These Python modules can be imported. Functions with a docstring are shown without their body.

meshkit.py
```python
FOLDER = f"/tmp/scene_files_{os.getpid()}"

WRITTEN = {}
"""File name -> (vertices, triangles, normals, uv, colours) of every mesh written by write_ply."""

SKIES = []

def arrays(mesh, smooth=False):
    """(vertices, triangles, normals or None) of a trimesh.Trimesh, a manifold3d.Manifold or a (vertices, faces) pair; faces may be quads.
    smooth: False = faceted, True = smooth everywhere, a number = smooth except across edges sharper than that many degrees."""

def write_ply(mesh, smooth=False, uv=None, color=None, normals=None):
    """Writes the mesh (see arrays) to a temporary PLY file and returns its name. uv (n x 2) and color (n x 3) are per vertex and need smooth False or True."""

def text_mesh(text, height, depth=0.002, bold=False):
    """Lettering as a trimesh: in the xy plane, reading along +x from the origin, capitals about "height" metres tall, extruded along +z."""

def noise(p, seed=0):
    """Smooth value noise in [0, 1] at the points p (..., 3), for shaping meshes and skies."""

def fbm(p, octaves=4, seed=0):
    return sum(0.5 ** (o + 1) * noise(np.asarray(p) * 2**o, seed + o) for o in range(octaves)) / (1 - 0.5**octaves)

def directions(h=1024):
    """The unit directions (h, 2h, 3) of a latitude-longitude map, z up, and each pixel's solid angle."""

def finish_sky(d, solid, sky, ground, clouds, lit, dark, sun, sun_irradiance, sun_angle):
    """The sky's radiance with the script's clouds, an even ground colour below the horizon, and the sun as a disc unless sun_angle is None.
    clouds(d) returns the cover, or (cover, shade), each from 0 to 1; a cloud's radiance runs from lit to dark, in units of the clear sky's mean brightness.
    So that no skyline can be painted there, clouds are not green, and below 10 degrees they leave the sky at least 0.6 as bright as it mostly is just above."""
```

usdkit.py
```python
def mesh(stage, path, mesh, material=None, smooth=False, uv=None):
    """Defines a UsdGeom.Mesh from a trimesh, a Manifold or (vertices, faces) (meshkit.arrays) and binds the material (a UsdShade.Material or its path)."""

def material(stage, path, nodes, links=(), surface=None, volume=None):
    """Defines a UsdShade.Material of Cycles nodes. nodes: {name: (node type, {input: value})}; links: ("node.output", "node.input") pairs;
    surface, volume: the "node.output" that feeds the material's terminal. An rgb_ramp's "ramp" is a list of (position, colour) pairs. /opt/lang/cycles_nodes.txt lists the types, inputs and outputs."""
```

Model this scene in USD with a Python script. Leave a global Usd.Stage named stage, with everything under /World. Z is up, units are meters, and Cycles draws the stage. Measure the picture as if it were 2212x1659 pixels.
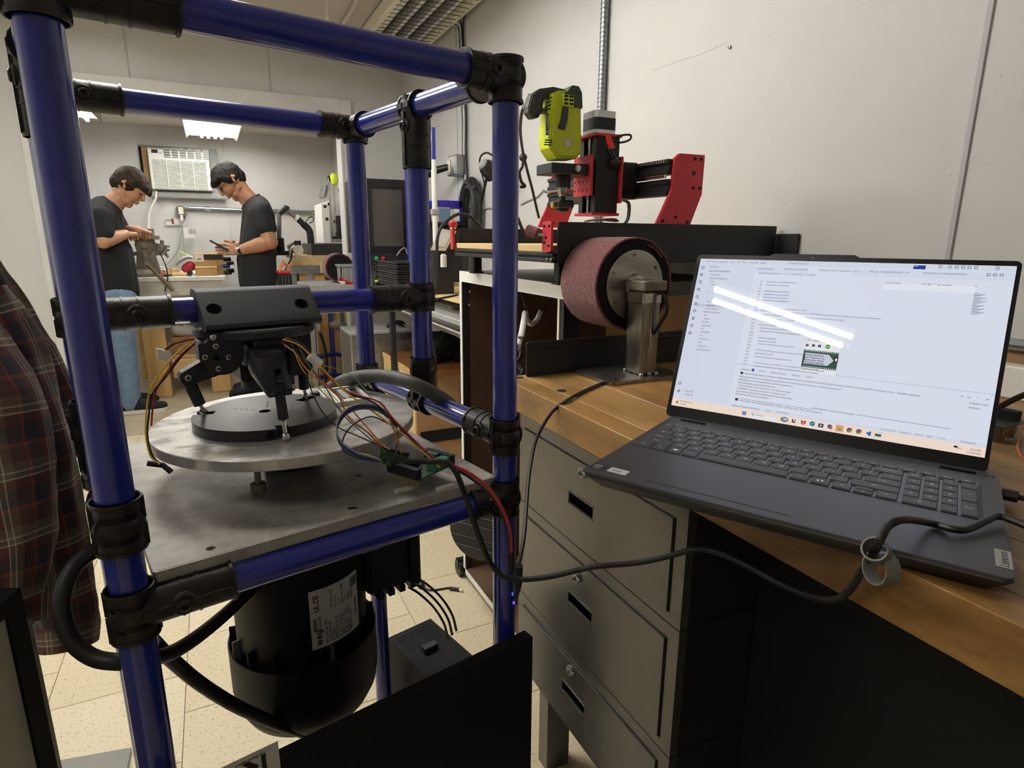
import math, random
import numpy as np
import trimesh
import manifold3d as m3
import usdkit, meshkit
from pxr import Usd, UsdGeom, Gf, Sdf, UsdLux
from scipy.spatial import ConvexHull

# ---------------------------------------------------------------- camera, exposure, light levels
stage = Usd.Stage.CreateInMemory()
UsdGeom.Xform.Define(stage, '/World')
cam = UsdGeom.Camera.Define(stage, '/World/camera')
_r, _u, _b = (0.8979,-0.4402,0.0059),(0.0982,0.2133,0.972),(-0.4291,-0.8722,0.2347)
cam.AddTransformOp().Set(Gf.Matrix4d(*_r, 0, *_u, 0, *_b, 0, 0, 0, 1.125, 1))
cam.CreateHorizontalApertureAttr(36.0)
cam.CreateVerticalApertureAttr(27.0)
cam.CreateFocalLengthAttr(36.0 * 1300 / 2212)
cam.CreateClippingRangeAttr(Gf.Vec2f(0.02, 100))
cam.CreateExposureAttr(-0.12)
TUBE = 46.0            # radiance of the fluorescent tubes (the only lamps, the added fixture included)
FAR_TUBE = 28.0        # tubes of the far room, set dimmer to keep the hair below from burning out
TUBE_COLOR = (1.0, 0.98, 0.94)
SCREEN = 0.92          # radiance of the laptop's white

# ---------------------------------------------------------------- helpers
rng = np.random.default_rng(7)
LOOKS = {}

def lin(h):
    if not isinstance(h, str):
        return tuple(h)
    v = [int(h[i:i + 2], 16) / 255 for i in (1, 3, 5)]
    return tuple(x / 12.92 if x <= .04045 else ((x + .055) / 1.055) ** 2.4 for x in v)

def mat(name, col, rough=.5, metal=0., col2=None, scale=20., amt=.5, bump=0., bscale=None, stretch=(1, 1, 1), spec=.5, coat=0., detail=4, lo=.35, hi=.65, rough2=None, sheen=0., obj=False, patch=None):
    """principled material whose colour runs between two tones along a noise in world space"""
    if name in LOOKS:
        return LOOKS[name]
    c1 = lin(col)
    nodes = {'p': ('principled_bsdf', {'roughness': rough, 'metallic': metal, 'specular_ior_level': spec, 'coat_weight': coat, 'coat_roughness': .08, 'sheen_weight': sheen})}
    links = []
    if col2 is None and not bump:
        nodes['p'][1]['base_color'] = c1
    else:
        nodes['g'] = ('texture_coordinate', {}) if obj else ('geometry', {})
        nodes['m'] = ('mapping', {'scale': tuple(scale * s for s in stretch)})
        nodes['n'] = ('noise_texture', {'scale': 1.0, 'detail': detail, 'roughness': .6})
        links += [('g.object' if obj else 'g.position', 'm.vector'), ('m.vector', 'n.vector')]
        if col2 is not None:
            c2 = lin(col2)
            nodes['r'] = ('rgb_ramp', {'ramp': [(0, c1), (lo, c1), (hi, c2), (1, c2)]})
            links += [('n.fac', 'r.fac'), ('r.color', 'p.base_color')]
        else:
            nodes['p'][1]['base_color'] = c1
        if rough2 is not None:
            nodes['q'] = ('map_range', {'from_min': lo, 'from_max': hi, 'to_min': rough, 'to_max': rough2, 'clamp': True})
            links += [('n.fac', 'q.value'), ('q.result', 'p.roughness')]
        if bump:
            nodes['mb'] = ('mapping', {'scale': tuple((bscale or scale) * s for s in stretch)})
            nodes['nb'] = ('noise_texture', {'scale': 1.0, 'detail': 5, 'roughness': .6})
            nodes['b'] = ('bump', {'strength': 1.0, 'distance': bump})
            links += [('g.object' if obj else 'g.position', 'mb.vector'), ('mb.vector', 'nb.vector'), ('nb.fac', 'b.height'), ('b.normal', 'p.normal')]
    if patch:                                    # broad stains: (scale, tone, lo, hi, stretch)
        sc, c3, plo, phi, pst = patch
        nodes['pm'] = ('mapping', {'scale': tuple(sc * s for s in pst), 'location': (3.1, 1.7, .4)})
        nodes['pn'] = ('noise_texture', {'scale': 1.0, 'detail': 7, 'roughness': .68})
        nodes['pr'] = ('map_range', {'from_min': plo, 'from_max': phi, 'to_min': 0., 'to_max': 1., 'clamp': True})
        nodes['px'] = ('mix_color', {'blend_type': 'mix', 'b': lin(c3)})
        links = [q for q in links if q != ('r.color', 'p.base_color')]
        links += [('g.position', 'pm.vector'), ('pm.vector', 'pn.vector'), ('pn.fac', 'pr.value'), ('pr.result', 'px.fac'), ('r.color', 'px.a'), ('px.result', 'p.base_color')]
    LOOKS[name] = usdkit.material(stage, '/World/Looks/' + name, nodes, links, surface='p.BSDF')
    return LOOKS[name]

def glow(name, col, strength, rough=None):
    if name not in LOOKS:
        if rough is None:
            LOOKS[name] = usdkit.material(stage, '/World/Looks/' + name, {'e': ('emission', {'color': lin(col), 'strength': strength})}, surface='e.emission')
        else:
            LOOKS[name] = usdkit.material(stage, '/World/Looks/' + name, {'p': ('principled_bsdf', {'base_color': (.01, .01, .012), 'roughness': rough, 'emission_color': lin(col), 'emission_strength': strength})}, surface='p.BSDF')
    return LOOKS[name]

USED = {}
THINGS = []

def numbered(parent, name):
    k = USED.get((parent, name), 0)
    USED[(parent, name)] = k + 1
    return name if k == 0 else f'{name}_{k:03d}'

def keys(prim, **kw):
    for k, v in kw.items():
        if v is not None:
            prim.SetCustomDataByKey(k, v)

class T:
    """a thing: its parts are collected in world coordinates and written under an Xform at the thing's base"""
    def __init__(self, name, label=None, cat=None, group=None, kind=None, rotz=0.):
        self.path = '/World/' + numbered('', name)
        self.meta = dict(label=label, category=cat, group=group, kind=kind)
        self.rotz, self.parts = rotz, []
        THINGS.append(self)
    def p(self, name, mesh, m, under='', smooth=35, label=None, kind=None, uv=None):
        rel = under + '/' + numbered(self.path + under, name)
        nf = len(mesh[1]) if isinstance(mesh, tuple) else 999
        if nf <= 48 or 'print' in name or 'text' in name or name == 'legend':
            smooth = False                       # flat faced pieces
        elif 'blob' in name or nf > 9000:
            smooth = True
        self.parts.append((rel, mesh, m, smooth, label, kind, uv))
        return rel
    def write(self):
        allv = np.vstack([meshkit.arrays(q[1])[0] for q in self.parts])
        lo, hi = allv.min(0), allv.max(0)
        base = np.array([(lo[0] + hi[0]) / 2, (lo[1] + hi[1]) / 2, lo[2]])
        x = UsdGeom.Xform.Define(stage, self.path)
        x.AddTranslateOp().Set(Gf.Vec3d(*map(float, base)))
        if self.rotz:
            x.AddRotateZOp().Set(self.rotz)
        c, s = math.cos(-math.radians(self.rotz)), math.sin(-math.radians(self.rotz))
        Rm = np.array([[c, -s, 0], [s, c, 0], [0, 0, 1]])
        keys(x.GetPrim(), **self.meta)
        for rel, mesh, m, smooth, label, kind, uv in self.parts:
            v, f, n = meshkit.arrays(mesh, False)
            v = (v - base) @ Rm.T
            pr = usdkit.mesh(stage, self.path + rel, (v, f), m, True if uv is not None else smooth, uv).GetPrim()
            keys(pr, label=label, kind=kind)

def solo(name, mesh, m, label=None, cat=None, group=None, kind=None, smooth=35, uv=None):
    """a thing of one mesh, its origin at its base"""
    path = '/World/' + numbered('', name)
    v, f, n = meshkit.arrays(mesh, False)
    lo, hi = v.min(0), v.max(0)
    base = np.array([(lo[0] + hi[0]) / 2, (lo[1] + hi[1]) / 2, lo[2]])
    g = usdkit.mesh(stage, path, (v - base, f), m, True if uv is not None else smooth, uv)
    g.AddTranslateOp().Set(Gf.Vec3d(*map(float, base)))
    keys(g.GetPrim(), label=label, category=cat, group=group, kind=kind)
    return g

def cat(*ms):
    vs, fs, k = [], [], 0
    for m in ms:
        if m is None:
            continue
        v, f, _ = meshkit.arrays(m, False)
        vs.append(v); fs.append(f + k); k += len(v)
    return np.vstack(vs), np.vstack(fs)

def hull(pts):
    h = trimesh.convex.convex_hull(np.asarray(pts, float))
    return np.array(h.vertices), np.array(h.faces)

def box(x0, x1, y0, y1, z0, z1, b=.0):
    x0, x1 = min(x0, x1), max(x0, x1); y0, y1 = min(y0, y1), max(y0, y1); z0, z1 = min(z0, z1), max(z0, z1)
    b = min(b, (x1 - x0) * .45, (y1 - y0) * .45, (z1 - z0) * .45)
    P = []
    for X, sx in ((x0, 1), (x1, -1)):
        for Y, sy in ((y0, 1), (y1, -1)):
            for Z, sz in ((z0, 1), (z1, -1)):
                if b <= 0:
                    P.append((X, Y, Z))
                else:
                    P += [(X, Y + sy * b, Z + sz * b), (X + sx * b, Y, Z + sz * b), (X + sx * b, Y + sy * b, Z)]
    return hull(P)

def frame_of(d):
    d = np.asarray(d, float); d = d / np.linalg.norm(d)
    a = np.cross(d, (0, 0, 1.)) if abs(d[2]) < .95 else np.cross(d, (1., 0, 0))
    a /= np.linalg.norm(a)
    return d, a, np.cross(d, a)

def rings(P, R, A, B, sec, caps=True, flat=1.0):
    ang = np.linspace(0, 2 * np.pi, sec, endpoint=False)
    P, R = np.asarray(P, float), np.broadcast_to(np.asarray(R, float), (len(P),))
    v = P[:, None] + R[:, None, None] * (np.cos(ang)[None, :, None] * A[:, None] + flat * np.sin(ang)[None, :, None] * B[:, None])
    n = len(P)
    i, j = np.meshgrid(np.arange(n - 1), np.arange(sec), indexing='ij')
    q = np.stack([i * sec + j, i * sec + (j + 1) % sec, (i + 1) * sec + (j + 1) % sec, (i + 1) * sec + j], -1).reshape(-1, 4)
    f = np.vstack([q[:, [0, 1, 2]], q[:, [0, 2, 3]]])
    v = v.reshape(-1, 3)
    if caps:
        k = len(v)
        v = np.vstack([v, P[0], P[-1]])
        jj = np.arange(sec)
        f = np.vstack([f, np.stack([np.full(sec, k), (jj + 1) % sec, jj], 1), np.stack([np.full(sec, k + 1), (n - 1) * sec + jj, (n - 1) * sec + (jj + 1) % sec], 1)])
    return v, f

def cyl(p0, p1, r, r2=None, sec=20):
    d, a, b = frame_of(np.subtract(p1, p0))
    return rings([p0, p1], [r, r if r2 is None else r2], np.array([a, a]), np.array([b, b]), sec)

def lathe(o, d, prof, sec=28):
    """prof: (distance along d, radius)"""
    d, a, b = frame_of(d)
    P = [np.asarray(o, float) + d * t for t, _ in prof]
    return rings(P, [max(r, 1e-5) for _, r in prof], np.array([a] * len(prof)), np.array([b] * len(prof)), sec, caps=tuple(prof[0]) != tuple(prof[-1]))

def ring(o, d, r0, r1, w, sec=28):
    return lathe(o, d, [(0, r0), (0, r1), (w, r1), (w, r0), (0, r0)], sec)

def spline(pts, n=6):
    P = np.asarray(pts, float)
    if len(P) < 3:
        return P
    Q = np.vstack([2 * P[0] - P[1], P, 2 * P[-1] - P[-2]])
    out = []
    for i in range(1, len(Q) - 2):
        a, b, c, d = Q[i - 1], Q[i], Q[i + 1], Q[i + 2]
        for t in np.linspace(0, 1, n, endpoint=False):
            out.append(.5 * (2 * b + (c - a) * t + (2 * a - 5 * b + 4 * c - d) * t * t + (3 * b - a - 3 * c + d) * t ** 3))
    return np.vstack([out, P[-1]])

def tube(pts, r, sec=8, n=6, flat=1.0, smooth=True):
    P = spline(pts, n) if smooth else np.asarray(pts, float)
    if np.ndim(r):
        r = np.interp(np.linspace(0, 1, len(P)), np.linspace(0, 1, len(r)), r)
    tan = np.gradient(P, axis=0)
    tan /= np.maximum(np.linalg.norm(tan, axis=1, keepdims=True), 1e-9)
    _, a, _ = frame_of(tan[0])
    As, Bs = [], []
    for t in tan:
        a = a - t * (a @ t); a /= np.linalg.norm(a)
        As.append(a.copy()); Bs.append(np.cross(t, a))
    return rings(P, r, np.array(As), np.array(Bs), sec, flat=flat)

def prism(poly, o, ex, ey, ez, t0, t1):
    """2D outline (shapely or point list) extruded from t0 to t1 along ez at origin o"""
    from shapely.geometry import Polygon
    pg = poly if hasattr(poly, 'exterior') else Polygon(poly)
    m = trimesh.creation.extrude_polygon(pg, t1 - t0, engine='earcut')
    v = np.array(m.vertices); v[:, 2] += t0
    o, ex, ey, ez = (np.asarray(k, float) for k in (o, ex, ey, ez))
    w = o + v[:, :1] * ex + v[:, 1:2] * ey + v[:, 2:] * ez
    f = np.array(m.faces)
    if np.cross(ex, ey) @ ez < 0:
        f = f[:, ::-1]
    return w, f

def sheet(grid, t=.002):
    """a grid (n, m, 3) of points as a thin solid sheet"""
    g = np.asarray(grid, float); n, m, _ = g.shape
    du = np.gradient(g, axis=0); dv = np.gradient(g, axis=1)
    nn = np.cross(du, dv); nn /= np.maximum(np.linalg.norm(nn, axis=2, keepdims=True), 1e-9)
    top, bot = (g + nn * t / 2).reshape(-1, 3), (g - nn * t / 2).reshape(-1, 3)
    i, j = np.meshgrid(np.arange(n - 1), np.arange(m - 1), indexing='ij')
    q = np.stack([i * m + j, (i + 1) * m + j, (i + 1) * m + j + 1, i * m + j + 1], -1).reshape(-1, 4)
    k = n * m
    edge = [(a * m, (a + 1) * m) for a in range(n - 1)] + [((n - 1) * m + b, (n - 1) * m + b + 1) for b in range(m - 1)] + [((a + 1) * m + m - 1, a * m + m - 1) for a in range(n - 1)] + [(b + 1, b) for b in range(m - 1)]
    e = np.array([(b, a, a + k, b + k) for a, b in edge])
    q = np.vstack([q, q[:, ::-1] + k, e])
    return np.vstack([top, bot]), np.vstack([q[:, [0, 1, 2]], q[:, [0, 2, 3]]])

GLYPH = {}
def word(s, bold=False):
    """lettering with capitals .01 tall from cached letters"""
    vs, fs, x, k = [], [], 0., 0
    for ch in s:
        if ch == ' ':
            x += .0042
            continue
        if (ch, bold) not in GLYPH:
            m = meshkit.text_mesh(ch, .01, .01, bold)
            GLYPH[(ch, bold)] = np.array(m.vertices), np.array(m.faces)
        v, f = GLYPH[(ch, bold)]
        lo = v[:, 0].min()
        vs.append(v + (x - lo, 0, 0)); fs.append(f + k)
        k += len(v); x += v[:, 0].max() - lo + .0014
    return np.vstack(vs), np.vstack(fs)

def text(s, o, ex, ey, h=None, width=None, t=.0003, bold=False, center=False):
    """flat lettering starting at o, reading along ex, up along ey; capitals h tall and, if given, width wide"""
    ex, ey = np.asarray(ex, float), np.asarray(ey, float)
    v, ff = word(s, bold)
    w0 = v[:, 0].max()
    sx = sy = (h or .01) / .01
    if width is not None:
        sx = width / w0
        if h is None:
            sy = sx
    x = v[:, 0] * sx - (w0 * sx / 2 if center else 0)
    y = v[:, 1] * sy - ((h or .01 * sy) / 2 if center else 0)
    z = v[:, 2] / .01 * t
    return np.asarray(o, float) + x[:, None] * ex + y[:, None] * ey + z[:, None] * np.cross(ex, ey), ff

def move(mesh, d):
    return mesh[0] + np.asarray(d, float), mesh[1]

def rot(mesh, o, axis, deg):
    Rm = trimesh.transformations.rotation_matrix(math.radians(deg), axis, o)
    return mesh[0] @ Rm[:3, :3].T + Rm[:3, 3], mesh[1]

def screw(o, d, r=.003, h=.0015, hexr=None):
    """a button head with a socket"""
    d = np.asarray(d, float) / np.linalg.norm(d); s = r * .5
    return lathe(np.asarray(o, float) - d * .0005, d, [(0, 0), (0, r), (h * .6 + .0005, r), (h + .0005, r * .75), (h + .0005, s), (h * .3, s), (h * .3, 0)], 14)

def blob(bones, edge=.008, it=8, seg=20):
    """one continuous surface around bones (p, rp, q, rq)"""
    ms = []
    for p, rp, q, rq in bones:
        a = m3.Manifold.sphere(rp, seg).translate(tuple(map(float, p)))
        b = m3.Manifold.sphere(rq, seg).translate(tuple(map(float, q)))
        ms.append(m3.Manifold.batch_hull([a, b]))
    m = m3.Manifold.batch_boolean(ms, m3.OpType.Add).refine_to_length(edge)
    me = m.to_mesh()
    tm = trimesh.Trimesh(me.vert_properties[:, :3], me.tri_verts, process=True)
    trimesh.smoothing.filter_taubin(tm, .5, .52, iterations=it)
    return np.array(tm.vertices), np.array(tm.faces)

# the pipe frame stands turned 11.2 degrees in the room: its own axes
CA = math.radians(11.18865)
UX = np.array([math.cos(CA), math.sin(CA), 0.]); UY = np.array([-math.sin(CA), math.cos(CA), 0.]); UZ = np.array([0, 0, 1.])
CO = np.array([-.0874, .538, 0.])

def cg(u, v, z):
    return CO + u * UX + v * UY + z * UZ

def cmesh(m):
    """a mesh written in the frame's own axes, put in the room"""
    v, f, _ = meshkit.arrays(m, False)
    return CO + v[:, :1] * UX + v[:, 1:2] * UY + v[:, 2:] * UZ, f

# ---------------------------------------------------------------- materials
WALL = mat('painted_wall', '#cfcecb', .6, col2='#c6c5c2', scale=1.3, bump=.0010, bscale=14)
WALL2 = mat('painted_wall_far', '#cfcecb', .62, col2='#c6c5c2', scale=1.1, bump=.001, bscale=10)
CEIL = mat('ceiling_paint', '#cbc6bc', .7, col2='#c2bdb3', scale=1.5)
TRIM = mat('trim_paint', '#d9d8d4', .5, col2='#d0cfcb', scale=6)
SEAM = mat('seam_grey', '#b4b4b4', .6)
TILE = [mat('vinyl_tile_%d' % i, c, .42, col2=d, scale=130, lo=.56, hi=.70, detail=3) for i, (c, d) in enumerate((('#dbcdae', '#ab976c'), ('#d7c9a9', '#a69167'), ('#dfd2b4', '#b09c72')))]
GROUT = mat('tile_joint', '#8b8069', .8)
CONC = mat('concrete', '#b7a98e', .6, col2='#a5967b', scale=5, bump=.0005, bscale=40)
BLUE = mat('blue_pipe_coat', '#1f2a86', .22, col2='#222f92', scale=9, coat=.6, spec=.6)
IRON = mat('black_joint_metal', '#26231f', .42, .35, '#3d3833', 60, bump=.0004, bscale=160, lo=.45, hi=.75)
IRONB = mat('bolt_black', '#3a3733', .35, .7)
IRONW = mat('worn_joint_metal', '#2c2926', .36, .6, '#8f8a80', 45, bump=.0004, bscale=120, lo=.5, hi=.72)
ALU = mat('plate_aluminium', '#bdb9b2', .34, .18, '#a09c95', 40, lo=.35, hi=.7, rough2=.46, bump=.00012, bscale=260, patch=(11, '#79736b', .50, .72, (1, 1, 1)))
ALUD = mat('turned_aluminium', '#d4d2ce', .24, .6, '#b5b1ab', 26, lo=.40, hi=.60, rough2=.5, stretch=(1, 2.2, 1), patch=(14, '#a09b95', .52, .66, (.7, 1.6, 1)))  # pale and grey tones of the noise stand in for lamp highlights
ALUE = mat('aluminium_edge', '#b6b4b0', .3, .9)
STEEL = mat('bright_steel', '#c6c4c0', .22, 1.)
STEELD = mat('brushed_steel', '#9b968e', .34, .95, '#77726a', 24, stretch=(4, 4, .7), lo=.4, hi=.68)
BLK = mat('black_plastic', '#161616', .45)
BLKM = mat('black_matt', '#101011', .7, spec=.25)
BLKP = mat('black_powder_coat', '#1b1c1e', .55, bump=.0002, bscale=400)
BLKG = mat('black_motor_paint', '#0b0b0c', .5, col2='#0f0f10', scale=30, spec=.25)
PRINT = mat('printed_black', '#1f1f20', .36, bump=.00012, bscale=500, stretch=(.2, .2, 3))
PRINTG = mat('printed_charcoal', '#2a2b2d', .6, bump=.0001, bscale=500)
RUB = mat('rubber_cable', '#191918', .5, bump=.0002, bscale=200)
RUBG = mat('dusty_rubber_hose', '#3a3937', .6, col2='#55534e', scale=30, bump=.0003, bscale=150)
WHITEP = mat('white_plastic', '#e6e3da', .4)
WHITEC = mat('white_enamel', '#eeede6', .35)
CREAM = mat('cream_plastic', '#e2dcc8', .45)
WOODB = [mat('bench_wood_%d' % i, c, .40, col2=d, scale=30, stretch=(1, .14, 1), lo=.3, hi=.7, detail=8, bump=.0006, bscale=60, patch=(9, e, .46, .70, (1, .5, 1))) for i, (c, d, e) in enumerate((('#b0854d', '#886233', '#57432a'), ('#a87c44', '#7f592c', '#4f3c25'), ('#b78f59', '#8f6a3c', '#624d31')))]
PINE = mat('pine', '#d8b47a', .55, col2='#c39a5c', scale=22, stretch=(1, 1, .12), lo=.35, hi=.65)
PINEX = mat('pine_along', '#dcbd88', .55, col2='#c6a066', scale=22, stretch=(.12, 1, 1), lo=.35, hi=.65)
PLY = mat('plywood', '#d9bd8c', .55, col2='#c8a873', scale=18, stretch=(1, .2, 1))
OAK = mat('stained_board', '#8d5a2c', .4, col2='#6e4320', scale=12, stretch=(.3, 1, 1))
BROWN = mat('brown_hardboard', '#5b4330', .7, col2='#523b29', scale=9)
BROWNL = mat('tan_hardboard', '#9a7650', .75, col2='#8c6a46', scale=8)
CARD = mat('cardboard', '#b58f5e', .8, col2='#aa8453', scale=15)
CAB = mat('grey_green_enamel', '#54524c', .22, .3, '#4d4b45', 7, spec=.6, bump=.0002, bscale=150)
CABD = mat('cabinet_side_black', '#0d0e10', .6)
RED = mat('red_anodised', '#c9353f', .38, .2)
REDP = mat('red_plastic', '#c2252b', .4)
REDB = mat('red_signal', '#ee3b22', .45)
FELT = mat('maroon_abrasive', '#7d4141', .95, col2='#5f2d30', scale=120, bump=.004, bscale=190, lo=.3, hi=.7, sheen=.3)
LIME = mat('lime_plastic', '#c8d61f', .42)
LIMEG = mat('lime_fluorescent', '#dff53a', .5)
DRILLG = mat('tool_overmould', '#42433f', .6)
GREYP = mat('grey_plastic', '#9a9b99', .45)
GREYM = mat('grey_steel_paint', '#7d7c78', .42, .3)
CONDUIT = mat('galvanised_conduit', '#8b9197', .35, .7)
LAP = mat('laptop_grey_metal', '#4b4b4f', .42, .45)
LAPE = mat('laptop_edge_metal', '#6a6a6e', .25, .8)
KEYM = mat('key_grey', '#3b3b3f', .5)
BEZ = mat('bezel_black', '#0b0c0e', .25)
LEG = mat('legend_white', '#e8e8e8', .5)
PCB = mat('circuit_green', '#27412f', .4, col2='#3e5a40', scale=160, lo=.45, hi=.55)
PCBB = mat('circuit_black', '#22241f', .45)
GOLD = mat('header_pins', '#b39a55', .3, .9)
GREENT = mat('terminal_green', '#3a7a60', .45)
INK = mat('ink_black', '#151515', .6)
INKG = mat('ink_grey', '#6b6b6b', .6)
PAPER = mat('label_paper', '#d4d2cd', .55)
DENIM = mat('washed_denim', '#7c92ab', .85, col2='#5f7894', scale=16, bump=.004, bscale=30, lo=.3, hi=.7)
TEE = mat('black_tee', '#151517', .85, bump=.004, bscale=24)
POLO = mat('charcoal_polo', '#1f2022', .85, bump=.003, bscale=22)
PANT = mat('black_trousers', '#17181b', .85, bump=.003, bscale=22)
SKIN = mat('skin_light', '#c99878', .5, col2='#bf8c6e', scale=30)
SKIN2 = mat('skin_tan', '#b98768', .5, col2='#ad7b5d', scale=30)
HAIR = mat('hair_brown', '#251d16', .7, spec=.2, col2='#3c3025', scale=60, stretch=(1, 1, .3), bump=.006, bscale=90)
HAIR2 = mat('hair_black', '#141211', .7, spec=.2, col2='#2a2522', scale=60, stretch=(1, 1, .3), bump=.006, bscale=90)
CAST = mat('cast_iron', '#6b655b', .5, .45, '#8b8478', 40, bump=.001, bscale=90)
W_RED = mat('wire_red', '#b0282e', .45); W_YEL = mat('wire_yellow', '#d7b23c', .45); W_BLK = mat('wire_black', '#1b1b1b', .45)
W_GRN = mat('wire_green', '#3f7a4e', .45); W_BLU = mat('wire_blue', '#46518f', .45); W_PUR = mat('wire_purple', '#7a6b8f', .45); W_ORG = mat('wire_orange', '#d07a3a', .45)
TUBEM = glow('fluorescent_tube', TUBE_COLOR, TUBE)
TUBEF = glow('fluorescent_tube_far', TUBE_COLOR, FAR_TUBE)
GALV = mat('galvanised_steel', '#a3a3a0', .35, .8, '#8b8b88', 30)
VIOLET = glow('violet_led', '#4a3dff', 2.5)

# ---------------------------------------------------------------- the room
WX, YB, ZC = 1.24, 4.14, 2.235         # right wall, partition wall, ceiling
XL, YN = -2.3, -1.9                    # left wall and the wall behind the camera
FY, FX0, FX1, FZ = 5.85, -1.35, 1.079, 1.975   # far room: back wall, side walls, ceiling

f = T('floor', kind='structure')
f.p('screed', box(XL, WX, YN, 3.95, -.06, -.0025), GROUT)
f.p('near_slab', box(XL, WX, YN, .55, -.0025, 0), TILE[0])
f.p('side_slab', box(XL, -1.39, .55, 3.95, -.0025, 0), TILE[1])
S = .3048
for i in range(9):
    x0 = -.470 + (i - 3) * S
    off = (1.456 if (i - 3) % 2 else 1.605)
    for j in range(-4, 9):
        y0, y1 = off + j * S, off + (j + 1) * S
        y0, y1 = max(y0, .55), min(y1, 3.95)
        xa, xb = max(x0, -1.39), min(x0 + S, WX)
        if y1 - y0 < .02 or xb - xa < .02:
            continue
        g = .0009
        f.p('tile', box(xa + g, xb - g, y0 + g, y1 - g, -.0025, 0, .0006), TILE[int(rng.integers(3))])
f.p('far_slab', box(-1.6, 1.3, 3.95, FY + .1, -.06, -.001), CONC)

w = T('wall_right', kind='structure')
w.p('wall_panel', box(WX, WX + .1, YN, YB + .12, 0, ZC), WALL)
# flaked paint and filler smears on the right wall
chips = []
for (py, pz, n, sp) in ((1.24,1.7205,1.6358)[1:] + (14, .10), (1.24,1.063,1.5889)[1:] + (22, .09), (1.24,1.0791,1.5264)[1:] + (12, .05), (1.24,1.466,1.4836)[1:] + (16, .06), (1.24,1.0688,1.3561)[1:] + (18, .08), (1.24,1.2199,1.442)[1:] + (14, .12), (1.24,1.4569,1.3952)[1:] + (10, .03), (1.24,0.6465,1.3894)[1:] + (12, .05), (1.24,0.6449,1.2537)[1:] + (8, .04), (1.24,1.0439,1.2198)[1:] + (10, .04), (1.24,1.1738,1.1925)[1:] + (6, .03)):
    for k in range(n):
        y, z = py + rng.normal() * sp * .5, pz + rng.normal() * sp
        r = abs(rng.normal()) * .0026 + .0010
        chips.append(lathe((WX + .0002, y, z), (-1, 0, 0), [(0, 0), (0, r), (.0006, r * .6), (.0007, 0)], 7))
w.p('paint_blister', cat(*chips), WALL, kind='stuff')
w.p('nail', lathe((1.24,1.2732,1.6017), (-1, 0, 0), [(0, 0), (0, .004), (.006, .004), (.007, 0)], 10), STEELD)
w.p('crack', tube([(WX, y, z) for _, y, z in [(1.24,1.5816,1.6159),(1.24,1.519,1.6143),(1.24,1.4604,1.6153),(1.24,1.4046,1.6115),(1.24,1.3524,1.6125),(1.24,1.2874,1.6159)]], .0007, 5), SEAM)
for px in ((1.24,0.6734,1.3267),):
    solo('trim', box(WX - .004, WX, px[1] - .005, px[1] + .005, .9, ZC, .001), SEAM, kind='structure')
sm = (1.24,3.1941,1.3566)
solo('trim', box(WX - .003, WX, sm[1] - .004, sm[1] + .004, .4, ZC, .001), SEAM, kind='structure')

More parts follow.
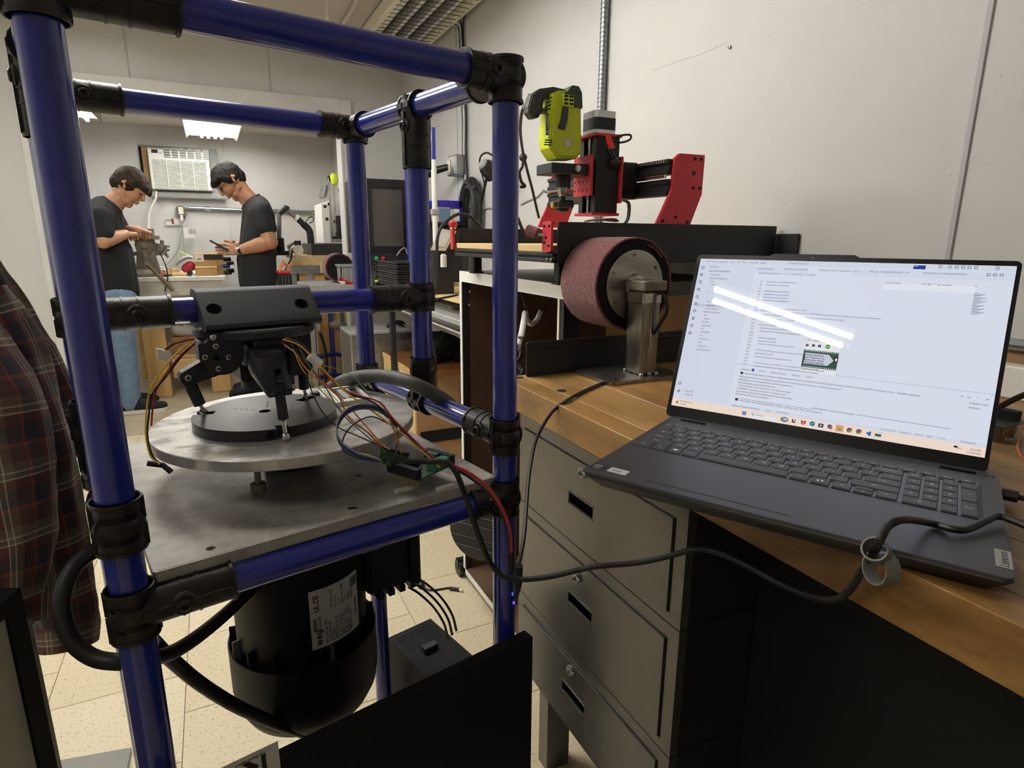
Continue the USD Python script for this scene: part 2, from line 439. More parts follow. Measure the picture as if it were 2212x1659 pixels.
OX0, OX1, OZ = -.72, .822, 1.88          # the wide opening to the far room
w = T('wall_back', kind='structure')
w.p('wall_panel', box(XL, OX0, YB, YB + .12, 0, ZC), WALL)
w.p('wall_panel', box(OX1, WX, YB, YB + .12, 0, ZC), WALL)
w.p('wall_panel', box(OX0, OX1, YB, YB + .12, OZ, ZC), WALL)
for x in (-.3, .42):
    solo('trim', box(x - .004, x + .004, YB - .003, YB, OZ + .08, ZC, .001), SEAM, kind='structure')
c = T('door_casing', kind='structure', label='wide white cased opening to the far room')
c.p('jamb', box(OX1 - .012, OX1, YB - .02, YB + .13, 0, OZ), TRIM)
c.p('jamb', box(OX0, OX0 + .012, YB - .02, YB + .13, 0, OZ), TRIM)
c.p('head', box(OX0, OX1, YB - .02, YB + .13, OZ - .012, OZ), TRIM)
c.p('casing', box(OX1, OX1 + .068, YB - .018, YB, 0, OZ + .085, .002), TRIM)
c.p('casing', box(OX0 - .105, OX0, YB - .018, YB, 0, OZ + .085, .002), TRIM)
c.p('casing', box(OX0, OX1, YB - .018, YB, OZ, OZ + .085, .002), TRIM)

solo('wall_left', box(XL - .1, XL, YN, YB + .12, 0, ZC), WALL, kind='structure')
solo('wall_near', box(XL, WX, YN - .1, YN, 0, ZC), WALL, kind='structure')
solo('ceiling', box(XL - .1, WX + .1, YN - .1, YB + .12, ZC, ZC + .08), CEIL, kind='structure')
solo('trim', box(WX - .03, WX, YN, YB, ZC - .02, ZC, .004), CEIL, kind='structure')

w = T('wall_far', kind='structure')
AX0, AX1, AZ0, AZ1 = (-0.4375,5.85,1.5066)[0], (0.1178,5.85,1.5288)[0], (-0.2075,5.85,1.4325)[2], (-0.1307,5.85,1.8304)[2]
w.p('wall_panel', box(FX0, FX1, FY, FY + .1, 0, FZ), WALL2)
w.p('panel_seam', box((0.1836,5.85,1.9162)[0] - .003, (0.1836,5.85,1.9162)[0] + .003, FY - .002, FY, (0.173,5.85,1.807)[2], FZ), SEAM)
w.p('panel_seam', box((0.1797,5.85,1.2096)[0] - .003, (0.1797,5.85,1.2096)[0] + .003, FY - .002, FY, .8, (0.1924,5.85,1.3435)[2]), SEAM)
solo('wall_far_left', box(FX0 - .1, FX0, YB + .12, FY + .1, 0, FZ), WALL2, kind='structure')
solo('wall_far_right', box(FX1, FX1 + .1, YB + .12, FY + .1, 0, FZ), WALL2, kind='structure')
solo('ceiling_far', box(FX0 - .1, FX1 + .1, YB + .1, FY + .1, FZ, FZ + .08), CEIL, kind='structure')

# ---------------------------------------------------------------- lamps
def tube_lamp(name, label, x, y0, y1, zt, xs, width, reflector=True, zc=None, m=None, wings=True):
    t = T(name, label, 'ceiling light', group=None)
    zc = zc or ZC
    t.p('housing', box(x - width / 2, x + width / 2, y0 - .05, y1 + .05, zc - .02, zc, .004), m or WHITEC)
    if FZ > zc > FZ - .05:
        t.p('spacer', box(x - .06, x + .06, y0 + .1, y1 - .1, zc, FZ, .002), WHITEC)
    if reflector:
        for s in (-1, 1):
            a, b = x + s * width / 2, x + s * (max(map(abs, xs)) + .05)
            P = [(a, zc - .02), (a, zc - .085), (a - s * .004, zc - .085), (b, zc - .022)]
            t.p('reflector', prism([(p[0], p[1]) for p in (P if s > 0 else P[::-1])], (0, y0 - .04, 0), (1, 0, 0), (0, 0, 1), (0, 1, 0), 0, y1 - y0 + .08), mat('reflector_enamel', '#a8a69d', .45))
        for y in (y0 - .04, y1 + .04):
            t.p('end_plate', box(x - width / 2, x + width / 2, y - .003, y + .003, zc - .06, zc - .02), WHITEC)
    for dx in xs:
        q = t.p('lamp_tube', cyl((x + dx, y0, zt), (x + dx, y1, zt), .0127, sec=10), TUBEF if y0 > YB else TUBEM)
        t.p('tube_cap', cat(cyl((x + dx, y0 - .012, zt), (x + dx, y0, zt), .0133, sec=12), cyl((x + dx, y1, zt), (x + dx, y1 + .012, zt), .0133, sec=12)), ALUE, under=q)
        t.p('lamp_holder', cat(box(x + dx - .012, x + dx + .012, y0 - .03, y0 - .012, zt - .014, zc - .019), box(x + dx - .012, x + dx + .012, y1 + .012, y1 + .03, zt - .014, zc - .019)), WHITEP)
    return t
tube_lamp('ceiling_light', 'four tube ceiling light with white wings above the two people, in the far room', .100, 4.33, 5.50, FZ - .095, (-.07, -.0235, .0235, .07), .36, zc=FZ - .03)
tube_lamp('ceiling_light', 'twin tube ceiling light half hidden by the left blue post, far room', -.715, 4.45, 5.25, FZ - .075, (-.05, .05), .26, zc=FZ)
tube_lamp('ceiling_light', 'twin tube ceiling light mirrored as two white bars in the laptop screen', -1.038, -.165, .49, 2.205, (-.043, .043), .2, reflector=False, m=mat('lamp_body_grey', '#4c504b', .6))
tube_lamp('ceiling_light', 'four tube ceiling light above the open floor left of the blue frame', -1.0, 1.9, 3.1, ZC - .06, (-.13, -.045, .045, .13), .5)

tube_lamp('ceiling_light', 'added unseen four tube ceiling light beyond the blue frame, brightening the right wall', -.05, 1.2, 2.4, ZC - .06, (-.13, -.045, .045, .13), .5)  # fixture out of view, added to brighten the right wall and the plate

t = T('louvred_ceiling_light', 'unlit louvred ceiling light box with wire grid next to the right wall', 'ceiling light')
gx0, gx1, gy0, gy1 = .855, 1.205, 2.45, 3.66
t.p('housing', box(gx0, gx1, gy0, gy1, ZC - .01, ZC), GREYP)
for a in ((gx0, gx0 + .03), (gx1 - .03, gx1)):
    t.p('side_rail', box(a[0], a[1], gy0, gy1, ZC - .075, ZC - .01, .003), CREAM)
for a in ((gy0, gy0 + .03), (gy1 - .03, gy1)):
    t.p('end_rail', box(gx0 + .03, gx1 - .03, a[0], a[1], ZC - .075, ZC - .01, .003), CREAM)
for k in range(4):
    x = gx0 + .065 + k * .074
    t.p('lamp_tube', cyl((x, gy0 + .04, ZC - .035), (x, gy1 - .04, ZC - .035), .02, sec=12), WHITEC)
    if k < 3:
        t.p('reflector_blade', box(x + .026, x + .048, gy0 + .03, gy1 - .03, ZC - .07, ZC - .02), GREYM)
t.p('wire_grid', cat(*[cyl((gx0 + .02, y, ZC - .077), (gx1 - .02, y, ZC - .077), .0015, sec=5) for y in np.arange(gy0 + .05, gy1, .055)]), IRONB)
t = T('cable_bundle', 'loose cables hanging from the ceiling edge down the right wall corner', 'cables')
for k, m in enumerate((W_BLK, W_BLK, WHITEP, CONDUIT)):
    pts = [(WX - .03 - .006 * k, 3.0 + .05 * k, ZC - .07)] + [(WX - .012, q[1] + (.018 * k - .03), q[2]) for q in [(1.24,3.0978,2.1438),(1.24,3.0836,2.0148),(1.24,3.0817,1.8868),(1.24,3.0616,1.7314),(1.24,3.0671,1.5547),(1.24,3.0523,1.4127)]]
    t.p('cable', tube(pts, .004 if k < 3 else .006, 6), m)
solo('ceiling_hook', cat(cyl((0.6214,3.3095,2.235), np.add((0.6214,3.3095,2.235), (0, 0, -.07)), .004, sec=8), cyl(np.add((0.6214,3.3095,2.235), (0, 0, -.07)), np.add((0.6214,3.3095,2.235), (0, 0, -.085)), .007, sec=8)), WHITEC, 'short white rod hanging from the ceiling above the blue frame', 'hook')
solo('conduit', tube([np.add(q, (0, 0, -.015)) for q in [(0.7062,2.7702,2.235),(0.7472,3.3112,2.235),(0.7452,3.6211,2.235)]], .012, 8), CEIL, 'painted pipe run along the ceiling beside the louvred light', 'pipe')
t = T('conduit', 'grey ribbed vertical conduit running up the right wall behind the drill', 'pipe')
_c = (1.225,1.8241,1.6983)
t.p('pipe', cyl((WX - .016, _c[1], .9), (WX - .016, _c[1], ZC), .0125, sec=14), CONDUIT)
t.p('rib', cat(*[cyl((WX - .016, _c[1], z), (WX - .016, _c[1], z + .004), .0138, sec=14) for z in np.arange(1.4, ZC, .014)]), GREYM, kind='stuff')

# ---------------------------------------------------------------- the blue pipe frame (own axes u, v)
SQ, PR = .387, .0142
ZT, ZM, ZL, ZF = 1.288, 1.047, .900, .822
fr = T('pipe_rack', 'blue coated pipe frame with black metal joints carrying the round turntable', 'frame', rotz=math.degrees(CA))

def cc(u, v, z0, z1, r=PR, sec=28):
    return cmesh(cyl((u, v, z0), (u, v, z1), r, sec=sec))

def rail(a, b, r=PR):
    return cmesh(cyl(a, b, r, sec=28))

for u, v, zt in ((0, 0, ZT), (SQ, 0, ZT), (SQ, SQ, ZT), (0, SQ, ZT)):
    fr.p('post', cc(u, v, .02, zt), BLUE)
for u in (0, SQ):
    fr.p('middle_post', cc(u, SQ / 2, ZL, ZT), BLUE)
fr.p('top_rail', rail((0, 0, ZT), (SQ, 0, ZT)), BLUE)
fr.p('top_rail', rail((0, SQ, ZT), (SQ, SQ, ZT)), BLUE)
fr.p('top_rail', rail((0, 0, ZT), (0, SQ, ZT)), BLUE)
fr.p('top_rail', rail((SQ, 0, ZT), (SQ, SQ, ZT)), BLUE)
fr.p('middle_rail', rail((0, SQ / 2, ZM), (SQ, SQ / 2, ZM)), BLUE)
fr.p('low_rail', rail((0, 0, ZF), (SQ, 0, ZF)), BLUE)
fr.p('low_rail', rail((0, SQ, ZF), (SQ, SQ, ZF)), BLUE)
fr.p('low_rail', rail((0, 0, ZL), (0, SQ, ZL)), BLUE)
fr.p('low_rail', rail((SQ, 0, ZL), (SQ, SQ, ZL)), BLUE)
for u, v in ((0, 0), (SQ, 0), (SQ, SQ), (0, SQ)):
    fr.p('foot', cmesh(lathe((u, v, 0), (0, 0, 1), [(0, 0), (0, .017), (.006, .0185), (.02, .018), (.03, .016)], 20)), BLK)

def joint(P, arms, m=IRON, bolts=(), lugs=True):
    """a clamped metal joint: sleeves along the arms with raised ridges, a lug and a bolt"""
    P = np.asarray(P, float); ms = []
    for d, l in arms:
        d = np.asarray(d, float)
        ms.append(cyl(P - d * .012, P + d * l, PR + .0032, sec=28))
        ms.append(cyl(P + d * (l - .003), P + d * l, PR + .0045, sec=28))
        for k in (.45, .62):
            if l > .05:
                ms.append(cyl(P + d * l * k, P + d * (l * k + .0016), PR + .0041, sec=28))
        # the seam flange of the two half shells
        s = np.cross(d, (0, 0, 1.)) if abs(d[2]) < .9 else np.array([1., 0, 0])
        w = np.cross(d, s)
        Q = [P + d * a * l + w * b * .0035 + s * c * (PR + .0052) for a in (.1, .96) for b in (-1, 1) for c in (-1, 1)]
        ms.append(hull(Q))
    ms.append(m3.Manifold.sphere(PR + .0045, 28).translate(tuple(map(float, P))))
    path = fr.p('joint', cmesh(cat(*ms)), m)
    for o, d in bolts:
        o, d = P + np.asarray(o, float), np.asarray(d, float)
        fr.p('boss', cmesh(lathe(o - d * .006, d, [(0, .0105), (.0055, .0105), (.007, .009), (.007, 0)], 18)), m, under=path)
        fr.p('bolt', cmesh(screw(o + d * .001, d, .0058, .003)), IRONB, under=path)

X, Y, Z = np.eye(3)
k = PR + .0035
joint((SQ, 0, ZT), [(-X, .052), (Y, .05), (-Z, .026), (Z, .017)], bolts=[((-.024, -k, 0), -Y)])
joint((0, 0, ZT), [(X, .085), (Y, .05), (-Z, .024), (Z, .017)], bolts=[((.03, -k, 0), -Y)])
joint((SQ, SQ, ZT), [(-X, .055), (-Y, .04), (-Z, .022), (Z, .012)], bolts=[((-.022, -k, 0), -Y)])
joint((0, SQ, ZT), [(X, .085), (-Y, .04), (-Z, .022), (Z, .012)], bolts=[((.045, -k, 0), -Y)])
for u, s in ((SQ, 1), (0, 1)):
    joint((u, SQ / 2, ZT), [(-Z, .075), (Y, .016), (-Y, .016)], bolts=[((-k, 0, -.024), -X)])
    joint((u, SQ / 2, ZL), [(Z, .062), (Y, .018), (-Y, .018)], m=IRONW if u else IRON, bolts=[((-k, 0, .026), -X)])
joint((SQ, SQ / 2, ZM), [(-X, .075), (Z, .019), (-Z, .019)], bolts=[((-.03, -k, 0), -Y)])
joint((0, SQ / 2, ZM), [(X, .083), (Z, .019), (-Z, .019)], bolts=[((.05, -k, 0), -Y)])
joint((SQ, 0, ZL), [(Y, .066), (Z, .02), (-Z, .022)], m=IRON, bolts=[((-k, .03, 0), -X)])
joint((0, 0, ZL), [(Y, .06), (Z, .022), (-Z, .022)], bolts=[])
joint((SQ, SQ, ZL), [(-Y, .055), (Z, .02), (-Z, .02)], m=IRONW, bolts=[((-k, -.03, 0), -X)])
joint((0, SQ, ZL), [(-Y, .055), (Z, .02), (-Z, .02)], bolts=[])
joint((0, 0, ZF), [(X, .078), (Z, .022), (-Z, .024)], bolts=[((.036, -k, 0), -Y)])
joint((SQ, 0, ZF), [(-X, .05), (Z, .022), (-Z, .022)], bolts=[((-.026, -k, 0), -Y)])
joint((SQ, SQ, ZF), [(-X, .05), (Z, .022), (-Z, .022)])
joint((0, SQ, ZF), [(X, .05), (Z, .022), (-Z, .022)])

# ---------------------------------------------------------------- the square plate on the frame
pl = T('base_plate', 'square worn aluminium plate lying on the low rails of the blue frame', 'metal plate', rotz=math.degrees(CA))
hole = []
from shapely.geometry import Point, box as sbox
outline = sbox(.018, .0, SQ - .012, SQ + .005).buffer(-.004).buffer(.004)
for u, v in ((.066, .017), (.30, .06), (.345, .12), (.345, .25), (.07, .36), (.33, .33), (.245, .10), (.30, .14)):
    outline = outline.difference(Point(u, v).buffer(.004))
pl.p('plate', cmesh(prism(outline, (0, 0, 0), X, Y, Z, .838, .849)), ALU)
pl.p('highlight_rim', cmesh(hull([(u, v, z) for u in (.022, SQ - .016) for v, z in ((-.0002, .8470), (.0022, .8493), (.0022, .8470))])), ALUE)  # bright bevel strips shaped in to supply the edge highlight of the plate
pl.p('highlight_rim', cmesh(hull([(u, v, z) for v in (.004, SQ) for u, z in ((SQ - .0118, .8470), (SQ - .0142, .8493), (SQ - .0142, .8470))])), ALUE)
pl.p('screw', cmesh(lathe((.203, .019, .848), Z, [(0, .0055), (.002, .005), (.0028, .0025), (.0028, 0)], 16)), STEEL)
TU, TV = .195, .188
td = T('turntable_disc', 'round turned aluminium disc with highlight smears put into its tone, on its bearing above the square plate', 'disc')
td.p('disc', cmesh(lathe((TU, TV, .897), Z, [(0, 0), (0, .1502), (.0008, .151), (.0112, .151), (.012, .1502), (.012, 0)], 96)), ALUD)
td.p('bearing_ring', cmesh(lathe((TU, TV, .851), Z, [(0, 0), (0, .034), (.012, .034), (.03, .050), (.046, .050), (.046, 0)], 48)), BLKG)
td.p('hub', cmesh(lathe((TU, TV, .8495), Z, [(0, 0), (0, .03), (.003, .03), (.003, 0)], 30)), STEELD)
b = (0.135,0.1,0.869)
td.p('stop_bolt', cmesh(cat(cyl((b[0], .115, .849), (b[0], .115, .897), .0035, sec=12), lathe((b[0], .115, .851), Z, [(0, 0), (0, .0085), (.011, .0085), (.011, 0)], 6))), CAST)
td.p('clip_ring', cmesh(lathe((TU + .035, TV - .055, .884), Z, [(0, .014), (0, .022), (.012, .022), (.012, .014), (0, .014)], 26)), STEEL)

DU, DV, DZ, DR = .170, .190, .9095, .081
sd = T('end_effector_disc', 'smaller black printed disc with slots lying on the aluminium turntable', 'disc', rotz=0)
plan = Point(0, 0).buffer(DR, 40)
foot = {'left': (0.1072,0.2232,0.921), 'front': (0.164,0.096,0.921), 'right': (0.2271,0.2173,0.921)}
for kk, q in foot.items():
    du, dv = q[0] - DU, q[1] - DV
    L = math.hypot(du, dv); du, dv = du / L, dv / L
    r0 = min(L, DR) - .012
    sl = sbox(r0, -.0065, (DR + .01 if kk == 'front' else r0 + .026), .0065)
    from shapely import affinity
    plan = plan.difference(affinity.rotate(sl, math.degrees(math.atan2(dv, du)), origin=(0, 0)))
for a in range(3):
    for j in range(4):
        an = math.radians(a * 60 + 12)
        plan = plan.difference(Point((.018 + .008 * j) * math.cos(an), (.018 + .008 * j) * math.sin(an)).buffer(.0013, 4))
hx = (0.1678,0.1891,0.9215)
plan = plan.difference(Point(hx[0] - DU, hx[1] - DV).buffer(.0072, 2))
sd.p('disc', cmesh(prism(plan, (DU, DV, 0), X, Y, Z, DZ, .9215)), PRINT)
sd.p('side_recess', cmesh(lathe((DU - .018, DV - DR * .976, .9155), (-.2, -1, 0), [(0, 0), (0, .0045), (.0006, .0045), (.0006, 0)], 14)), BLKM)

# ---------------------------------------------------------------- three legged machine hanging from the middle rail
rb = T('parallel_robot', 'black printed three legged actuator clamped on the middle blue rail', 'machine', rotz=math.degrees(CA))
RV = SQ / 2
p0, p1 = (0.1041,0.185,1.0664), (0.2237,0.185,1.0684)
ua, ub = p0[0], p1[0]
# the clamp cover: a sloped front face folded over the rail
prof = [(.208, 1.0688), (.184, 1.0688), (.180, 1.0660), (.146, 1.0348), (.145, 1.0305), (.150, 1.0272), (.240, 1.0272), (.240, 1.040)]
nrm = np.array([0, -.676, .737])
cv = trimesh.Trimesh(*prism([(q[0], q[1]) for q in prof][::-1], (ua + .002, 0, 0), Y, Z, X, 0, ub - ua + .004), process=True)
trimesh.repair.fix_normals(cv)
cv = m3.Manifold(m3.Mesh(np.asarray(cv.vertices, np.float32), np.asarray(cv.faces, np.uint32)))
hs_ = [np.array([ua + du, .1625, 1.0500]) for du in (.0150, ub - ua - .011)]
for o in hs_:
    cutter = m3.Manifold.batch_hull([m3.Manifold.sphere(.0078, 20).translate(tuple(o + nrm * d_)) for d_ in (-.006, .02)])
    cv = cv - cutter
rb.p('clamp_cover', cmesh(cv), PRINTG)
for o in hs_:
    rb.p('bolt', cmesh(screw(o - nrm * .0125, nrm, .0045, .0025)), STEEL)
ru = DU + .006
rb.p('flange', cmesh(lathe((.167, RV, 1.0165), Z, [(0, 0), (0, .064), (.002, .066), (.009, .066), (.011, .064), (.011, 0)], 56)), PRINT)
for q in ((0.1002,0.19,1.0259), (0.2288,0.19,1.015)):
    rb.p('bolt', cmesh(screw((q[0] + (.006 if q[0] < ru else -.006), RV - .02, 1.0275), Z, .0045, .003)), STEEL)
rb.p('motor_core', cmesh(cat(box(ru - .034, ru + .034, RV - .02, RV + .03, .963, 1.017, .003), cyl((ru, RV, .952), (ru, RV, 1.01), .03, sec=28))), PRINT)
# left drive: a flat housing with a rounded end, four screws, seen from its flat side
a0, a1 = (0.0967,0.145,1.0229), (0.1417,0.145,0.9765)
uL, uR, zT = a0[0], a1[0], 1.0165
hc = (0.1182,0.145,1.0019)
sh = sbox(uL, hc[2] - .004, uR - .001, zT).union(Point(hc[0] + .001, hc[2]).buffer((uR - uL) * .47, 24)).buffer(-.002).buffer(.002)
hs = rb.p('left_housing', cmesh(prism(sh, (0, .145, 0), X, Z, Y, 0, .012)), PRINT)
rb.p('left_motor', cmesh(box(uL + .004, uR - .001, .157, .19, hc[2] - .012, zT, .002)), PRINT)
for q in ((0.1133,0.1445,1.0125), (0.1019,0.1445,1.0019), (0.1248,0.1445,0.9993), (0.1135,0.1445,0.988)):
    rb.p('screw', cmesh(screw((q[0], .145, q[2]), -Y, .0030, .0012)), STEEL, under=hs)
rb.p('screw', cmesh(screw(((0.112,0.1445,1.022)[0], .145, (0.112,0.1445,1.022)[2]), -Y, .0034, .002)), STEEL, under=hs)
rb.p('shaft_recess', cmesh(lathe(((0.1128,0.144,1.0002)[0], .1452, (0.1128,0.144,1.0002)[2]), -Y, [(0, 0), (0, .0034), (.0004, .0034), (.0004, 0)], 14)), BLKM, under=hs)
rb.p('connector', cmesh(box(uR - .001, uR + .005, .149, .16, (0.1356,0.149,0.9984)[2] - .012, (0.1356,0.149,0.9984)[2] + .012, .001)), GREYP, under=hs)
j0, j1, j2 = (0.1166,0.162,0.9907), (0.0858,0.162,0.9793), (0.0954,0.162,0.9465)
lg = rb.p('upper_arm', cmesh(m3.Manifold.batch_hull([m3.Manifold.cylinder(.016, r, r, 20).rotate((90, 0, 0)).translate((q[0], .174, q[2])) for q, r in ((j0, .012), (j1, .0080))])), PRINT)
rb.p('pivot_screw', cmesh(screw((j1[0], .158, j1[2]), -Y, .0036, .0015)), STEEL, under=lg)
lk = rb.p('lower_link', cmesh(cat(m3.Manifold.cylinder(.012, .0072, .0072, 18).rotate((90, 0, 0)).translate((j1[0], .178, j1[2])), cyl((j1[0], .168, j1[2]), (j2[0], .168, j2[2]), .0068, .0062, sec=20))), PRINT)
fL = foot['left']
rb.p('ball_joint', cmesh(cat(cyl((j2[0], .168, j2[2]), (fL[0], fL[1], .926), .0022, sec=10), m3.Manifold.sphere(.0045, 16).translate((fL[0], fL[1], .924)))), STEEL, under=lk)
# front drive: a half round motor shell with a forked bracket
fv = .128
t0, t1 = (0.1504,0.128,1.0101), (0.1742,0.128,0.9738)
rb.p('front_shell', cmesh(cat(cyl((t0[0], fv + .02, .990), ((0.1809,0.128,1.007)[0], fv + .02, .990), .0195, sec=30), box(t0[0], (0.1809,0.128,1.007)[0], fv + .012, fv + .05, .975, 1.0165, .002))), PRINT)
f0, f1, f2 = (0.1607,0.12,0.994), (0.168,0.112,0.9641), (0.1668,0.112,0.9307)
br = m3.Manifold.batch_hull([m3.Manifold.cylinder(.030, .0150, .0150, 24).rotate((0, 90, 0)).translate((f0[0] - .017, .134, f0[2])), m3.Manifold.cylinder(.024, .0082, .0082, 20).rotate((0, 90, 0)).translate((f1[0] - .014, .116, f1[2]))])
br = br - m3.Manifold.cube((.0075, .04, .036)).translate((f1[0] - .006, .098, f1[2] - .014))
fb = rb.p('fork_bracket', cmesh(br), PRINT)
rb.p('pivot_bolt', cmesh(cat(cyl((f1[0] - .013, .115, f1[2]), (f1[0] + .015, .115, f1[2]), .0022, sec=12), cyl((f1[0] + .010, .115, f1[2]), (f1[0] + .014, .115, f1[2]), .0042, sec=14))), STEEL, under=fb)
lk = rb.p('lower_link', cmesh(cat(cyl((f1[0] - .0025, .115, f1[2] + .005), (f2[0], .112, f2[2]), .0052, .0058, sec=20), m3.Manifold.cylinder(.007, .007, .007, 18).rotate((0, 90, 0)).translate((f1[0] - .006, .115, f1[2])))), PRINT)
fF = foot['front']
rb.p('ball_joint', cmesh(cat(cyl((f2[0], .112, f2[2]), (fF[0], fF[1] + .003, .914), .0024, sec=10), m3.Manifold.sphere(.0048, 16).translate((fF[0], fF[1] + .003, .914)))), STEEL, under=lk)
# right drive
r0, r1 = (0.2101,0.185,0.9985), (0.2188,0.185,0.9659)
rb.p('right_housing', cmesh(cat(box((0.1991,0.185,0.9996)[0], (0.2257,0.185,0.997)[0], .175, .225, (0.2132,0.185,0.9666)[2], 1.0165, .003), cyl(((0.2046,0.185,0.9849)[0], .165, (0.2043,0.185,0.9821)[2]), ((0.2046,0.185,0.9849)[0], .2, (0.2043,0.185,0.9821)[2]), .016, sec=24))), PRINT)
g0, g1, fR = (0.219,0.19,0.9679), (0.2192,0.19,0.9401), foot['right']
lk = rb.p('lower_link', cmesh(cyl((g0[0], .195, g0[2] + .01), (g1[0], .198, g1[2]), .0068, .0062, sec=20)), PRINT)
rb.p('ball_joint', cmesh(cat(cyl((g1[0], .198, g1[2]), (fR[0], fR[1], .926), .0022, sec=10), m3.Manifold.sphere(.0045, 16).translate((fR[0], fR[1], .925)))), STEEL, under=lk)
rb.p('encoder_board', cmesh(cat(box((0.1836,0.14,0.9944)[0], (0.1887,0.14,0.9938)[0], .135, .165, (0.1823,0.14,0.9785)[2], (0.184,0.14,0.9996)[2], .001))), BLKG)

# white printed bracket lying on the disc
pb = T('printed_bracket', 'white and black slotted printed bracket lying on the turntable by the back rail', 'bracket')
q = [(0.1181,0.8639,0.909),(0.1199,0.781,0.909),(0.1752,0.7906,0.909),(0.1677,0.8586,0.909)]
b0, b1, b2, b3 = (np.array(k) for k in q)
ex, ey = (b2 - b1), (b0 - b1)
bw, bd = np.linalg.norm(ex), np.linalg.norm(ey); ex, ey = ex / bw, ey / bd
fo = sbox(0, 0, bw, bd).buffer(-.003).buffer(.003).difference(sbox(.017, .012, bw - .004, bd - .006))
for k in range(3):
    fo = fo.difference(sbox(.003 + .0042 * k, .004, .0048 + .0042 * k, bd - .004))
pb.p('frame', prism(fo, b1, ex, ey, Z, .0, .006), WHITEP)
pb.p('tray', prism(sbox(.017, .012, bw - .004, bd - .006), b1, ex, ey, Z, .0, .002), BLK)
pb.p('insert', prism(sbox(.024, .018, bw - .016, bd - .014), b1, ex, ey, Z, .002, .006), GREYP)
pb.p('comb', cat(*[prism(sbox(.026 + .008 * k, .0125, .030 + .008 * k, .018), b1, ex, ey, Z, .002, .0055) for k in range(4)]), WHITEP)
pb.p('foot', prism(sbox(-.012, bd - .012, .004, bd - .002), b1, ex, ey, Z, .0, .005), PRINTG)

# ---------------------------------------------------------------- electronics, wires
el = T('controller_board', 'green controller board with stacked module and pins, standing at the right of the turntable', 'circuit board')
B0, B1, B2, B3 = (np.array(k) for k in [(0.156,0.6329,0.868),(0.1781,0.5929,0.868),(0.2312,0.626,0.868),(0.2034,0.6681,0.868)])
ex = (B1 - B0); bw = np.linalg.norm(ex); ex /= bw
ey = (B2 - B1); ey -= ex * (ey @ ex); bd = np.linalg.norm(ey); ey /= bd
el.p('board', prism(sbox(0, 0, bw, bd), B0, ex, ey, UZ, 0, .0016), PCB)
P = lambda a, b, h=0: B0 + ex * a * bw + ey * b * bd + UZ * h
def obox(a0, a1, b0, b1, h0, h1):
    return hull([P(a, b, h) for a in (a0, a1) for b in (b0, b1) for h in (h0, h1)])
el.p('header', obox(0, 1, -.02, .1, .0016, .0125), BLK)
el.p('header', obox(.1, 1, .88, 1.0, .0016, .0125), BLK)
el.p('terminal_block', obox(.72, .98, .45, .98, .0016, .011), GREENT)
el.p('terminal_block', obox(.25, .6, .80, .99, .0016, .012), GREENT)
el.p('solder_blob', cat(*[lathe(P(.35 + .1 * (i % 5), .3 + .12 * (i // 5), .0016), UZ, [(0, .0016), (.0012, .001), (.0016, 0)], 7) for i in range(20)]), STEEL, kind='stuff')
el.p('header_pin', cat(*[cyl(P(.06 + .048 * i, .05, -.012), P(.06 + .048 * i, .05, 0), .00035, sec=5) for i in range(20)]), GOLD, kind='stuff')
el.p('header_pin', cat(*[cyl(P(.1 + .048 * i, .94, -.012), P(.1 + .048 * i, .94, 0), .00035, sec=5) for i in range(19)]), GOLD, kind='stuff')
M0, M1, M2, M3 = [(0.1454,0.6299,0.8829)], [(0.172,0.625,0.8692)], [(0.1805,0.6318,0.8866)], [(0.1502,0.636,0.8977)]
M0, M1, M2, M3 = (np.array(k[0] if isinstance(k, list) else k) for k in (M0, M1, M2, M3))
nn = np.cross(M1 - M0, M3 - M0); nn /= np.linalg.norm(nn)
el.p('module', hull([q + nn * s for q in (M0, M1, M2, M3) for s in (0, .0016)]), PCB)
el.p('module_chip', cat(*[hull([M0 + (M1 - M0) * (a + da) + (M3 - M0) * (b + db) + nn * h for da in (0, .12) for db in (0, .16) for h in (.0015, .0028)]) for a, b in ((.15, .2), (.42, .3), (.66, .2), (.3, .6), (.6, .62))]), PCBB)
el.p('module_header', hull([q + nn * s for q in (M3, M2, M3 + (M0 - M3) * .14, M2 + (M1 - M2) * .14) for s in (-.004, .004)]), BLK)
el.p('usb_plug', tube([(0.1666,0.6239,0.8772),(0.1769,0.626,0.8786),(0.1906,0.6287,0.8749)], .0048, 10), BLK)
solo('label_tape', prism(sbox(0, 0, .0225, .006), (0.1596,0.6121,0.8492), UX, UY, UZ, 0, .003), WHITEP, 'white tape stub on the plate edge, left of the two near the controller board', 'tape')
solo('label_tape', prism(sbox(0, 0, .0225, .006), (0.2029,0.5986,0.8492), UX, UY, UZ, 0, .003), WHITEP, 'white tape stub on the plate edge, right of the two near the controller board', 'tape')

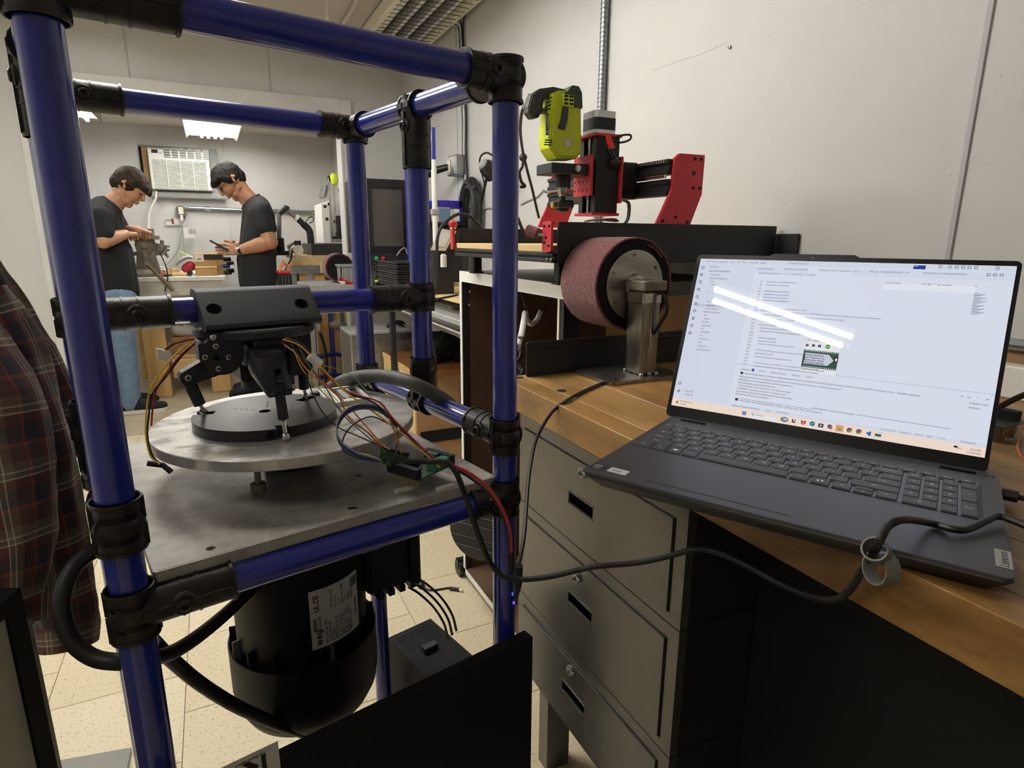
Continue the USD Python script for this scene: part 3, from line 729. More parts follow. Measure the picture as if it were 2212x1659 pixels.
ww = T('wire_harness', 'thin coloured wires from the actuator to the controller board', 'wires')
for m, r, pts in (
    (W_YEL, .0011, [(0.0593,0.6573,1.0224),(0.0729,0.6484,1.017),(0.0816,0.6398,1.0081),(0.0938,0.6306,0.9917),(0.1117,0.62,0.97),(0.1343,0.6078,0.9505),(0.1592,0.594,0.9283),(0.1817,0.5797,0.9048),(0.195,0.5674,0.8903)]),
    (W_BLK, .0011, [(0.0612,0.6572,1.0237),(0.0752,0.6482,1.0183),(0.0846,0.6394,1.0064),(0.0972,0.63,0.9885),(0.1147,0.6195,0.9673),(0.1383,0.6069,0.9577),(0.1638,0.5928,0.928),(0.1884,0.5775,0.8982),(0.2005,0.5655,0.8911)]),
    (W_RED, .0012, [(0.0639,0.6569,1.0231),(0.0772,0.6479,1.0153),(0.0867,0.6392,1.0029),(0.1,0.6296,0.9815),(0.1184,0.6188,0.9671),(0.1429,0.6059,0.9585),(0.1551,0.5951,0.9412),(0.1773,0.581,0.9143),(0.1974,0.5666,0.8928)]),
    (W_ORG, .0009, [(0.0602,0.6572,1.0165),(0.0696,0.6463,1.0079),(0.0764,0.6354,0.9947),(0.0918,0.6233,0.9787),(0.1092,0.6103,0.9603),(0.1263,0.5968,0.937),(0.1411,0.5832,0.9165)]),
    (W_GRN, .0008, [(0.0716,0.6561,1.0183),(0.0814,0.6449,0.9949),(0.0952,0.6329,0.9713),(0.108,0.6207,0.9453),(0.1278,0.6067,0.9238),(0.1442,0.5927,0.9079)]),
    (W_RED, .0008, [(0.0709,0.6562,1.0085),(0.0906,0.6437,0.9819),(0.1062,0.6311,0.963),(0.1146,0.6195,0.9397),(0.1303,0.6062,0.9261),(0.1397,0.5938,0.9118)]),
    (W_YEL, .0008, [(0.0669,0.6566,1.0161),(0.0751,0.6456,0.9904),(0.0926,0.6333,0.9665),(0.1169,0.6191,0.9395),(0.1392,0.6042,0.9178),(0.1488,0.5916,0.9091)]),
    (W_BLK, .0008, [(0.0648,0.6568,1.0177),(0.076,0.6472,0.9999),(0.0792,0.6384,0.9767),(0.0864,0.6291,0.9532),(0.0998,0.6187,0.9343),(0.1228,0.606,0.9222),(0.1434,0.5929,0.9115)]),
    (W_GRN, .0006, [(0.0937,0.6937,0.9872),(0.1099,0.6711,0.9848),(0.1251,0.648,0.9803),(0.1309,0.6265,0.9716),(0.1346,0.6052,0.9685)]),
):
    ww.p('wire', tube(pts, r * .78, 6), m)
lp = T('ribbon_loop', 'round loop of blue and grey wires standing over the turntable edge', 'wires')
for k, (m, o) in enumerate(((W_BLU, 0), (W_BLK, 2), (W_PUR, -2), (W_BLU, 4), (GREYP, 7))):
    lp.p('wire', tube([np.add(q, (0, 0, .0006 * o)) for q in [(0.1623,0.6191,0.8948),(0.1638,0.6129,0.9115),(0.1592,0.6084,0.9303),(0.1445,0.6063,0.9481),(0.1252,0.605,0.9543),(0.1085,0.6025,0.951),(0.0978,0.5987,0.9378),(0.0994,0.5928,0.9222),(0.1128,0.5848,0.9104),(0.1327,0.5749,0.9036)]], .0009, 6), m)
lp.p('wire', tube([(0.1686,0.6174,0.8933),(0.1593,0.5992,0.919),(0.1468,0.5818,0.9459)], .0009, 6), W_YEL)
lp.p('wire', tube([(0.1538,0.6006,0.9332),(0.1321,0.5996,0.9454),(0.11,0.598,0.9364),(0.1003,0.5936,0.9193),(0.1094,0.5859,0.9106),(0.1327,0.5749,0.9031)], .0007, 6), W_BLK)
lp.p('wire', tube([(0.1138,0.5891,0.9123),(0.1261,0.5815,0.9094),(0.1346,0.5745,0.9054)], .0009, 6), W_YEL)
lw = T('wire_harness', 'yellow, red and black wires curving down at the left of the actuator', 'wires')
for m, r, pts in ((W_YEL, .001, [(-0.0221,0.6596,1.0266),(-0.0367,0.6504,1.0177),(-0.0514,0.6408,1.0028),(-0.0618,0.6313,0.9881),(-0.0661,0.6222,0.971),(-0.0686,0.6133,0.9496),(-0.0664,0.6049,0.932),(-0.0594,0.5971,0.9256)]),
                  (W_RED, .001, [(-0.0223,0.6596,1.0243),(-0.0352,0.6511,1.0139),(-0.0502,0.642,0.9971),(-0.0588,0.6333,0.9829),(-0.0622,0.6249,0.9676),(-0.0637,0.6167,0.9567)]),
                  (W_BLK, .001, [(-0.0225,0.6596,1.0229),(-0.0345,0.6505,1.013),(-0.0491,0.641,0.9959),(-0.0605,0.6314,0.9835),(-0.0654,0.6223,0.9643),(-0.0675,0.6134,0.9472),(-0.0647,0.6051,0.9317),(-0.057,0.5973,0.9242)]),
                  (W_YEL, .001, [(-0.0221,0.6596,1.0266),(-0.0323,0.6592,1.025),(-0.0406,0.6588,1.0212),(-0.0462,0.6584,1.0162)]), (W_RED, .001, [(-0.0219,0.6596,1.0284),(-0.0333,0.6592,1.0265),(-0.0416,0.6587,1.0226),(-0.0475,0.6583,1.0181)]), (W_BLK, .001, [(-0.022,0.6596,1.0275),(-0.0322,0.6592,1.0259),(-0.0414,0.6587,1.0239),(-0.0481,0.6582,1.0195)])):
    lw.p('wire', tube(pts, r * .78, 6), m)
c0 = np.array((-0.0491,0.6582,1.0142))
lw.p('plug', hull([c0 + UX * a + UY * b + UZ * c for a in (-.006, .005) for b in (-.004, .004) for c in (-.005 - a * .4, .005 - a * .4)]), WHITEP)
c1 = np.array((-0.0572,0.5993,0.9235))
lw.p('plug', tube([c1 + (-.012, 0, .004), c1, c1 + (.006, -.004, -.006)], .0026, 8, smooth=False), BLK)
c1 = [(0.0815,0.6398,1.0066),(0.0866,0.6392,1.0014),(0.0917,0.6385,0.9962)]
ww.p('connector', tube(c1, .0062, 4, smooth=False, flat=.8), WHITEP)

# ---------------------------------------------------------------- motor under the plate
mo = T('electric_motor', 'black electric motor with fan cowl hanging under the square plate', 'motor', rotz=math.degrees(CA))
MU, MV, MR = .1935, .1935, .083
mo.p('body', cmesh(lathe((MU, MV, .605), Z, [(0, 0), (0, MR), (.2, MR), (.212, MR - .006), (.212, .05), (.232, .05), (.232, 0)], 64)), BLKG)
mo.p('fan_cowl', cmesh(lathe((MU, MV, .495), Z, [(0, 0), (0, .052), (.004, .066), (.016, .082), (.034, .091), (.055, .0945), (.118, .0945), (.118, .0925), (.108, .0925), (.108, 0)], 64)), BLKG)
for i in range(16):
    a = math.radians(i * 22.5 + 4)
    c, s = math.cos(a), math.sin(a)
    Q = [(MU + c * r - s * w, MV + s * r + c * w, z) for r in (MR - .002, .0915) for w in (-.0012, .0012) for z in (.603, .632)]
    mo.p('rib', cmesh(hull(Q)), BLKG if i % 4 else GREYM)
j = mo.p('junction_box', cmesh(box(MU + .072, MU + .135, MV - .055, MV + .055, .655, .80, .006)), BLKP)
mo.p('lid', cmesh(box(MU + .135, MU + .150, MV - .06, MV + .06, .65, .805, .005)), BLKP, under=j)
mo.p('lug', cmesh(cat(*[box(MU + .085 + .016 * i, MU + .093 + .016 * i, MV - .056, MV - .04, .648, .657) for i in range(4)])), BLKP, under=j)
mo.p('drip_tab', cmesh(box(MU + .01, MU + .03, .004, .010, .802, .807, .001)), STEELD)
# nameplate wrapped on the body, lettering reading upwards
def curved(mesh, th0, z0, r):
    """local x runs up along z, local y runs round the body to the left"""
    v, f = mesh
    a = th0 - v[:, 1] / r
    rr = r + v[:, 2]
    return np.stack([MU + rr * np.cos(a), MV + rr * np.sin(a), z0 + v[:, 0]], 1), f[:, ::-1]
def angle_of(q):
    return math.atan2(q[1] - MV, q[0] - MU)
TH0, TH1 = math.radians(-101), math.radians(-52)
LZ0, LZ1 = .632, .712
LW = (TH1 - TH0) * MR
def patch(x0, x1, y0, y1, h, k=14):
    ys = np.linspace(y0, y1, k)
    g = [(x, y, z) for y in ys for x in (x0, x1) for z in (0, h)]
    v = np.array(g); ff = []
    for i in range(k - 1):
        b = i * 4; n = b + 4
        for q in ((b, b + 2, n + 2, n), (b + 1, n + 1, n + 3, b + 3), (b, n, n + 1, b + 1), (b + 2, b + 3, n + 3, n + 2)):
            ff += [(q[0], q[1], q[2]), (q[0], q[2], q[3])]
    e = (k - 1) * 4
    ff += [(0, 1, 3), (0, 3, 2), (e, e + 2, e + 3), (e, e + 3, e + 1)]
    return v, np.array(ff)
Zt = np.array([0, 0, 1.])
np_ = mo.p('nameplate', cmesh(curved(patch(0, LZ1 - LZ0, -LW, 0, .0004), TH0, LZ0, MR)), PAPER, label='silver nameplate label')
tx = []
def mtext(s, x, y, h, w=None, bold=False):
    m = text(s, (x, y, .0004), (1, 0, 0), (0, 1, 0), h=h, width=w, t=.0002, bold=bold)
    tx.append(curved(m, TH0, LZ0, MR))
mtext('weg', .004, -.0125, .0075, bold=True)
mtext('NEMA', .0245, -.0075, .0045, bold=True); mtext('Premium', .0245, -.0125, .0036)
mtext('UL', .051, -.011, .006, bold=True); mtext('CE', .063, -.011, .006, bold=True)
for i in range(9):
    mtext(['PH 1  FR 56C  HP 1', 'V 115/208-230', 'A 12.8/6.4', 'RPM 1750  HZ 60', 'SF 1.15  SFA 14.0', 'INS CL F  DT 80K', 'IP 55  DUTY CONT', 'ENCL TEFC  CODE J', 'AMB 40C  LR 52'][i], .004 + (i % 2) * .001, -.020 - i * .0045, .0028)
for i in range(7):
    mtext('MADE IN BRAZIL'[:8 + i % 5] if i == 6 else ['LOW VOLTAGE', 'T1 T2 T3', 'T4 T5', 'HIGH VOLTAGE', 'L1 L2', 'INVERT', '60HZ 230V'][i], .048, -.028 - i * .0052, .0027)
mo.p('nameplate_print', cmesh(cat(*tx)), INK, under=np_)
mo.p('nameplate_block', cmesh(cat(curved(patch(.062, .075, -LW + .002, -LW + .014, .0007, 4), TH0, LZ0, MR), curved(patch(.02, .045, -.066, -.0632, .0006, 3), TH0, LZ0, MR))), INKG, under=np_)

# ---------------------------------------------------------------- cables of the frame
solo('power_cord', tube([np.array(q) for q in [(-0.0832,0.6547,0.8368),(-0.1004,0.6379,0.8437),(-0.1184,0.6202,0.8454),(-0.1357,0.602,0.8395),(-0.1449,0.5852,0.8175),(-0.1407,0.5715,0.7908),(-0.125,0.5605,0.7726),(-0.1025,0.5505,0.7674)]] + [np.array(q) for q in [(-0.0859,0.5635,0.7549),(-0.0683,0.6037,0.7309),(-0.0454,0.6434,0.7184),(-0.0152,0.6823,0.7166),(0.0145,0.7199,0.7201)]], .0072, 12), RUB, 'thick black cord looping out left of the front post and back under the motor', 'cable')
solo('power_cord', tube([(-0.0847,0.594,0.7531),(-0.0763,0.6153,0.7175),(-0.0554,0.6376,0.6635),(-0.0241,0.6596,0.6046),(0.0129,0.6799,0.5506),(0.0606,0.6974,0.4952)], .0072, 12), RUB, 'thick black cord sloping down from the left post behind the black panel', 'cable')
solo('thick_hose', tube([(0.128,0.9212,0.8952),(0.1435,0.9087,0.905),(0.1604,0.8856,0.9198),(0.1837,0.8504,0.9312),(0.2068,0.809,0.9369),(0.2272,0.7671,0.9347),(0.2502,0.7493,0.9222),(0.2727,0.7521,0.9047),(0.2878,0.7571,0.8863)], .0098, 14), RUBG, 'dusty thick rubber hose arching over the rear low rail', 'hose')
pn = T('black_board', 'black board with a white label standing in front of the blue frame', 'board', rotz=math.degrees(CA))
PV = -.020
pn.p('board', cmesh(box(-.05, SQ + .018, PV - .018, PV, .0, .640, .0015)), BLKM)
ln, rn = (0.0968,-0.038,0.6367), (0.0495,-0.038,0.666)
lx1, lz1 = (0.0939,-0.038,0.6649)[0], (0.0939,-0.038,0.6649)[2]
lb = pn.p('label', cmesh(box(lx1 - .105, lx1, PV - .0186, PV - .018, lz1 - .07, lz1)), PAPER, label='white shipping label, upside down')
def ptext(s, u, z, h, bold=False):
    return text(s, (u, PV - .0186, z), (-1, 0, 0), (0, 0, -1), h=h, t=.0003, bold=bold)
kz = lz1 - .024
kk = cat(prism(sbox(0, 0, .004, .018), (lx1 - .012, PV - .0186, lz1 - .007), (-1, 0, 0), (0, 0, -1), (0, -1, 0), 0, .0003),
         prism([(.0065, .009), (.0145, 0), (.021, 0), (.013, .009), (.021, .018), (.0145, .018)], (lx1 - .012, PV - .0186, lz1 - .007), (-1, 0, 0), (0, 0, -1), (0, -1, 0), 0, .0003))
pn.p('logo', cmesh(kk), INK, under=lb)
pn.p('print', cmesh(cat(ptext('11/07', lx1 - .012, lz1 - .032, .006), ptext('CAUTION HOT SURFACE', lx1 - .045, lz1 - .012, .0026), ptext('DO NOT OPEN WHILE', lx1 - .045, lz1 - .018, .0026), ptext('POWER IS CONNECTED', lx1 - .045, lz1 - .024, .0026), ptext('Top 33 x 12 Made in', lx1 - .012, lz1 - .0045, .002))), INK, under=lb)

vf = T('drive_box', 'dark vented drive box standing on the floor behind the black panel', 'power unit')
V0, V1, V2 = (np.array(k) for k in [(0.2399,1.0337,0.36),(0.3354,1.057,0.36),(0.3553,0.9878,0.36)])
va = (V1 - V0); vl = np.linalg.norm(va); va /= vl
vb = np.array([va[1], -va[0], 0.]); vw = .16
bx = lambda a0, a1, b0, b1, z0, z1: hull([V0 + va * a + vb * b + UZ * (z - .36) for a in (a0, a1) for b in (b0, b1) for z in (z0, z1)])
vf.p('case', bx(0, vl, 0, vw, 0, .36), BLKM)
for g in range(2):
    for i in range(6):
        a = vl * (.10 + .44 * g)
        vf.p('vent_slot', bx(a, a + vl * .34, .012 + i * .009, .016 + i * .009, .36, .3606), BLKM)
vf.p('handle', bx(vl * .3, vl * .6, .075, .09, .36, .372), BLKP)
t = T('cable_bundle', 'three black leads hanging from the motor box to the drive box', 'cables')
for k in range(3):
    t.p('lead', tube([np.add(q, (.008 * k, 0, .006 * k)) for q in [(0.2443,0.887,0.5544),(0.263,0.8894,0.5355),(0.2872,0.8898,0.5033),(0.3064,0.8913,0.4645),(0.316,0.8959,0.4255)]], .0022, 6), W_BLK)
t = T('adapter_lead', 'thin black lead with an inline block and a white plug end on the tile floor', 'cable')
t.p('cable', tube([(0.5302,1.8662,0.004),(0.5246,1.8154,0.004),(0.5183,1.7486,0.004)], .003, 6), W_BLK)
q = [(0.5163,1.7673,0.008),(0.5194,1.7167,0.008)]
t.p('inline_block', tube(q, .011, 8), BLK)
t.p('cable', tube([(0.5213,1.7228,0.004),(0.54,1.6929,0.004),(0.5769,1.6842,0.004),(0.6021,1.6781,0.004),(0.624,1.6587,0.004)], .003, 6), W_BLK)
t.p('plug', tube([(0.6001,1.6726,0.006),(0.6246,1.6519,0.006)], .0065, 8), BLK)
t.p('plug_tip', tube([(0.6246,1.6519,0.006),(0.6322,1.6424,0.006)], .0045, 8), WHITEP)
t = T('dc_lead', 'red and black lead running from the controller board down the right post', 'cable')
t.p('wire', tube([(0.2148,0.5816,0.8841),(0.2282,0.5722,0.8777),(0.2452,0.5608,0.8628),(0.2573,0.5509,0.8427),(0.2648,0.5429,0.8171),(0.265,0.5383,0.7886)], .0019, 6), W_RED)
t.p('wire', tube([(0.2147,0.5816,0.8819),(0.2328,0.5703,0.8695),(0.2497,0.5587,0.8518),(0.2596,0.5498,0.8317),(0.2639,0.5433,0.8116),(0.2636,0.539,0.7886)], .0016, 6), W_BLK)
t.p('plug', tube([(0.2645,0.5385,0.7903),(0.2651,0.5383,0.7676)], .0042, 10), BLK)

# ---------------------------------------------------------------- flannel shirt and the upright board at the left edge
def plaid(name):
    n = {'t': ('texture_coordinate', {}), 's': ('separate_xyz', {}), 'p': ('principled_bsdf', {'roughness': .9, 'sheen_weight': .2})}
    L = [('t.UV', 's.vector')]
    base = lin('#2a2422')
    for ax in 'xy':
        n['f' + ax] = ('math', {'math_type': 'fraction'})
        n['r' + ax] = ('rgb_ramp', {'ramp': [(0, lin('#5f423a')), (.16, lin('#5f423a')), (.161, lin('#7c6f5b')), (.30, lin('#7c6f5b')), (.301, lin('#cfc7b8')), (.325, lin('#cfc7b8')), (.326, lin('#7c6f5b')), (.40, lin('#7c6f5b')), (.401, lin('#d6cebf')), (.43, lin('#d6cebf')), (.431, lin('#6d3e36')), (.58, lin('#7c4239')), (.581, lin('#383a45')), (.86, lin('#383a45')), (.861, lin('#96503f')), (.92, lin('#96503f')), (.921, lin('#5f423a')), (1, lin('#5f423a'))], 'interpolate': False})
        L += [('s.' + ax, f'f{ax}.value1'), (f'f{ax}.value', f'r{ax}.fac')]
    n['mx'] = ('mix_color', {'blend_type': 'mix', 'fac': .5})
    n['w'] = ('noise_texture', {'scale': 900., 'detail': 1})
    n['b'] = ('bump', {'strength': .5, 'distance': .0006})
    L += [('rx.color', 'mx.a'), ('ry.color', 'mx.b'), ('mx.result', 'p.base_color'), ('w.fac', 'b.height'), ('b.normal', 'p.normal')]
    LOOKS[name] = usdkit.material(stage, '/World/Looks/' + name, n, L, surface='p.BSDF')
    return LOOKS[name]
PLAID = plaid('flannel_plaid')

def loft(centers, ra, rb, ax_a, sec=40, wr=.004, seed=1, vrep=1.0, urep=4):
    """a cloth tube with folds; uv in repeats of the check"""
    P = spline(centers, 8); n = len(P)
    ra = np.interp(np.linspace(0, 1, n), np.linspace(0, 1, len(ra)), ra); rb = np.interp(np.linspace(0, 1, n), np.linspace(0, 1, len(rb)), rb)
    tan = np.gradient(P, axis=0); tan /= np.linalg.norm(tan, axis=1, keepdims=True)
    s = np.concatenate([[0], np.cumsum(np.linalg.norm(np.diff(P, axis=0), axis=1))])
    ang = np.linspace(0, 2 * np.pi, sec + 1)
    V, UV, C, Nn = [], [], [], []
    for i in range(n):
        a = np.asarray(ax_a, float); a = a - tan[i] * (a @ tan[i]); a /= np.linalg.norm(a); b = np.cross(tan[i], a)
        for t in ang:
            V.append(P[i] + a * math.cos(t) * ra[i] + b * math.sin(t) * rb[i]); Nn.append(a * math.cos(t) + b * math.sin(t))
            C.append((math.cos(t) * 2.2 + seed, math.sin(t) * 2.2, s[i] * 14)); UV.append((t / (2 * np.pi) * urep, s[i] / .062 * vrep))
    V = np.array(V) + np.array(Nn) * ((meshkit.fbm(np.array(C), 3, seed) - .5) * 2 * wr)[:, None]
    m = sec + 1
    i, j = np.meshgrid(np.arange(n - 1), np.arange(sec), indexing='ij')
    q = np.stack([i * m + j, i * m + j + 1, (i + 1) * m + j + 1, (i + 1) * m + j], -1).reshape(-1, 4)
    return (np.array(V), np.vstack([q[:, [0, 1, 2]], q[:, [0, 2, 3]]])), np.array(UV)

sh = T('flannel_shirt', 'brown, grey and red plaid flannel shirt hanging at the left edge', 'shirt')
m, uv = loft([(-0.2236,0.7889,1.0654),(-0.2082,0.7862,1.0176),(-0.2007,0.7813,0.9585),(-0.1936,0.7762,0.8866),(-0.1904,0.7701,0.8067),(-0.1881,0.7639,0.7467),(-0.1866,0.7574,0.7061)], [.034, .037, .038, .038, .036, .032, .029], [.028, .032, .034, .034, .03, .027, .024], (1, .2, 0), wr=.006, seed=3, urep=5)
sh.p('sleeve', m, PLAID, uv=uv)
m, uv = loft([(-0.1869,0.7614,0.709),(-0.1866,0.7568,0.6928),(-0.1878,0.7519,0.6749)], [.030, .031, .029], [.025, .026, .025], (1, .2, 0), wr=.0015, seed=5, urep=4)
sh.p('cuff', m, PLAID, uv=uv)
m, uv = loft([(-0.2383,0.8471,1.1195),(-0.2298,0.8453,1.0608),(-0.2198,0.8438,0.9937),(-0.2053,0.8434,0.9303),(-0.1918,0.8424,0.8835),(-0.1869,0.8394,0.8635)], [.02, .035, .05, .052, .046, .03], [.01, .014, .016, .016, .014, .01], (1, .2, -.1), wr=.005, seed=9, urep=5)
sh.p('back_panel', m, PLAID, uv=uv)
m, uv = loft([(-0.2291,0.7246,1.0458),(-0.2246,0.7156,0.9771),(-0.223,0.7056,0.9066),(-0.2184,0.6966,0.8327),(-0.2173,0.6864,0.7778)], [.04, .06, .065, .05, .035], [.03, .035, .035, .03, .022], (1, .2, 0), wr=.008, seed=13, urep=7)
sh.p('front_panel', m, PLAID, uv=uv)
m, uv = loft([(-0.2098,0.7201,0.8191),(-0.2045,0.706,0.7836),(-0.2038,0.6906,0.7479)], [.028, .028, .024], [.024, .024, .02], (1, .2, 0), wr=.003, seed=21, urep=3)
sh.p('second_sleeve', m, PLAID, uv=uv)

bd = T('whiteboard', 'dark framed whiteboard with aluminium trim standing at the left edge, under the shirt', 'board')
e0, e1 = np.array((-0.1845,0.6337,0.7005)), np.array((-0.223,0.5354,0.7915))
ta = (e1 - e0); ta[2] = 0; ta /= np.linalg.norm(ta); tb = np.array([-ta[1], ta[0], 0.])
if tb @ e0 < 0:
    tb = -tb
bxx = lambda a0, a1, b0, b1, z0, z1: hull([np.array([e0[0], e0[1], 0]) + ta * a + tb * b + UZ * z for a in (a0, a1) for b in (b0, b1) for z in (z0, z1)])
zt_ = (-0.1816,0.6345,0.7985)[2]
bd.p('frame', bxx(0, .020, 0, .022, 0, zt_), BLKM)
bd.p('trim_strip', bxx(-.005, 0, 0, .006, 0, zt_ - .02), ALUE)
bd.p('trim_strip', bxx(-.003, 0, .011, .016, 0, zt_ - .02), ALUE)
bd.p('core', bxx(.020, .4, .003, .019, 0, zt_ - .0), CREAM)
bd.p('top_frame', bxx(0, .4, 0, .022, zt_, zt_ + .016), BLKM)

solo('steel_plate', prism([tuple(k[:2]) for k in [(-0.4045,1.4064,0),(-0.2675,1.3782,0),(-0.2707,1.2807,0),(-0.3967,1.3176,0)]], (0, 0, 0), (1, 0, 0), (0, 1, 0), (0, 0, 1), .0, .012), GREYM, 'flat grey metal foot plate on the tiles at the bottom left', 'foot plate')

# ---------------------------------------------------------------- butcher block bench
BX0, BX1, BY0, BY1, BZ0, BZ1 = .471, 1.20, -.6, 1.005, .8205, .8705
bt = T('workbench', 'worn butcher block workbench along the right wall, under the laptop', 'workbench')
xs = [BX0, BX0 + .042] + list(np.linspace(BX0 + .042, BX1, 8)[1:])
for i in range(len(xs) - 1):
    bt.p('board', box(xs[i] + (.0002 if i else 0), xs[i + 1] - .0002, BY0, BY1, BZ0, BZ1 - (.0002 if i % 2 else 0), .0008), WOODB[(i * 2) % 3])
bt.p('dowel_plug', lathe((0.5215,0.866,0.8704), UZ, [(0, 0), (0, .0085), (.0006, .0085), (.0006, 0)], 18), INK)
bt.p('dowel_plug', lathe((0.5003,0.9853,0.8704), UZ, [(0, 0), (0, .008), (.0006, .008), (.0006, 0)], 18), INK)

# three stacked drawer units
CY0, CY1, CX1 = .488, .923, 1.13
rows = [(.658, .8205), (.470, .656), (.310, .468)]
names = ['top', 'middle', 'lowest']
for i, (z0, z1) in enumerate(rows):
    cb = T('drawer_unit', ['grey steel drawer unit directly under the bench top, beside the laptop corner', 'grey steel drawer unit in the middle of the stack under the bench', 'grey steel drawer unit at the bottom of the stack under the bench'][i], 'drawer cabinet', 'stacked drawer units')
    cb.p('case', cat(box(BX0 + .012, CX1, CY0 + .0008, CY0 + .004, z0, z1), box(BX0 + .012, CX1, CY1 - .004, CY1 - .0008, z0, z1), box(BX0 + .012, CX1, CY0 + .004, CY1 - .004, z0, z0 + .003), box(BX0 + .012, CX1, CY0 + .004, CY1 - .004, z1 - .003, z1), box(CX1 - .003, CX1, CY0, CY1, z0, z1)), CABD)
    fw = .020
    def fp(y0, y1, za, zb, x=.0, d=.013):
        # mitred frame strips, chamfered towards the drawer
        return box(BX0 + x, BX0 + x + d, y0, y1, za, zb, .0015)
    cb.p('frame_strip', prism([(CY0, z1), (CY1, z1), (CY1 - fw, z1 - fw), (CY0 + fw, z1 - fw)], (BX0, 0, 0), (0, 1, 0), (0, 0, 1), (1, 0, 0), 0, .013), CAB)
    cb.p('frame_strip', prism([(CY0, z0), (CY1, z0), (CY1 - fw, z0 + fw * .7), (CY0 + fw, z0 + fw * .7)], (BX0, 0, 0), (0, 1, 0), (0, 0, 1), (1, 0, 0), 0, .013), CAB)
    cb.p('frame_strip', prism([(CY0, z0), (CY0, z1), (CY0 + fw, z1 - fw), (CY0 + fw, z0 + fw * .7)], (BX0, 0, 0), (0, 1, 0), (0, 0, 1), (1, 0, 0), 0, .013), CAB)
    cb.p('frame_strip', prism([(CY1, z0), (CY1, z1), (CY1 - fw, z1 - fw), (CY1 - fw, z0 + fw * .7)], (BX0, 0, 0), (0, 1, 0), (0, 0, 1), (1, 0, 0), 0, .013), CAB)
    y0, y1, za, zb = CY0 + fw + .003, CY1 - fw - .002, z0 + fw * .7 + .002, z1 - fw - .002
    hz = {0: (0.471,0.7136,0.7319), 1: (0.471,0.7058,0.5613), 2: (0.471,0.7165,0.3853)}[i]
    ha, hb = hz[1] - .034, hz[1] + .034
    za_h, zb_h = hz[2] - .0095, hz[2] + .0095
    front = sbox(y0, za, y1, zb).buffer(-.002).buffer(.002).difference(sbox(ha, za_h, hb, zb_h))
    dr = cb.p('drawer_front', prism(front, (BX0 - .003, 0, 0), (0, 1, 0), (0, 0, 1), (1, 0, 0), 0, .016), CAB)
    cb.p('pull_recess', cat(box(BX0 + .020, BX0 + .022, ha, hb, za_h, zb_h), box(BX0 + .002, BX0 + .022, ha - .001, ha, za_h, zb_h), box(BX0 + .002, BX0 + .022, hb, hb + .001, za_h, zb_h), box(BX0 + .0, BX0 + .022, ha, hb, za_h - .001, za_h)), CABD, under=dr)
    cb.p('pull_lip', cat(box(BX0 - .0045, BX0 - .002, ha - .002, hb + .002, za_h - .002, za_h - .0005), box(BX0 - .0045, BX0 - .002, ha - .002, hb + .002, zb_h + .0005, zb_h + .002)), CAB, under=dr)
    lz = {0: (0.471,0.7092,0.7861), 1: (0.471,0.7154,0.6082), 2: (0.471,0.7236,0.4329)}[i]
    k = cb.p('latch', cat(cyl((BX0 - .003, lz[1], lz[2]), (BX0 - .007, lz[1], lz[2]), .0085, sec=16), cyl((BX0 - .007, lz[1], lz[2]), (BX0 - .0085, lz[1] - .002, lz[2]), .004, sec=6), box(BX0 - .0075, BX0 - .005, lz[1] - .013, lz[1], lz[2] - .002, lz[2] + .0035, .0008)), GREYM, under=dr, label='small grey thumb latch')
    for dz in (-.02, .01):
        cb.p('rivet', lathe((BX0 - .003, (0.471,0.7876,0.7656)[1] + .0, z1 - .06 + dz), (-1, 0, 0), [(0, 0), (0, .0012), (.0006, .0008), (.0006, 0)], 8), CABD, under=dr)
bt.p('leg', box(.545, .60, .925, .965, 0, .3085, .002), CAB)
bt.p('back_panel', box(.60, .612, -.6, .487, .0, BZ0), CABD, label='added black board standing in for the shade under the bench')  # near-black board added so the space under the bench reads as shade
bt.p('leg', box(.55, .60, -.6, -.55, 0, BZ0, .002), CABD)
bt.p('leg', box(1.14, 1.19, -.6, -.55, 0, BZ0, .002), CABD)
bt.p('leg', box(1.14, 1.19, .95, 1.0, 0, BZ0, .002), CABD)

# behind the bench
t = T('splash_board', 'tan hardboard strip with a grey rail along the wall behind the bench', 'board')
bz = [(1.225,0.5634,0.9443)[2], (1.225,0.5578,0.994)[2], (1.225,0.5503,0.8675)[2]]
t.p('panel', box(1.222, WX - .001, -.6, 1.6, bz[2], bz[0]), BROWNL)
t.p('rail', box(1.212, WX - .001, -.6, 1.6, bz[0], bz[0] + .018, .002), GREYM)
t.p('rail_lip', box(1.206, 1.212, -.6, 1.6, bz[0] + .010, bz[0] + .018, .001), GREYP)
solo('cable_trunking', box(1.168, 1.2055, -.6, .62, .8705, .8705 + .055, .003), WHITEC, 'white cable trunking lying along the back of the bench right of the laptop', 'trunking')
t = T('tool_tray', 'low black folded steel tray standing across the far end of the bench', 'tray')
ty = .985
ta0, ta1 = (0.5149,0.985,0.9365), (0.7333,0.985,0.9403)
t.p('front', prism(sbox(ta0[0], .8705, 1.17, ta0[2]).buffer(-.004).buffer(.004), (0, ty, 0), (1, 0, 0), (0, 0, 1), (0, 1, 0), 0, .003), BLKP)
t.p('lip', box(ta0[0] + .005, 1.165, ty - .003, ty, ta0[2] - .012, ta0[2] - .009, .001), BLKP)
t.p('side', box(1.167, 1.17, .72, ty, .8705, .95), BLKP)
t.p('back', box(.95, 1.167, .716, .72, .8705, .885), BLKP)

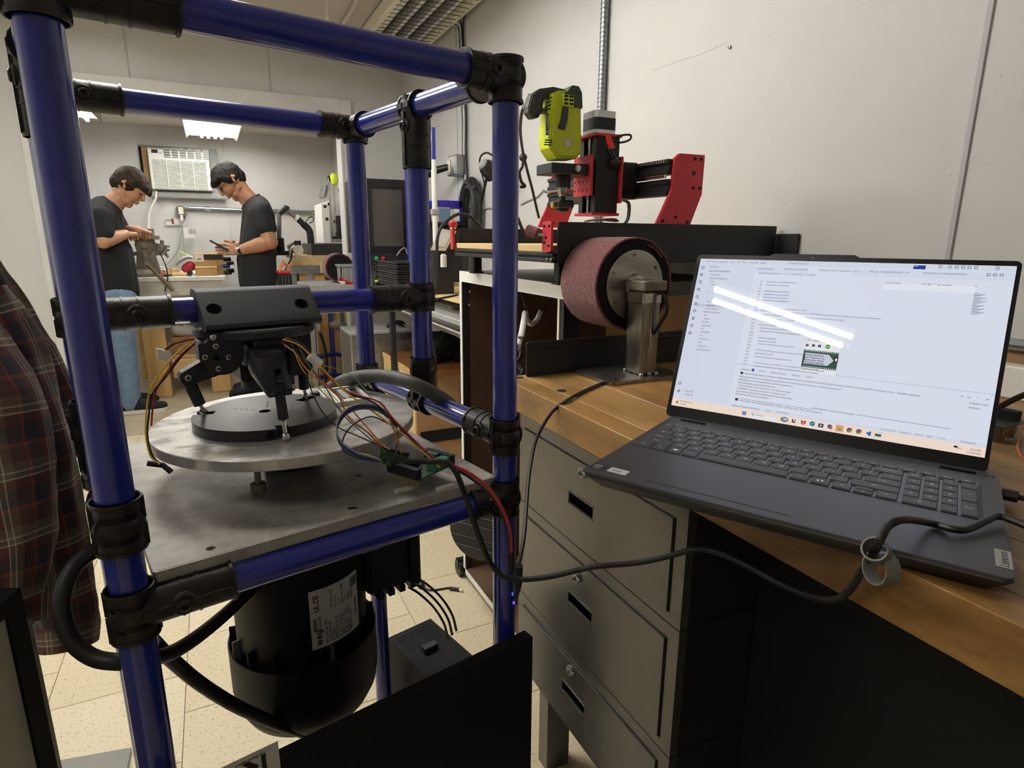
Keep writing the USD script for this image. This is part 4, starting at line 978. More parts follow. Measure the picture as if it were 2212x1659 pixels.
# ---------------------------------------------------------------- laptop
lp = T('laptop', 'open dark grey laptop with a lit code window, overhanging the bench corner', 'laptop', rotz=-62.07)
LE = np.array([.46840, -.88351, 0]); LN = np.array([.88351, .46840, 0])
LO = np.array([.329, .502, 0])
LW_, LD = .3568, .2500
def L3(m):
    v, f = m
    return LO + v[:, :1] * LE + v[:, 1:2] * LN + v[:, 2:] * UZ, f
def rslab(x0, x1, y0, y1, z0, z1, r, hole=None, br=0):
    p = sbox(x0, y0, x1, y1).buffer(-r).buffer(r, 8)
    if hole is not None:
        p = p.difference(hole)
    return prism(p, (0, 0, 0), X, Y, Z, z0, z1)
LZ = .8884
slot = lambda a, b, c, d: sbox(a, b, c, d).buffer(-.0005).buffer(.0005)
kb_hole = slot(.0085, .1055, .3395, .2085)
body = m3.Manifold(m3.Mesh(*[np.ascontiguousarray(q, dtype=t) for q, t in zip(rslab(0, LW_, 0, LD, .8735, LZ, .010), (np.float32, np.uint32))])) if False else None
e_ = .0022
def chamf(x0, x1, y0, y1, z0, z1, r):
    """rounded slab with softened edges"""
    pts = []
    for dz, ins in ((0, .020), (.0075, .0045), (z1 - z0 - .0046, .0002), (z1 - z0 - .0030, 0), (z1 - z0 - .0006, .0006), (z1 - z0, .0016)):
        for cx, cy, a0 in ((x1 - r, y1 - r, 0), (x0 + r, y1 - r, 90), (x0 + r, y0 + r, 180), (x1 - r, y0 + r, 270)):
            for a in np.linspace(a0, a0 + 90, 7):
                pts.append((cx + (r - ins) * math.cos(math.radians(a)), cy + (r - ins) * math.sin(math.radians(a)), z0 + dz))
    return hull(pts)
lp.p('base', L3(chamf(0, LW_, 0, LD, .8722, LZ, .009)), LAP)
lp.p('base_edge', L3(rslab(-.0003, LW_ + .0003, -.0003, LD - .002, LZ - .0036, LZ - .0022, .0093)), LAPE)
lp.p('rubber_foot', L3(cat(rslab(.19, .33, .02, .03, .8705, .8725, .003), rslab(.05, .31, .215, .225, .8705, .8725, .003))), BLKM)
lp.p('hinge_bar', L3(box(.018, .052, .2365, .2400, LZ - .001, LZ + .0020, .0006)), BEZ)
lp.p('hinge_bar', L3(box(.305, .337, .2365, .2400, LZ - .001, LZ + .0020, .0006)), BEZ)
lp.p('hinge_step', L3(box(.004, .353, .238, .2515, LZ - .004, LZ + .0008, .0008)), LAP)
lp.p('keyboard_well', L3(rslab(.0065, .3405, .1060, .2085, LZ, LZ + .00025, .003)), BEZ)
tpd = lp.p('touchpad', L3(rslab(.0645, .2010, .0155, .0930, LZ, LZ + .0004, .002)), LAP)
lp.p('touchpad_rim', L3(prism(sbox(.0640, .015, .2015, .0935).difference(sbox(.0646, .0156, .2009, .0929)), (0, 0, 0), X, Y, Z, LZ, LZ + .0003)), LAPE, under=tpd)
KR = [.1078, .1263, .1448, .1633, .1818, .2003]
KH = .0162
def key(x, y, w, h=KH, legend='', lx=None):
    b = .0009
    k = lp.p('key', L3(hull([(x + i, y + j, LZ + .0002) for i in (0, w) for j in (0, h)] + [(x + i, y + j, LZ + .0016) for i in (b, w - b) for j in (b, h - b)])), KEYM)
    if legend:
        hh = .0036 if len(legend) == 1 else .0021
        o = (x + w * .5, y + h * .55, LZ + .0017)
        lp.p('legend', L3(text(legend, o, X, Y, h=hh, t=.0001, center=True)), LEG, under=k)
p_ = .01858; g_ = .0022
x = .0078
fn = ['Esc', 'F1', 'F2', 'F3', 'F4', 'F5', 'F6', 'F7', 'F8', 'F9', 'F10', 'F11', 'F12', 'Ins', 'Del', 'PrtSc', 'Home', 'End', 'PgUp', 'PgDn']
w = (.3385 - .0078) / len(fn)
for i, s in enumerate(fn):
    key(.0078 + i * w, KR[5], w - g_, .0078, s)
for s, i in zip('`1234567890-=', range(13)):
    key(.0078 + i * p_, KR[4], p_ - g_, legend=s)
key(.0078 + 13 * p_, KR[4], .276 - .0078 - 13 * p_, legend='Backspace')
key(.0078, KR[3], p_ * 1.45 - g_, legend='Tab')
for i, s in enumerate('QWERTYUIOP[]'):
    key(.0078 + (1.45 + i) * p_, KR[3], p_ - g_, legend=s)
key(.0078 + 13.45 * p_, KR[3], .276 - .0078 - 13.45 * p_, legend='\\')
key(.0078, KR[2], p_ * 1.75 - g_, legend='CapsLk')
for i, s in enumerate("ASDFGHJKL;'"):
    key(.0078 + (1.75 + i) * p_, KR[2], p_ - g_, legend=s)
key(.0078 + 12.75 * p_, KR[2], .276 - .0078 - 12.75 * p_, legend='Enter')
key(.0078, KR[1], p_ * 2.2 - g_, legend='Shift')
for i, s in enumerate('ZXCVBNM,./'):
    key(.0078 + (2.2 + i) * p_, KR[1], p_ - g_, legend=s)
key(.0078 + 12.2 * p_, KR[1], .276 - .0078 - 12.2 * p_, legend='Shift')
bot = [('Ctrl', 1.25), ('Fn', 1), ('', 1), ('Alt', 1), ('', 5.1), ('Alt', 1.05), ('', 1.05), ('<', 1.02)]
x = .0078
for s, wd in bot:
    key(x, KR[0], wd * p_ - g_, legend=s)
    if s == '' and wd == 1:
        lp.p('windows_mark', L3(cat(*[box(x + .006 + a * .0026, x + .0083 + a * .0026, KR[0] + .006 + b * .0026, KR[0] + .0083 + b * .0026, LZ + .0016, LZ + .0018) for a in (0, 1) for b in (0, 1)])), LEG)
    if s == '' and wd == 1.05:
        lp.p('assistant_mark', L3(cat(*[lathe((x + .008 + a, KR[0] + .008 + a * .2, LZ + .0016), Z, [(0, 0), (0, .0022), (.0001, .0022), (.0001, 0)], 12) for a in (-.001, .0012)])), LEG)
    x += wd * p_
key(x, KR[0] + KH / 2 + .0005, p_ - g_, KH / 2 - .001, '^'); key(x, KR[0], p_ - g_, KH / 2 - .001, 'v')
key(x + p_, KR[0], .276 - x - p_, legend='>')
nx, nw = .2793, .0150
for r_, row in ((4, ['Num', '/', '*', '-']), (3, '789'), (2, '456'), (1, '123')):
    for i, s in enumerate(row):
        key(nx + i * nw, KR[r_], nw - g_, legend=s)
key(nx + 3 * nw, KR[2], nw - g_, KR[3] - KR[2] + KH, '+')
key(nx + 3 * nw, KR[0], nw - g_, KR[1] - KR[0] + KH, 'Enter')
key(nx, KR[0], nw * 2 - g_, legend='0'); key(nx + 2 * nw, KR[0], nw - g_, legend='.')
st = lp.p('sticker', L3(rslab(.0035, .0185, .0115, .0275, LZ, LZ + .0002, .001)), mat('sticker_blue', '#1b2440', .4), label='dark blue processor sticker')
lp.p('sticker_text', L3(cat(text('intel', (.0052, .0215, LZ + .0002), X, Y, h=.0030, t=.0001, bold=True), text('CORE', (.0052, .0175, LZ + .0002), X, Y, h=.0022, t=.0001), text('ULTRA 7', (.0052, .0135, LZ + .0002), X, Y, h=.0018, t=.0001))), LEG, under=st)
st = lp.p('sticker', L3(rslab(.0225, .0435, .0135, .0265, LZ, LZ + .0002, .001)), WHITEC, label='white sticker')
lp.p('sticker_text', L3(text('intel', (.027, .018, LZ + .0002), X, Y, h=.0034, t=.0001, bold=True)), INKG, under=st)
st = lp.p('brand_plate', L3(rslab(.3455, .3560, .0175, .0505, LZ, LZ + .0003, .0004)), ALUE)
lp.p('brand_text', L3(text('Lenovo', (.3536, .0205, LZ + .0003), Y, -X, h=.0052, width=.027, t=.0001)), INK, under=st)

# the lid: its own axes (a across, b up the screen)
SO = np.array([0.54692, 0.62837, 0.88320]); SU = np.array([.46840, -.88351, 0]); SV = np.array([.31387, .16640, .93477]); SN = -np.cross(SU, SV)
SN = np.cross(SU, SV); SN = SN if SN @ (np.array([0, 0, 1.125]) - SO) > 0 else -SN
SUF = 1 if np.cross(SU, SV) @ SN > 0 else -1
def S3(poly, t0, t1):
    return prism(poly, SO, SU, SV, SN, t0, t1)
def srect(a0, b0, a1, b1, r=0):
    q = sbox(min(a0, a1), min(b0, b1), max(a0, a1), max(b0, b1))
    return q.buffer(-r).buffer(r) if r else q
from shapely.geometry import Polygon as Poly
lid = srect(0, .004, .3568, .2372, .006).union(Poly([(.094, .236), (.102, .2405), (.196, .2405), (.204, .236)]))
lp.p('lid', S3(lid, -.0065, -.0006), LAP)
lp.p('bezel', S3(lid.buffer(-.0006), -.0006, 0), BEZ)
lp.p('webcam', S3(Point(.149, .2355).buffer(.0013), 0, .0002), LAPE)
def tint(name, c, k=1.0):
    return glow('screen_' + name, c, SCREEN * k, .006)
W0 = tint('white', '#e4e9f8')
scr = lp.p('screen', S3(srect(.0055, .0194, .3525, .2310), 0, .0002), W0, label='lit screen with a code editor')
I0 = .0002
dark, grey, blue, col_peach = tint('ink', '#2a2e38', .5), tint('grey', '#6d7488', .55), tint('blue', '#2a48a8', .8), tint('peach', '#fbe6d6', 1.0)
def s_rect(name, a0, b0, a1, b1, m, lv=1, r=0):
    lp.p(name, S3(srect(a0, b0, a1, b1, r), I0, I0 + .00004 * lv), m, under=scr)
s_rect('taskbar', .0055, .0194, .3525, .0300, col_peach)
s_rect('side_bar', .0055, .0340, .0810, .2240, tint('side', '#dde3f4'))
s_rect('title_bar', .0055, .2240, .3525, .2310, tint('title', '#dce2f2'))
s_rect('tab_strip', .0810, .2140, .3525, .2225, tint('tabs', '#dce3f5'))
s_rect('active_tab', .146, .2140, .197, .2225, W0, 2)
s_rect('find_box', .2325, .1985, .3210, .2065, tint('find', '#eef2fc'), 2, .001)
s_rect('update_button', .2585, .2245, .2705, .2292, blue, 3, .0008)
s_rect('selected_row', .0600, .0, .0601, .0001, W0) if False else None
s_rect('selected_row', .0130, .1620, .0810, .1655, tint('sel', '#c8cfe0'), 2)
s_rect('panel_line', .0810, .0880, .3525, .0882, grey, 2)
s_rect('status_bar', .0055, .0300, .3525, .0340, tint('status', '#dfe5f6'))
def st_(s, p0, p1, m='ink', h=None, bold=False):
    """a line of the screen between two points of the screen plane"""
    a0, b0 = p0; a1 = p1[0]
    v, f = word(s, bold)
    sc_ = (a1 - a0) / max(v[:, 0].max(), 1e-6)
    hh = h or min(max(.22 * sc_, .0019 / .01 * 1), .0027 / .01)
    q = SO + (a0 + v[:, :1] * sc_) * SU + (b0 - .0009 + v[:, 1:2] * hh) * SV + (I0 + .00026 + v[:, 2:] * .005) * SN
    lp.p('text_line', (q, f if SUF > 0 else f[:, ::-1]), {'grey': grey, 'ink': dark, 'blue': blue, 'white': W0}[m], under=scr)
for row in (
    ('File', (0.0151,0.2272), (0.0207,0.2271)), ('Edit', (0.0234,0.2269), (0.0287,0.2271)), ('Selection', (0.0318,0.2269), (0.0438,0.227)), ('View', (0.0474,0.2271), (0.0534,0.2271)), ('Go', (0.0566,0.2272), (0.0609,0.2271)), ('Run', (0.064,0.2272), (0.0693,0.2271)), ('Terminal', (0.0729,0.227), (0.0838,0.2271)), ('Help', (0.0868,0.2271), (0.0933,0.2271)),
    ('Untitled (Workspace)', (0.1216,0.2275), (0.1454,0.2276)), ('EXPLORER', (0.0206,0.2194), (0.0325,0.2196)), ('ARC-AVID', (0.0232,0.2082), (0.036,0.2083)), ('MotorTestBench', (0.0231,0.2032), (0.0472,0.2035)), ('.pio', (0.0255,0.1987), (0.0298,0.1986)), ('.vscode', (0.026,0.1939), (0.0346,0.1941)),
    ('src', (0.025,0.1842), (0.0281,0.1843)), ('test', (0.0251,0.17), (0.0302,0.1701)), ('.gitignore', (0.025,0.1647), (0.0376,0.1649)), ('platformio.ini', (0.0249,0.1596), (0.0425,0.1598)), ('rdbeginzindProject', (0.0229,0.1551), (0.0473,0.1552)), ('.pio', (0.0256,0.1503), (0.0298,0.1504)), ('.vscode', (0.0255,0.1453), (0.0345,0.1456)), ('include', (0.0253,0.1407), (0.0344,0.1408)), ('README', (0.0259,0.1355), (0.038,0.1357)),
    ('lib', (0.0254,0.1312), (0.0287,0.1312)), ('README', (0.027,0.1263), (0.0381,0.1265)), ('src', (0.0257,0.1216), (0.029,0.1217)), ('main.cpp', (0.0262,0.1167), (0.0382,0.1166)), ('test', (0.0254,0.1118), (0.0299,0.1118)), ('.gitignore', (0.0253,0.1066), (0.0375,0.1068)), ('platformio.ini', (0.0252,0.1016), (0.0424,0.102)), ('OUTLINE', (0.0203,0.0421), (0.0318,0.0426)), ('TIMELINE', (0.0212,0.0373), (0.0328,0.0378)),
    ('motorTestBench', (0.0842,0.2191), (0.1054,0.2192)), ('BLDC Motor Controller', (0.1181,0.2196), (0.1467,0.2196)), ('main.cpp  MotorTestBench > src  x', (0.1597,0.2196), (0.2057,0.2199)), ('main.cpp  rdbeginzindProject > src', (0.2142,0.22), (0.2559,0.2196)), ('platformio.ini  rdbeginzindProject', (0.2691,0.2201), (0.3102,0.22)),
    ('MotorTestBench > src > main.cpp > setup()', (0.0873,0.213), (0.1561,0.2134)), ('> pin home', (0.232,0.2066), (0.249,0.2066)), ('Aa ab .*', (0.2694,0.2069), (0.2825,0.2067)), ('No results', (0.2847,0.2067), (0.2974,0.2066)), ('x', (0.3191,0.2069), (0.321,0.2068)),
    ('#include <SimpleFOC.h>', (0.0995,0.2015), (0.1365,0.202)), ('#include <Wire.h>', (0.0997,0.1971), (0.1283,0.1975)), ('BLDCMotor motor = BLDCMotor(11);', (0.0989,0.1661), (0.1541,0.1647)), ('BLDCDriver3PWM driver = BLDCDriver3PWM(pin_pwmA, pin_pwmB, pin_pwmC, pinEnable);', (0.0986,0.1622), (0.2354,0.16)), ('MagneticSensorI2C sensor = MagneticSensorI2C(AS5600_I2C);', (0.0987,0.157), (0.1979,0.1552)), ('float target = 0.0;', (0.0991,0.1518), (0.1415,0.1509)),
    ('void setup(){', (0.099,0.1434), (0.1212,0.143)), ('Serial.begin(115200);', (0.1028,0.139), (0.1385,0.1389)), ('SimpleFOCDebug::enable(&Serial);', (0.1027,0.1349), (0.1584,0.1344)), ('Wire.begin();', (0.1021,0.126), (0.1243,0.1259)), ('sensor.init();', (0.1025,0.1217), (0.1256,0.1214)), ('motor.linkSensor(&sensor);', (0.1026,0.1178), (0.1476,0.1179)), ('driver.voltage_power_supply=12.0;', (0.1027,0.1095), (0.1607,0.1097)), ('driver.init();', (0.1023,0.1051), (0.1252,0.105)), ('motor.linkDriver(&driver);', (0.1025,0.1006), (0.1477,0.1013)),
    ('motor.torque_controller = TorqueControlType::voltage;', (0.1026,0.0925), (0.1807,0.0936)), ('motor.controller = MotionControlType::torque;', (0.1026,0.0882), (0.18,0.0887)),
    ('Default (rdbeginzindProject)', (0.0869,0.0327), (0.1213,0.0334)), ('Auto', (0.1283,0.0327), (0.134,0.0329)), ('Java: Ready', (0.1412,0.0333), (0.1554,0.0329)), ('PROBLEMS', (0.0884,0.0816), (0.0995,0.0818)), ('OUTPUT', (0.1107,0.0822), (0.1203,0.0823)), ('DEBUG CONSOLE', (0.1254,0.0821), (0.1446,0.0822)), ('TERMINAL', (0.1502,0.0821), (0.1612,0.082)), ('PORTS', (0.1669,0.0822), (0.1745,0.082)),
    ('Ln 20, Col 17', (0.2546,0.0324), (0.2702,0.033)), ('Spaces: 2', (0.2737,0.0325), (0.2848,0.0328)), ('UTF-8', (0.2879,0.0325), (0.2956,0.0327)), ('CRLF', (0.2991,0.0327), (0.3049,0.0327)), ('{ } C++', (0.309,0.0328), (0.3165,0.0331)), ('PlatformIO', (0.33,0.0327), (0.3432,0.0331)),
    ('Search', (0.1175,0.025), (0.1269,0.025)), ('+ v  -  x', (0.3226,0.0821), (0.3483,0.082)),
):
    st_(*row, m='grey')
for row in (('#define pin_pwmA 4', (0.0988,0.189), (0.1302,0.1891)), ('#define pin_pwmB 5', (0.0986,0.1846), (0.1305,0.1848)), ('#define pin_pwmC 6', (0.0987,0.1805), (0.1302,0.181)), ('#define pinEnable 7', (0.0986,0.1764), (0.1323,0.1766))):
    st_(*row, m='blue')
for row in (('UNTITLED (WORKSPACE)', (0.02,0.2134), (0.05,0.2134)), ('Executing task in folder rdbeginzindProject: C:\\Users\\user\\.platformio\\penv\\Scripts\\platformio.exe run --target upload', (0.0944,0.0766), (0.2868,0.0763)), ('Advanced Memory Usage is available via "PlatformIO Home > Project Inspect"', (0.0884,0.0719), (0.2087,0.0718)), ('Building .pio\\build\\teensy41\\firmware.hex', (0.0881,0.068), (0.1549,0.0682)), ('Configuring upload protocol...', (0.088,0.0639), (0.1363,0.0644)),
    ('AVAILABLE: jlink, teensy-cli, teensy-gui', (0.0881,0.06), (0.1531,0.0603)), ('CURRENT: upload_protocol = teensy-gui', (0.088,0.0561), (0.1475,0.0568)), ('Uploading .pio\\build\\teensy41\\firmware.hex', (0.0879,0.0522), (0.1566,0.0527)), ('Opening Teensy Loader...', (0.088,0.0486), (0.1308,0.0486)), ('[SUCCESS] Took 27.52 seconds', (0.1808,0.0445), (0.2265,0.0449)),
    ('Terminal will be reused by tasks, press any key to close it.', (0.0942,0.0404), (0.1921,0.0405)), ('Claude Cod...', (0.3319,0.0758), (0.3491,0.0754)), ('Platform...', (0.3319,0.0708), (0.343,0.0705)), ('Rain advisory', (0.0172,0.0272), (0.0338,0.027)), ('In effect', (0.018,0.0233), (0.027,0.0232)),
    ('50%', (0.3273,0.0251), (0.3318,0.0252)), ('3:44 PM', (0.3393,0.026), (0.3481,0.0265)), ('7/18/2026', (0.3363,0.0224), (0.3487,0.0224))):
    st_(*row, m='ink')
st_('Update', (0.2537,0.2287), (0.263,0.2278), m='white')
for i in range(2, 29):
    (a0, b0), (a1, b1) = (0.0921,0.2013), (0.0914,0.0887)
    k = (i - 2) / 26
    a, b = a0 + (a1 - a0) * k, b0 + (b1 - b0) * k
    st_(str(i), (.0925 - .0012 * len(str(i)), b), (.0925 + .0012 * len(str(i)), b), m='grey')
for (p, q) in (((0.0891,0.0427), (0.1807,0.0453)), ((0.2282,0.0446), (0.3192,0.0443))):
    s_rect('rule', p[0], p[1] - .0002, q[0], p[1] + .0002, grey, 3)
# the small loader window
pw0, pw1 = (0.16,0.0921), (0.1986,0.1271)
s_rect('loader_window', pw0[0], (0.1617,0.0878)[1], pw1[0], (0.1595,0.1308)[1], tint('popup', '#f0f2f6'), 3, .0006)
pc0, pc1 = (0.1594,0.0955), (0.1993,0.1192)
s_rect('loader_board', pc0[0], (0.1606,0.0942)[1], pw1[0], (0.1598,0.1163)[1], tint('pcbdark', '#3f5f52', .8), 4)
ly0, ly1 = (0.1602,0.0987)[1], (0.1604,0.1127)[1]
lx0, lx1_ = (0.1613,0.0988)[0], (0.1882,0.1069)[0]
lp.p('loader_label', S3(Poly([(lx0, ly0), (lx1_, ly0), (lx1_ + .006, (ly0 + ly1) / 2), (lx1_, ly1), (lx0, ly1), (lx0 + .001, (ly0 + ly1) / 2)]), I0, I0 + .0002), tint('lab', '#cfd6e6'), under=scr)
for i, s in enumerate(('Press Button', 'on Teensy to', 'manually enter', 'Program Mode')):
    b = ly1 - .0024 - i * (ly1 - ly0 - .001) / 4
    a0_ = lx0 + .0012
    st_(s, (a0_, b), (a0_ + .0215 - (.0015 if i == 0 else 0), b), m='ink', bold=True)
s_rect('loader_chip', (0.1944,0.107)[0], (0.1974,0.1042)[1], (0.1988,0.1076)[0], (0.1964,0.1109)[1], tint('black', '#101214', .5), 5)
s_rect('loader_chip', (0.1956,0.1072)[0], (0.1972,0.1054)[1], (0.1978,0.1074)[0], (0.1966,0.1093)[1], tint('popup', '#f0f2f6'), 6)
for i in range(18):
    for bb in ((0.1599,0.1153)[1], (0.1604,0.0954)[1]):
        a = lx0 + .0005 + i * .0022
        lp.p('loader_pad', S3(Point(a, bb).buffer(.0006, 4), I0, I0 + .00024), tint('popup', '#f0f2f6'), under=scr)
for row in (('File', (0.1602,0.1288), (0.1649,0.1286)), ('Operation', (0.1676,0.1287), (0.1798,0.1288)), ('Help', (0.1823,0.1288), (0.1882,0.1286)), ('firmware.hex, 1% used', (0.161,0.0916), (0.1861,0.0927))):
    st_(*row, m='ink')
for p, c in (((0.1619,0.1221), '#6f747c'), ((0.169,0.1225), '#5d6168'), ((0.1759,0.1224), '#5d6168')):
    s_rect('loader_icon', p[0] - .0016, p[1] - .0016, p[0] + .0016, p[1] + .0016, tint('ic' + c[1:], c, .7), 5)
p = (0.1851,0.1226)
lp.p('loader_auto_ball', S3(Point(*p).buffer(.0027, 10), I0, I0 + .0002), tint('lime', '#5fae2b', .8), under=scr)
s_rect('loader_ball_bar', p[0] - .0020, p[1] - .0004, p[0] + .0020, p[1] + .0004, tint('popup', '#f0f2f6'), 6)
# task bar marks
def icon(p, polys):
    for sh_, c, lv in polys:
        lp.p('icon', S3(affinity.translate(sh_, p[0], p[1]), I0, I0 + .00006 * lv), tint('c' + c[1:], c, .85), under=scr)
ci = lambda r, x=0, y=0: Point(x, y).buffer(r, 10)
R_ = lambda x0, y0, x1, y1: sbox(x0, y0, x1, y1)
icon((0.1032,0.0248), [(R_(-.0024 + a * .0025, -.0024 + b * .0025, -.0002 + a * .0025, -.0002 + b * .0025), '#1b78d8', 2) for a in (0, 1) for b in (0, 1)])
s_rect('search_box', (0.1096,0.0251)[0], (0.1098,0.0237)[1] - .0034, (0.1426,0.0253)[0], (0.1098,0.0237)[1] + .0022, tint('find', '#eef2fc'), 2, .0015)
icon((0.114,0.025), [(ci(.0014).difference(ci(.0009)), '#3a3f4a', 4)])
icon((0.1521,0.0251), [(affinity.scale(ci(.004), 1.2, .8), '#7f8ea3', 2), (affinity.scale(ci(.002, .001, .0005), 1.4, .6), '#d7dde6', 3)])
icon((0.1632,0.0253), [(R_(-.0024, -.0022, .0018, -.0008), '#23272d', 2), (R_(-.0024, -.0022, -.001, .0020), '#23272d', 3), (R_(.0, .0, .002, .002), '#9aa0a8', 3)])
icon((0.1738,0.0254), [(Poly([(-.0026, .0026), (0, .0012), (.0026, .0026), (.0026, -.0012), (0, -.003), (-.0026, -.0012)]).difference(Poly([(-.0012, .0006), (0, -.0004), (.0012, .0006), (.0012, -.0008), (0, -.0016), (-.0012, -.0008)])), '#b3262e', 2)])
icon((0.184,0.0255), [(ci(.003), '#1f7fb8', 2), (affinity.translate(ci(.0019), .0008, -.0006), '#7fd0a8', 3), (ci(.0011, .001, -.001), '#0f4f96', 4)])
icon((0.1935,0.0251), [(R_(-.0028, -.0023, .0028, .0023), '#274a63', 2), (R_(-.001, -.001, .001, .001), '#e4e9f0', 3)])
icon((0.2037,0.0252), [(ci(.0026, -.0005, .0004), '#3a6fb0', 2), (ci(.0018, .0008, -.0008), '#c86a4a', 3)])
icon((0.2137,0.0253), [(R_(-.0042, -.0040, .0042, .0040), '#f3b9a4', 1), (R_(-.003, -.002, .003, .0022), '#e9b93f', 3), (R_(-.0008, -.002, .0016, -.0006), '#3f7fd0', 4)])
for p in ((0.2242,0.0252), (0.2341,0.0253)):
    icon(p, [(ci(.003), '#e0b03a', 2), (ci(.003).intersection(R_(-.004, .0006, .004, .004)), '#c8412f', 3), (ci(.003).intersection(R_(-.004, -.004, -.0004, .0006)), '#3f9a4c', 3), (ci(.0013), '#3f77d6', 4)])
icon((0.2436,0.0251), [(Poly([(.0012, .003), (.0028, .0022), (.0028, -.0022), (.0012, -.003), (-.0026, .0006), (-.0032, 0), (-.0026, -.0008), (.0012, .0014)]), '#1f7ad0', 2)])
icon((0.2536,0.0249), [(R_(-.0042, -.0040, .0042, .0040), '#f5f1ec', 1), (R_(-.003, -.0014, .003, .0012), '#2f6050', 3)])
icon((0.013,0.0254), [(Poly([(-.0026, -.002), (.0026, -.002), (0, .0026)]), '#c9962a', 2)])
for p in ((0.0905,0.0767), (0.0904,0.041)):
    icon(p, [(R_(-.0018, -.0015, .0018, .0015), '#2c4a3e', 3)])
icon((0.1037,0.0824), [(ci(.0019), '#3f63b0', 3)])
icon((0.3288,0.0263), [(R_(-.004, -.001, -.0006, .001), '#2b2f36', 3)])
for p, c in zip(((0.0112,0.2182), (0.011,0.2077), (0.0112,0.1973), (0.0111,0.1864), (0.0114,0.1757), (0.0112,0.1653), (0.0114,0.1552), (0.0117,0.1444), (0.0117,0.1343), (0.0114,0.1234), (0.0115,0.0515), (0.012,0.0404)), range(12)):
    icon(p, [(ci(.0021).difference(ci(.0014)) if c % 2 == 0 else R_(-.0017, -.0017, .0017, .0017).difference(R_(-.0009, -.0009, .0009, .0009)), '#565d6b', 3)])
for p in ((0.2844,0.2283), (0.2934,0.2284), (0.2996,0.2282), (0.3055,0.2282), (0.3112,0.2282), (0.3173,0.2282), (0.3362,0.2283), (0.3293,0.2206), (0.3349,0.2206), (0.3406,0.2207)):
    icon(p, [(R_(-.0016, -.0016, .0016, .0016).difference(R_(-.0010, -.0010, .0010, .0010)), '#7d8595', 3)])
for i in range(20):
    p = (0.3281,0.2109)
    s_rect('minimap_line', .3195, .1985 - i * .00125, .3195 + (.004 + .009 * ((i * 37) % 10) / 10), .1985 - i * .00125 + .0004, grey, 3)
# things beside the laptop
t = T('small_circuit', 'small dark circuit board with two round inductors on the bench right of the laptop', 'circuit board')
q = np.array((0.9183,0.4021,0.8705))
t.p('board', hull([q + (a, b, c) for a in (-.03, .03) for b in (-.02, .02) for c in (.022, .0236)]), PCBB)
for s in (-1, 1):
    t.p('inductor', lathe(q + (s * .012 - .006, -.008, .004), UZ, [(0, .009), (.006, .0105), (.018, .0105), (.019, .006), (.019, 0)], 18), STEELD)
t.p('pin', cat(*[cyl(q + (-.024 + .006 * i, -.018, 0), q + (-.024 + .006 * i, -.018, .022), .0004, sec=5) for i in range(9)]), GOLD, kind='stuff')
t.p('heat_sink', hull([q + (a, b, c) for a in (.012, .028) for b in (-.012, .014) for c in (.0236, .036)]), BLKM)
solo('orange_wire', tube([(0.9753,0.3888,0.873),(0.9403,0.3836,0.873),(0.8929,0.3655,0.873),(0.8573,0.3454,0.873),(0.8391,0.3284,0.873)], .0012, 6), W_ORG, 'thin orange wire loop at the right edge of the bench', 'wire')
t = T('usb_cable', 'black cable plugged into the right side of the laptop', 'cable')
u0, u1 = (0.6857,0.2885,0.8805), (0.6911,0.2736,0.8805)
t.p('plug_shell', tube([u0, np.add(u0, (np.subtract(u1, u0) * .2))], .0038, 10), STEEL)
t.p('plug', tube([np.add(u0, (np.subtract(u1, u0) * .15)), u1], .0058, 10), BLK)
t.p('cable', tube([u1] + [(0.7035,0.256,0.8785),(0.7165,0.2362,0.8785)], .0028, 8), BLK)
solo('black_cable', tube([(0.7858,0.3494,0.9388),(0.7717,0.3318,0.9541),(0.7579,0.3131,0.9684),(0.7471,0.286,0.9866)], .0032, 8), BLK, 'black cable rising behind the right edge of the laptop lid', 'cable')
t = T('laptop_lead', 'long black cable from the controller board over the laptop corner with a strap', 'cable')
t.p('cable', tube([(0.1632,0.5774,0.8993),(0.1837,0.5712,0.8976),(0.2006,0.5655,0.8958),(0.2109,0.5617,0.8844),(0.2219,0.5574,0.8496),(0.2332,0.5528,0.8084),(0.247,0.5468,0.7717),(0.2656,0.538,0.7573),(0.2996,0.5199,0.7601),(0.3421,0.4929,0.7762),(0.3812,0.4633,0.7875),(0.406,0.4418,0.8007),(0.4224,0.4261,0.8116)] + [(0.4367,0.4114,0.8129),(0.4428,0.3834,0.8139),(0.4536,0.3475,0.809),(0.4586,0.3163,0.811),(0.4568,0.2934,0.8218),(0.4504,0.2767,0.8422),(0.4424,0.2622,0.8753),(0.4322,0.2514,0.8946)] + [(0.4249,0.244,0.9102),(0.4398,0.2482,0.9163),(0.4575,0.2472,0.918)] + [(0.5241,0.2628,0.8935),(0.5301,0.2479,0.8935),(0.5406,0.2429,0.8935)] + [(0.5656,0.2422,0.896),(0.5846,0.2428,0.896),(0.587,0.232,0.896),(0.5833,0.211,0.896)], .0031, 10), RUB)
hb = np.array((0.4303,0.2487,0.8971))
vd = np.array([.62, .55, -.55]); vd /= np.linalg.norm(vd)
def strap(o, ax, r, w):
    t.p('strap', lathe(np.asarray(o) - np.asarray(ax) * w / 2, ax, [(0, r - .0014), (0, r), (w, r), (w, r - .0014), (0, r - .0014)], 30), GREYM, label='grey hook and loop strap')
strap(hb, (LE * .25 + LN * .75 - UZ * .6) / np.linalg.norm(LE * .25 + LN * .75 - UZ * .6), .0095, .011)
strap(np.array((0.4352,0.2461,0.8825)), (LE * .72 + LN * .68 - UZ * .12) / np.linalg.norm(LE * .72 + LN * .68 - UZ * .12), .0128, .012)
t = T('barrel_lead', 'thin black lead from the drum stand over the bench edge to a plug', 'cable')
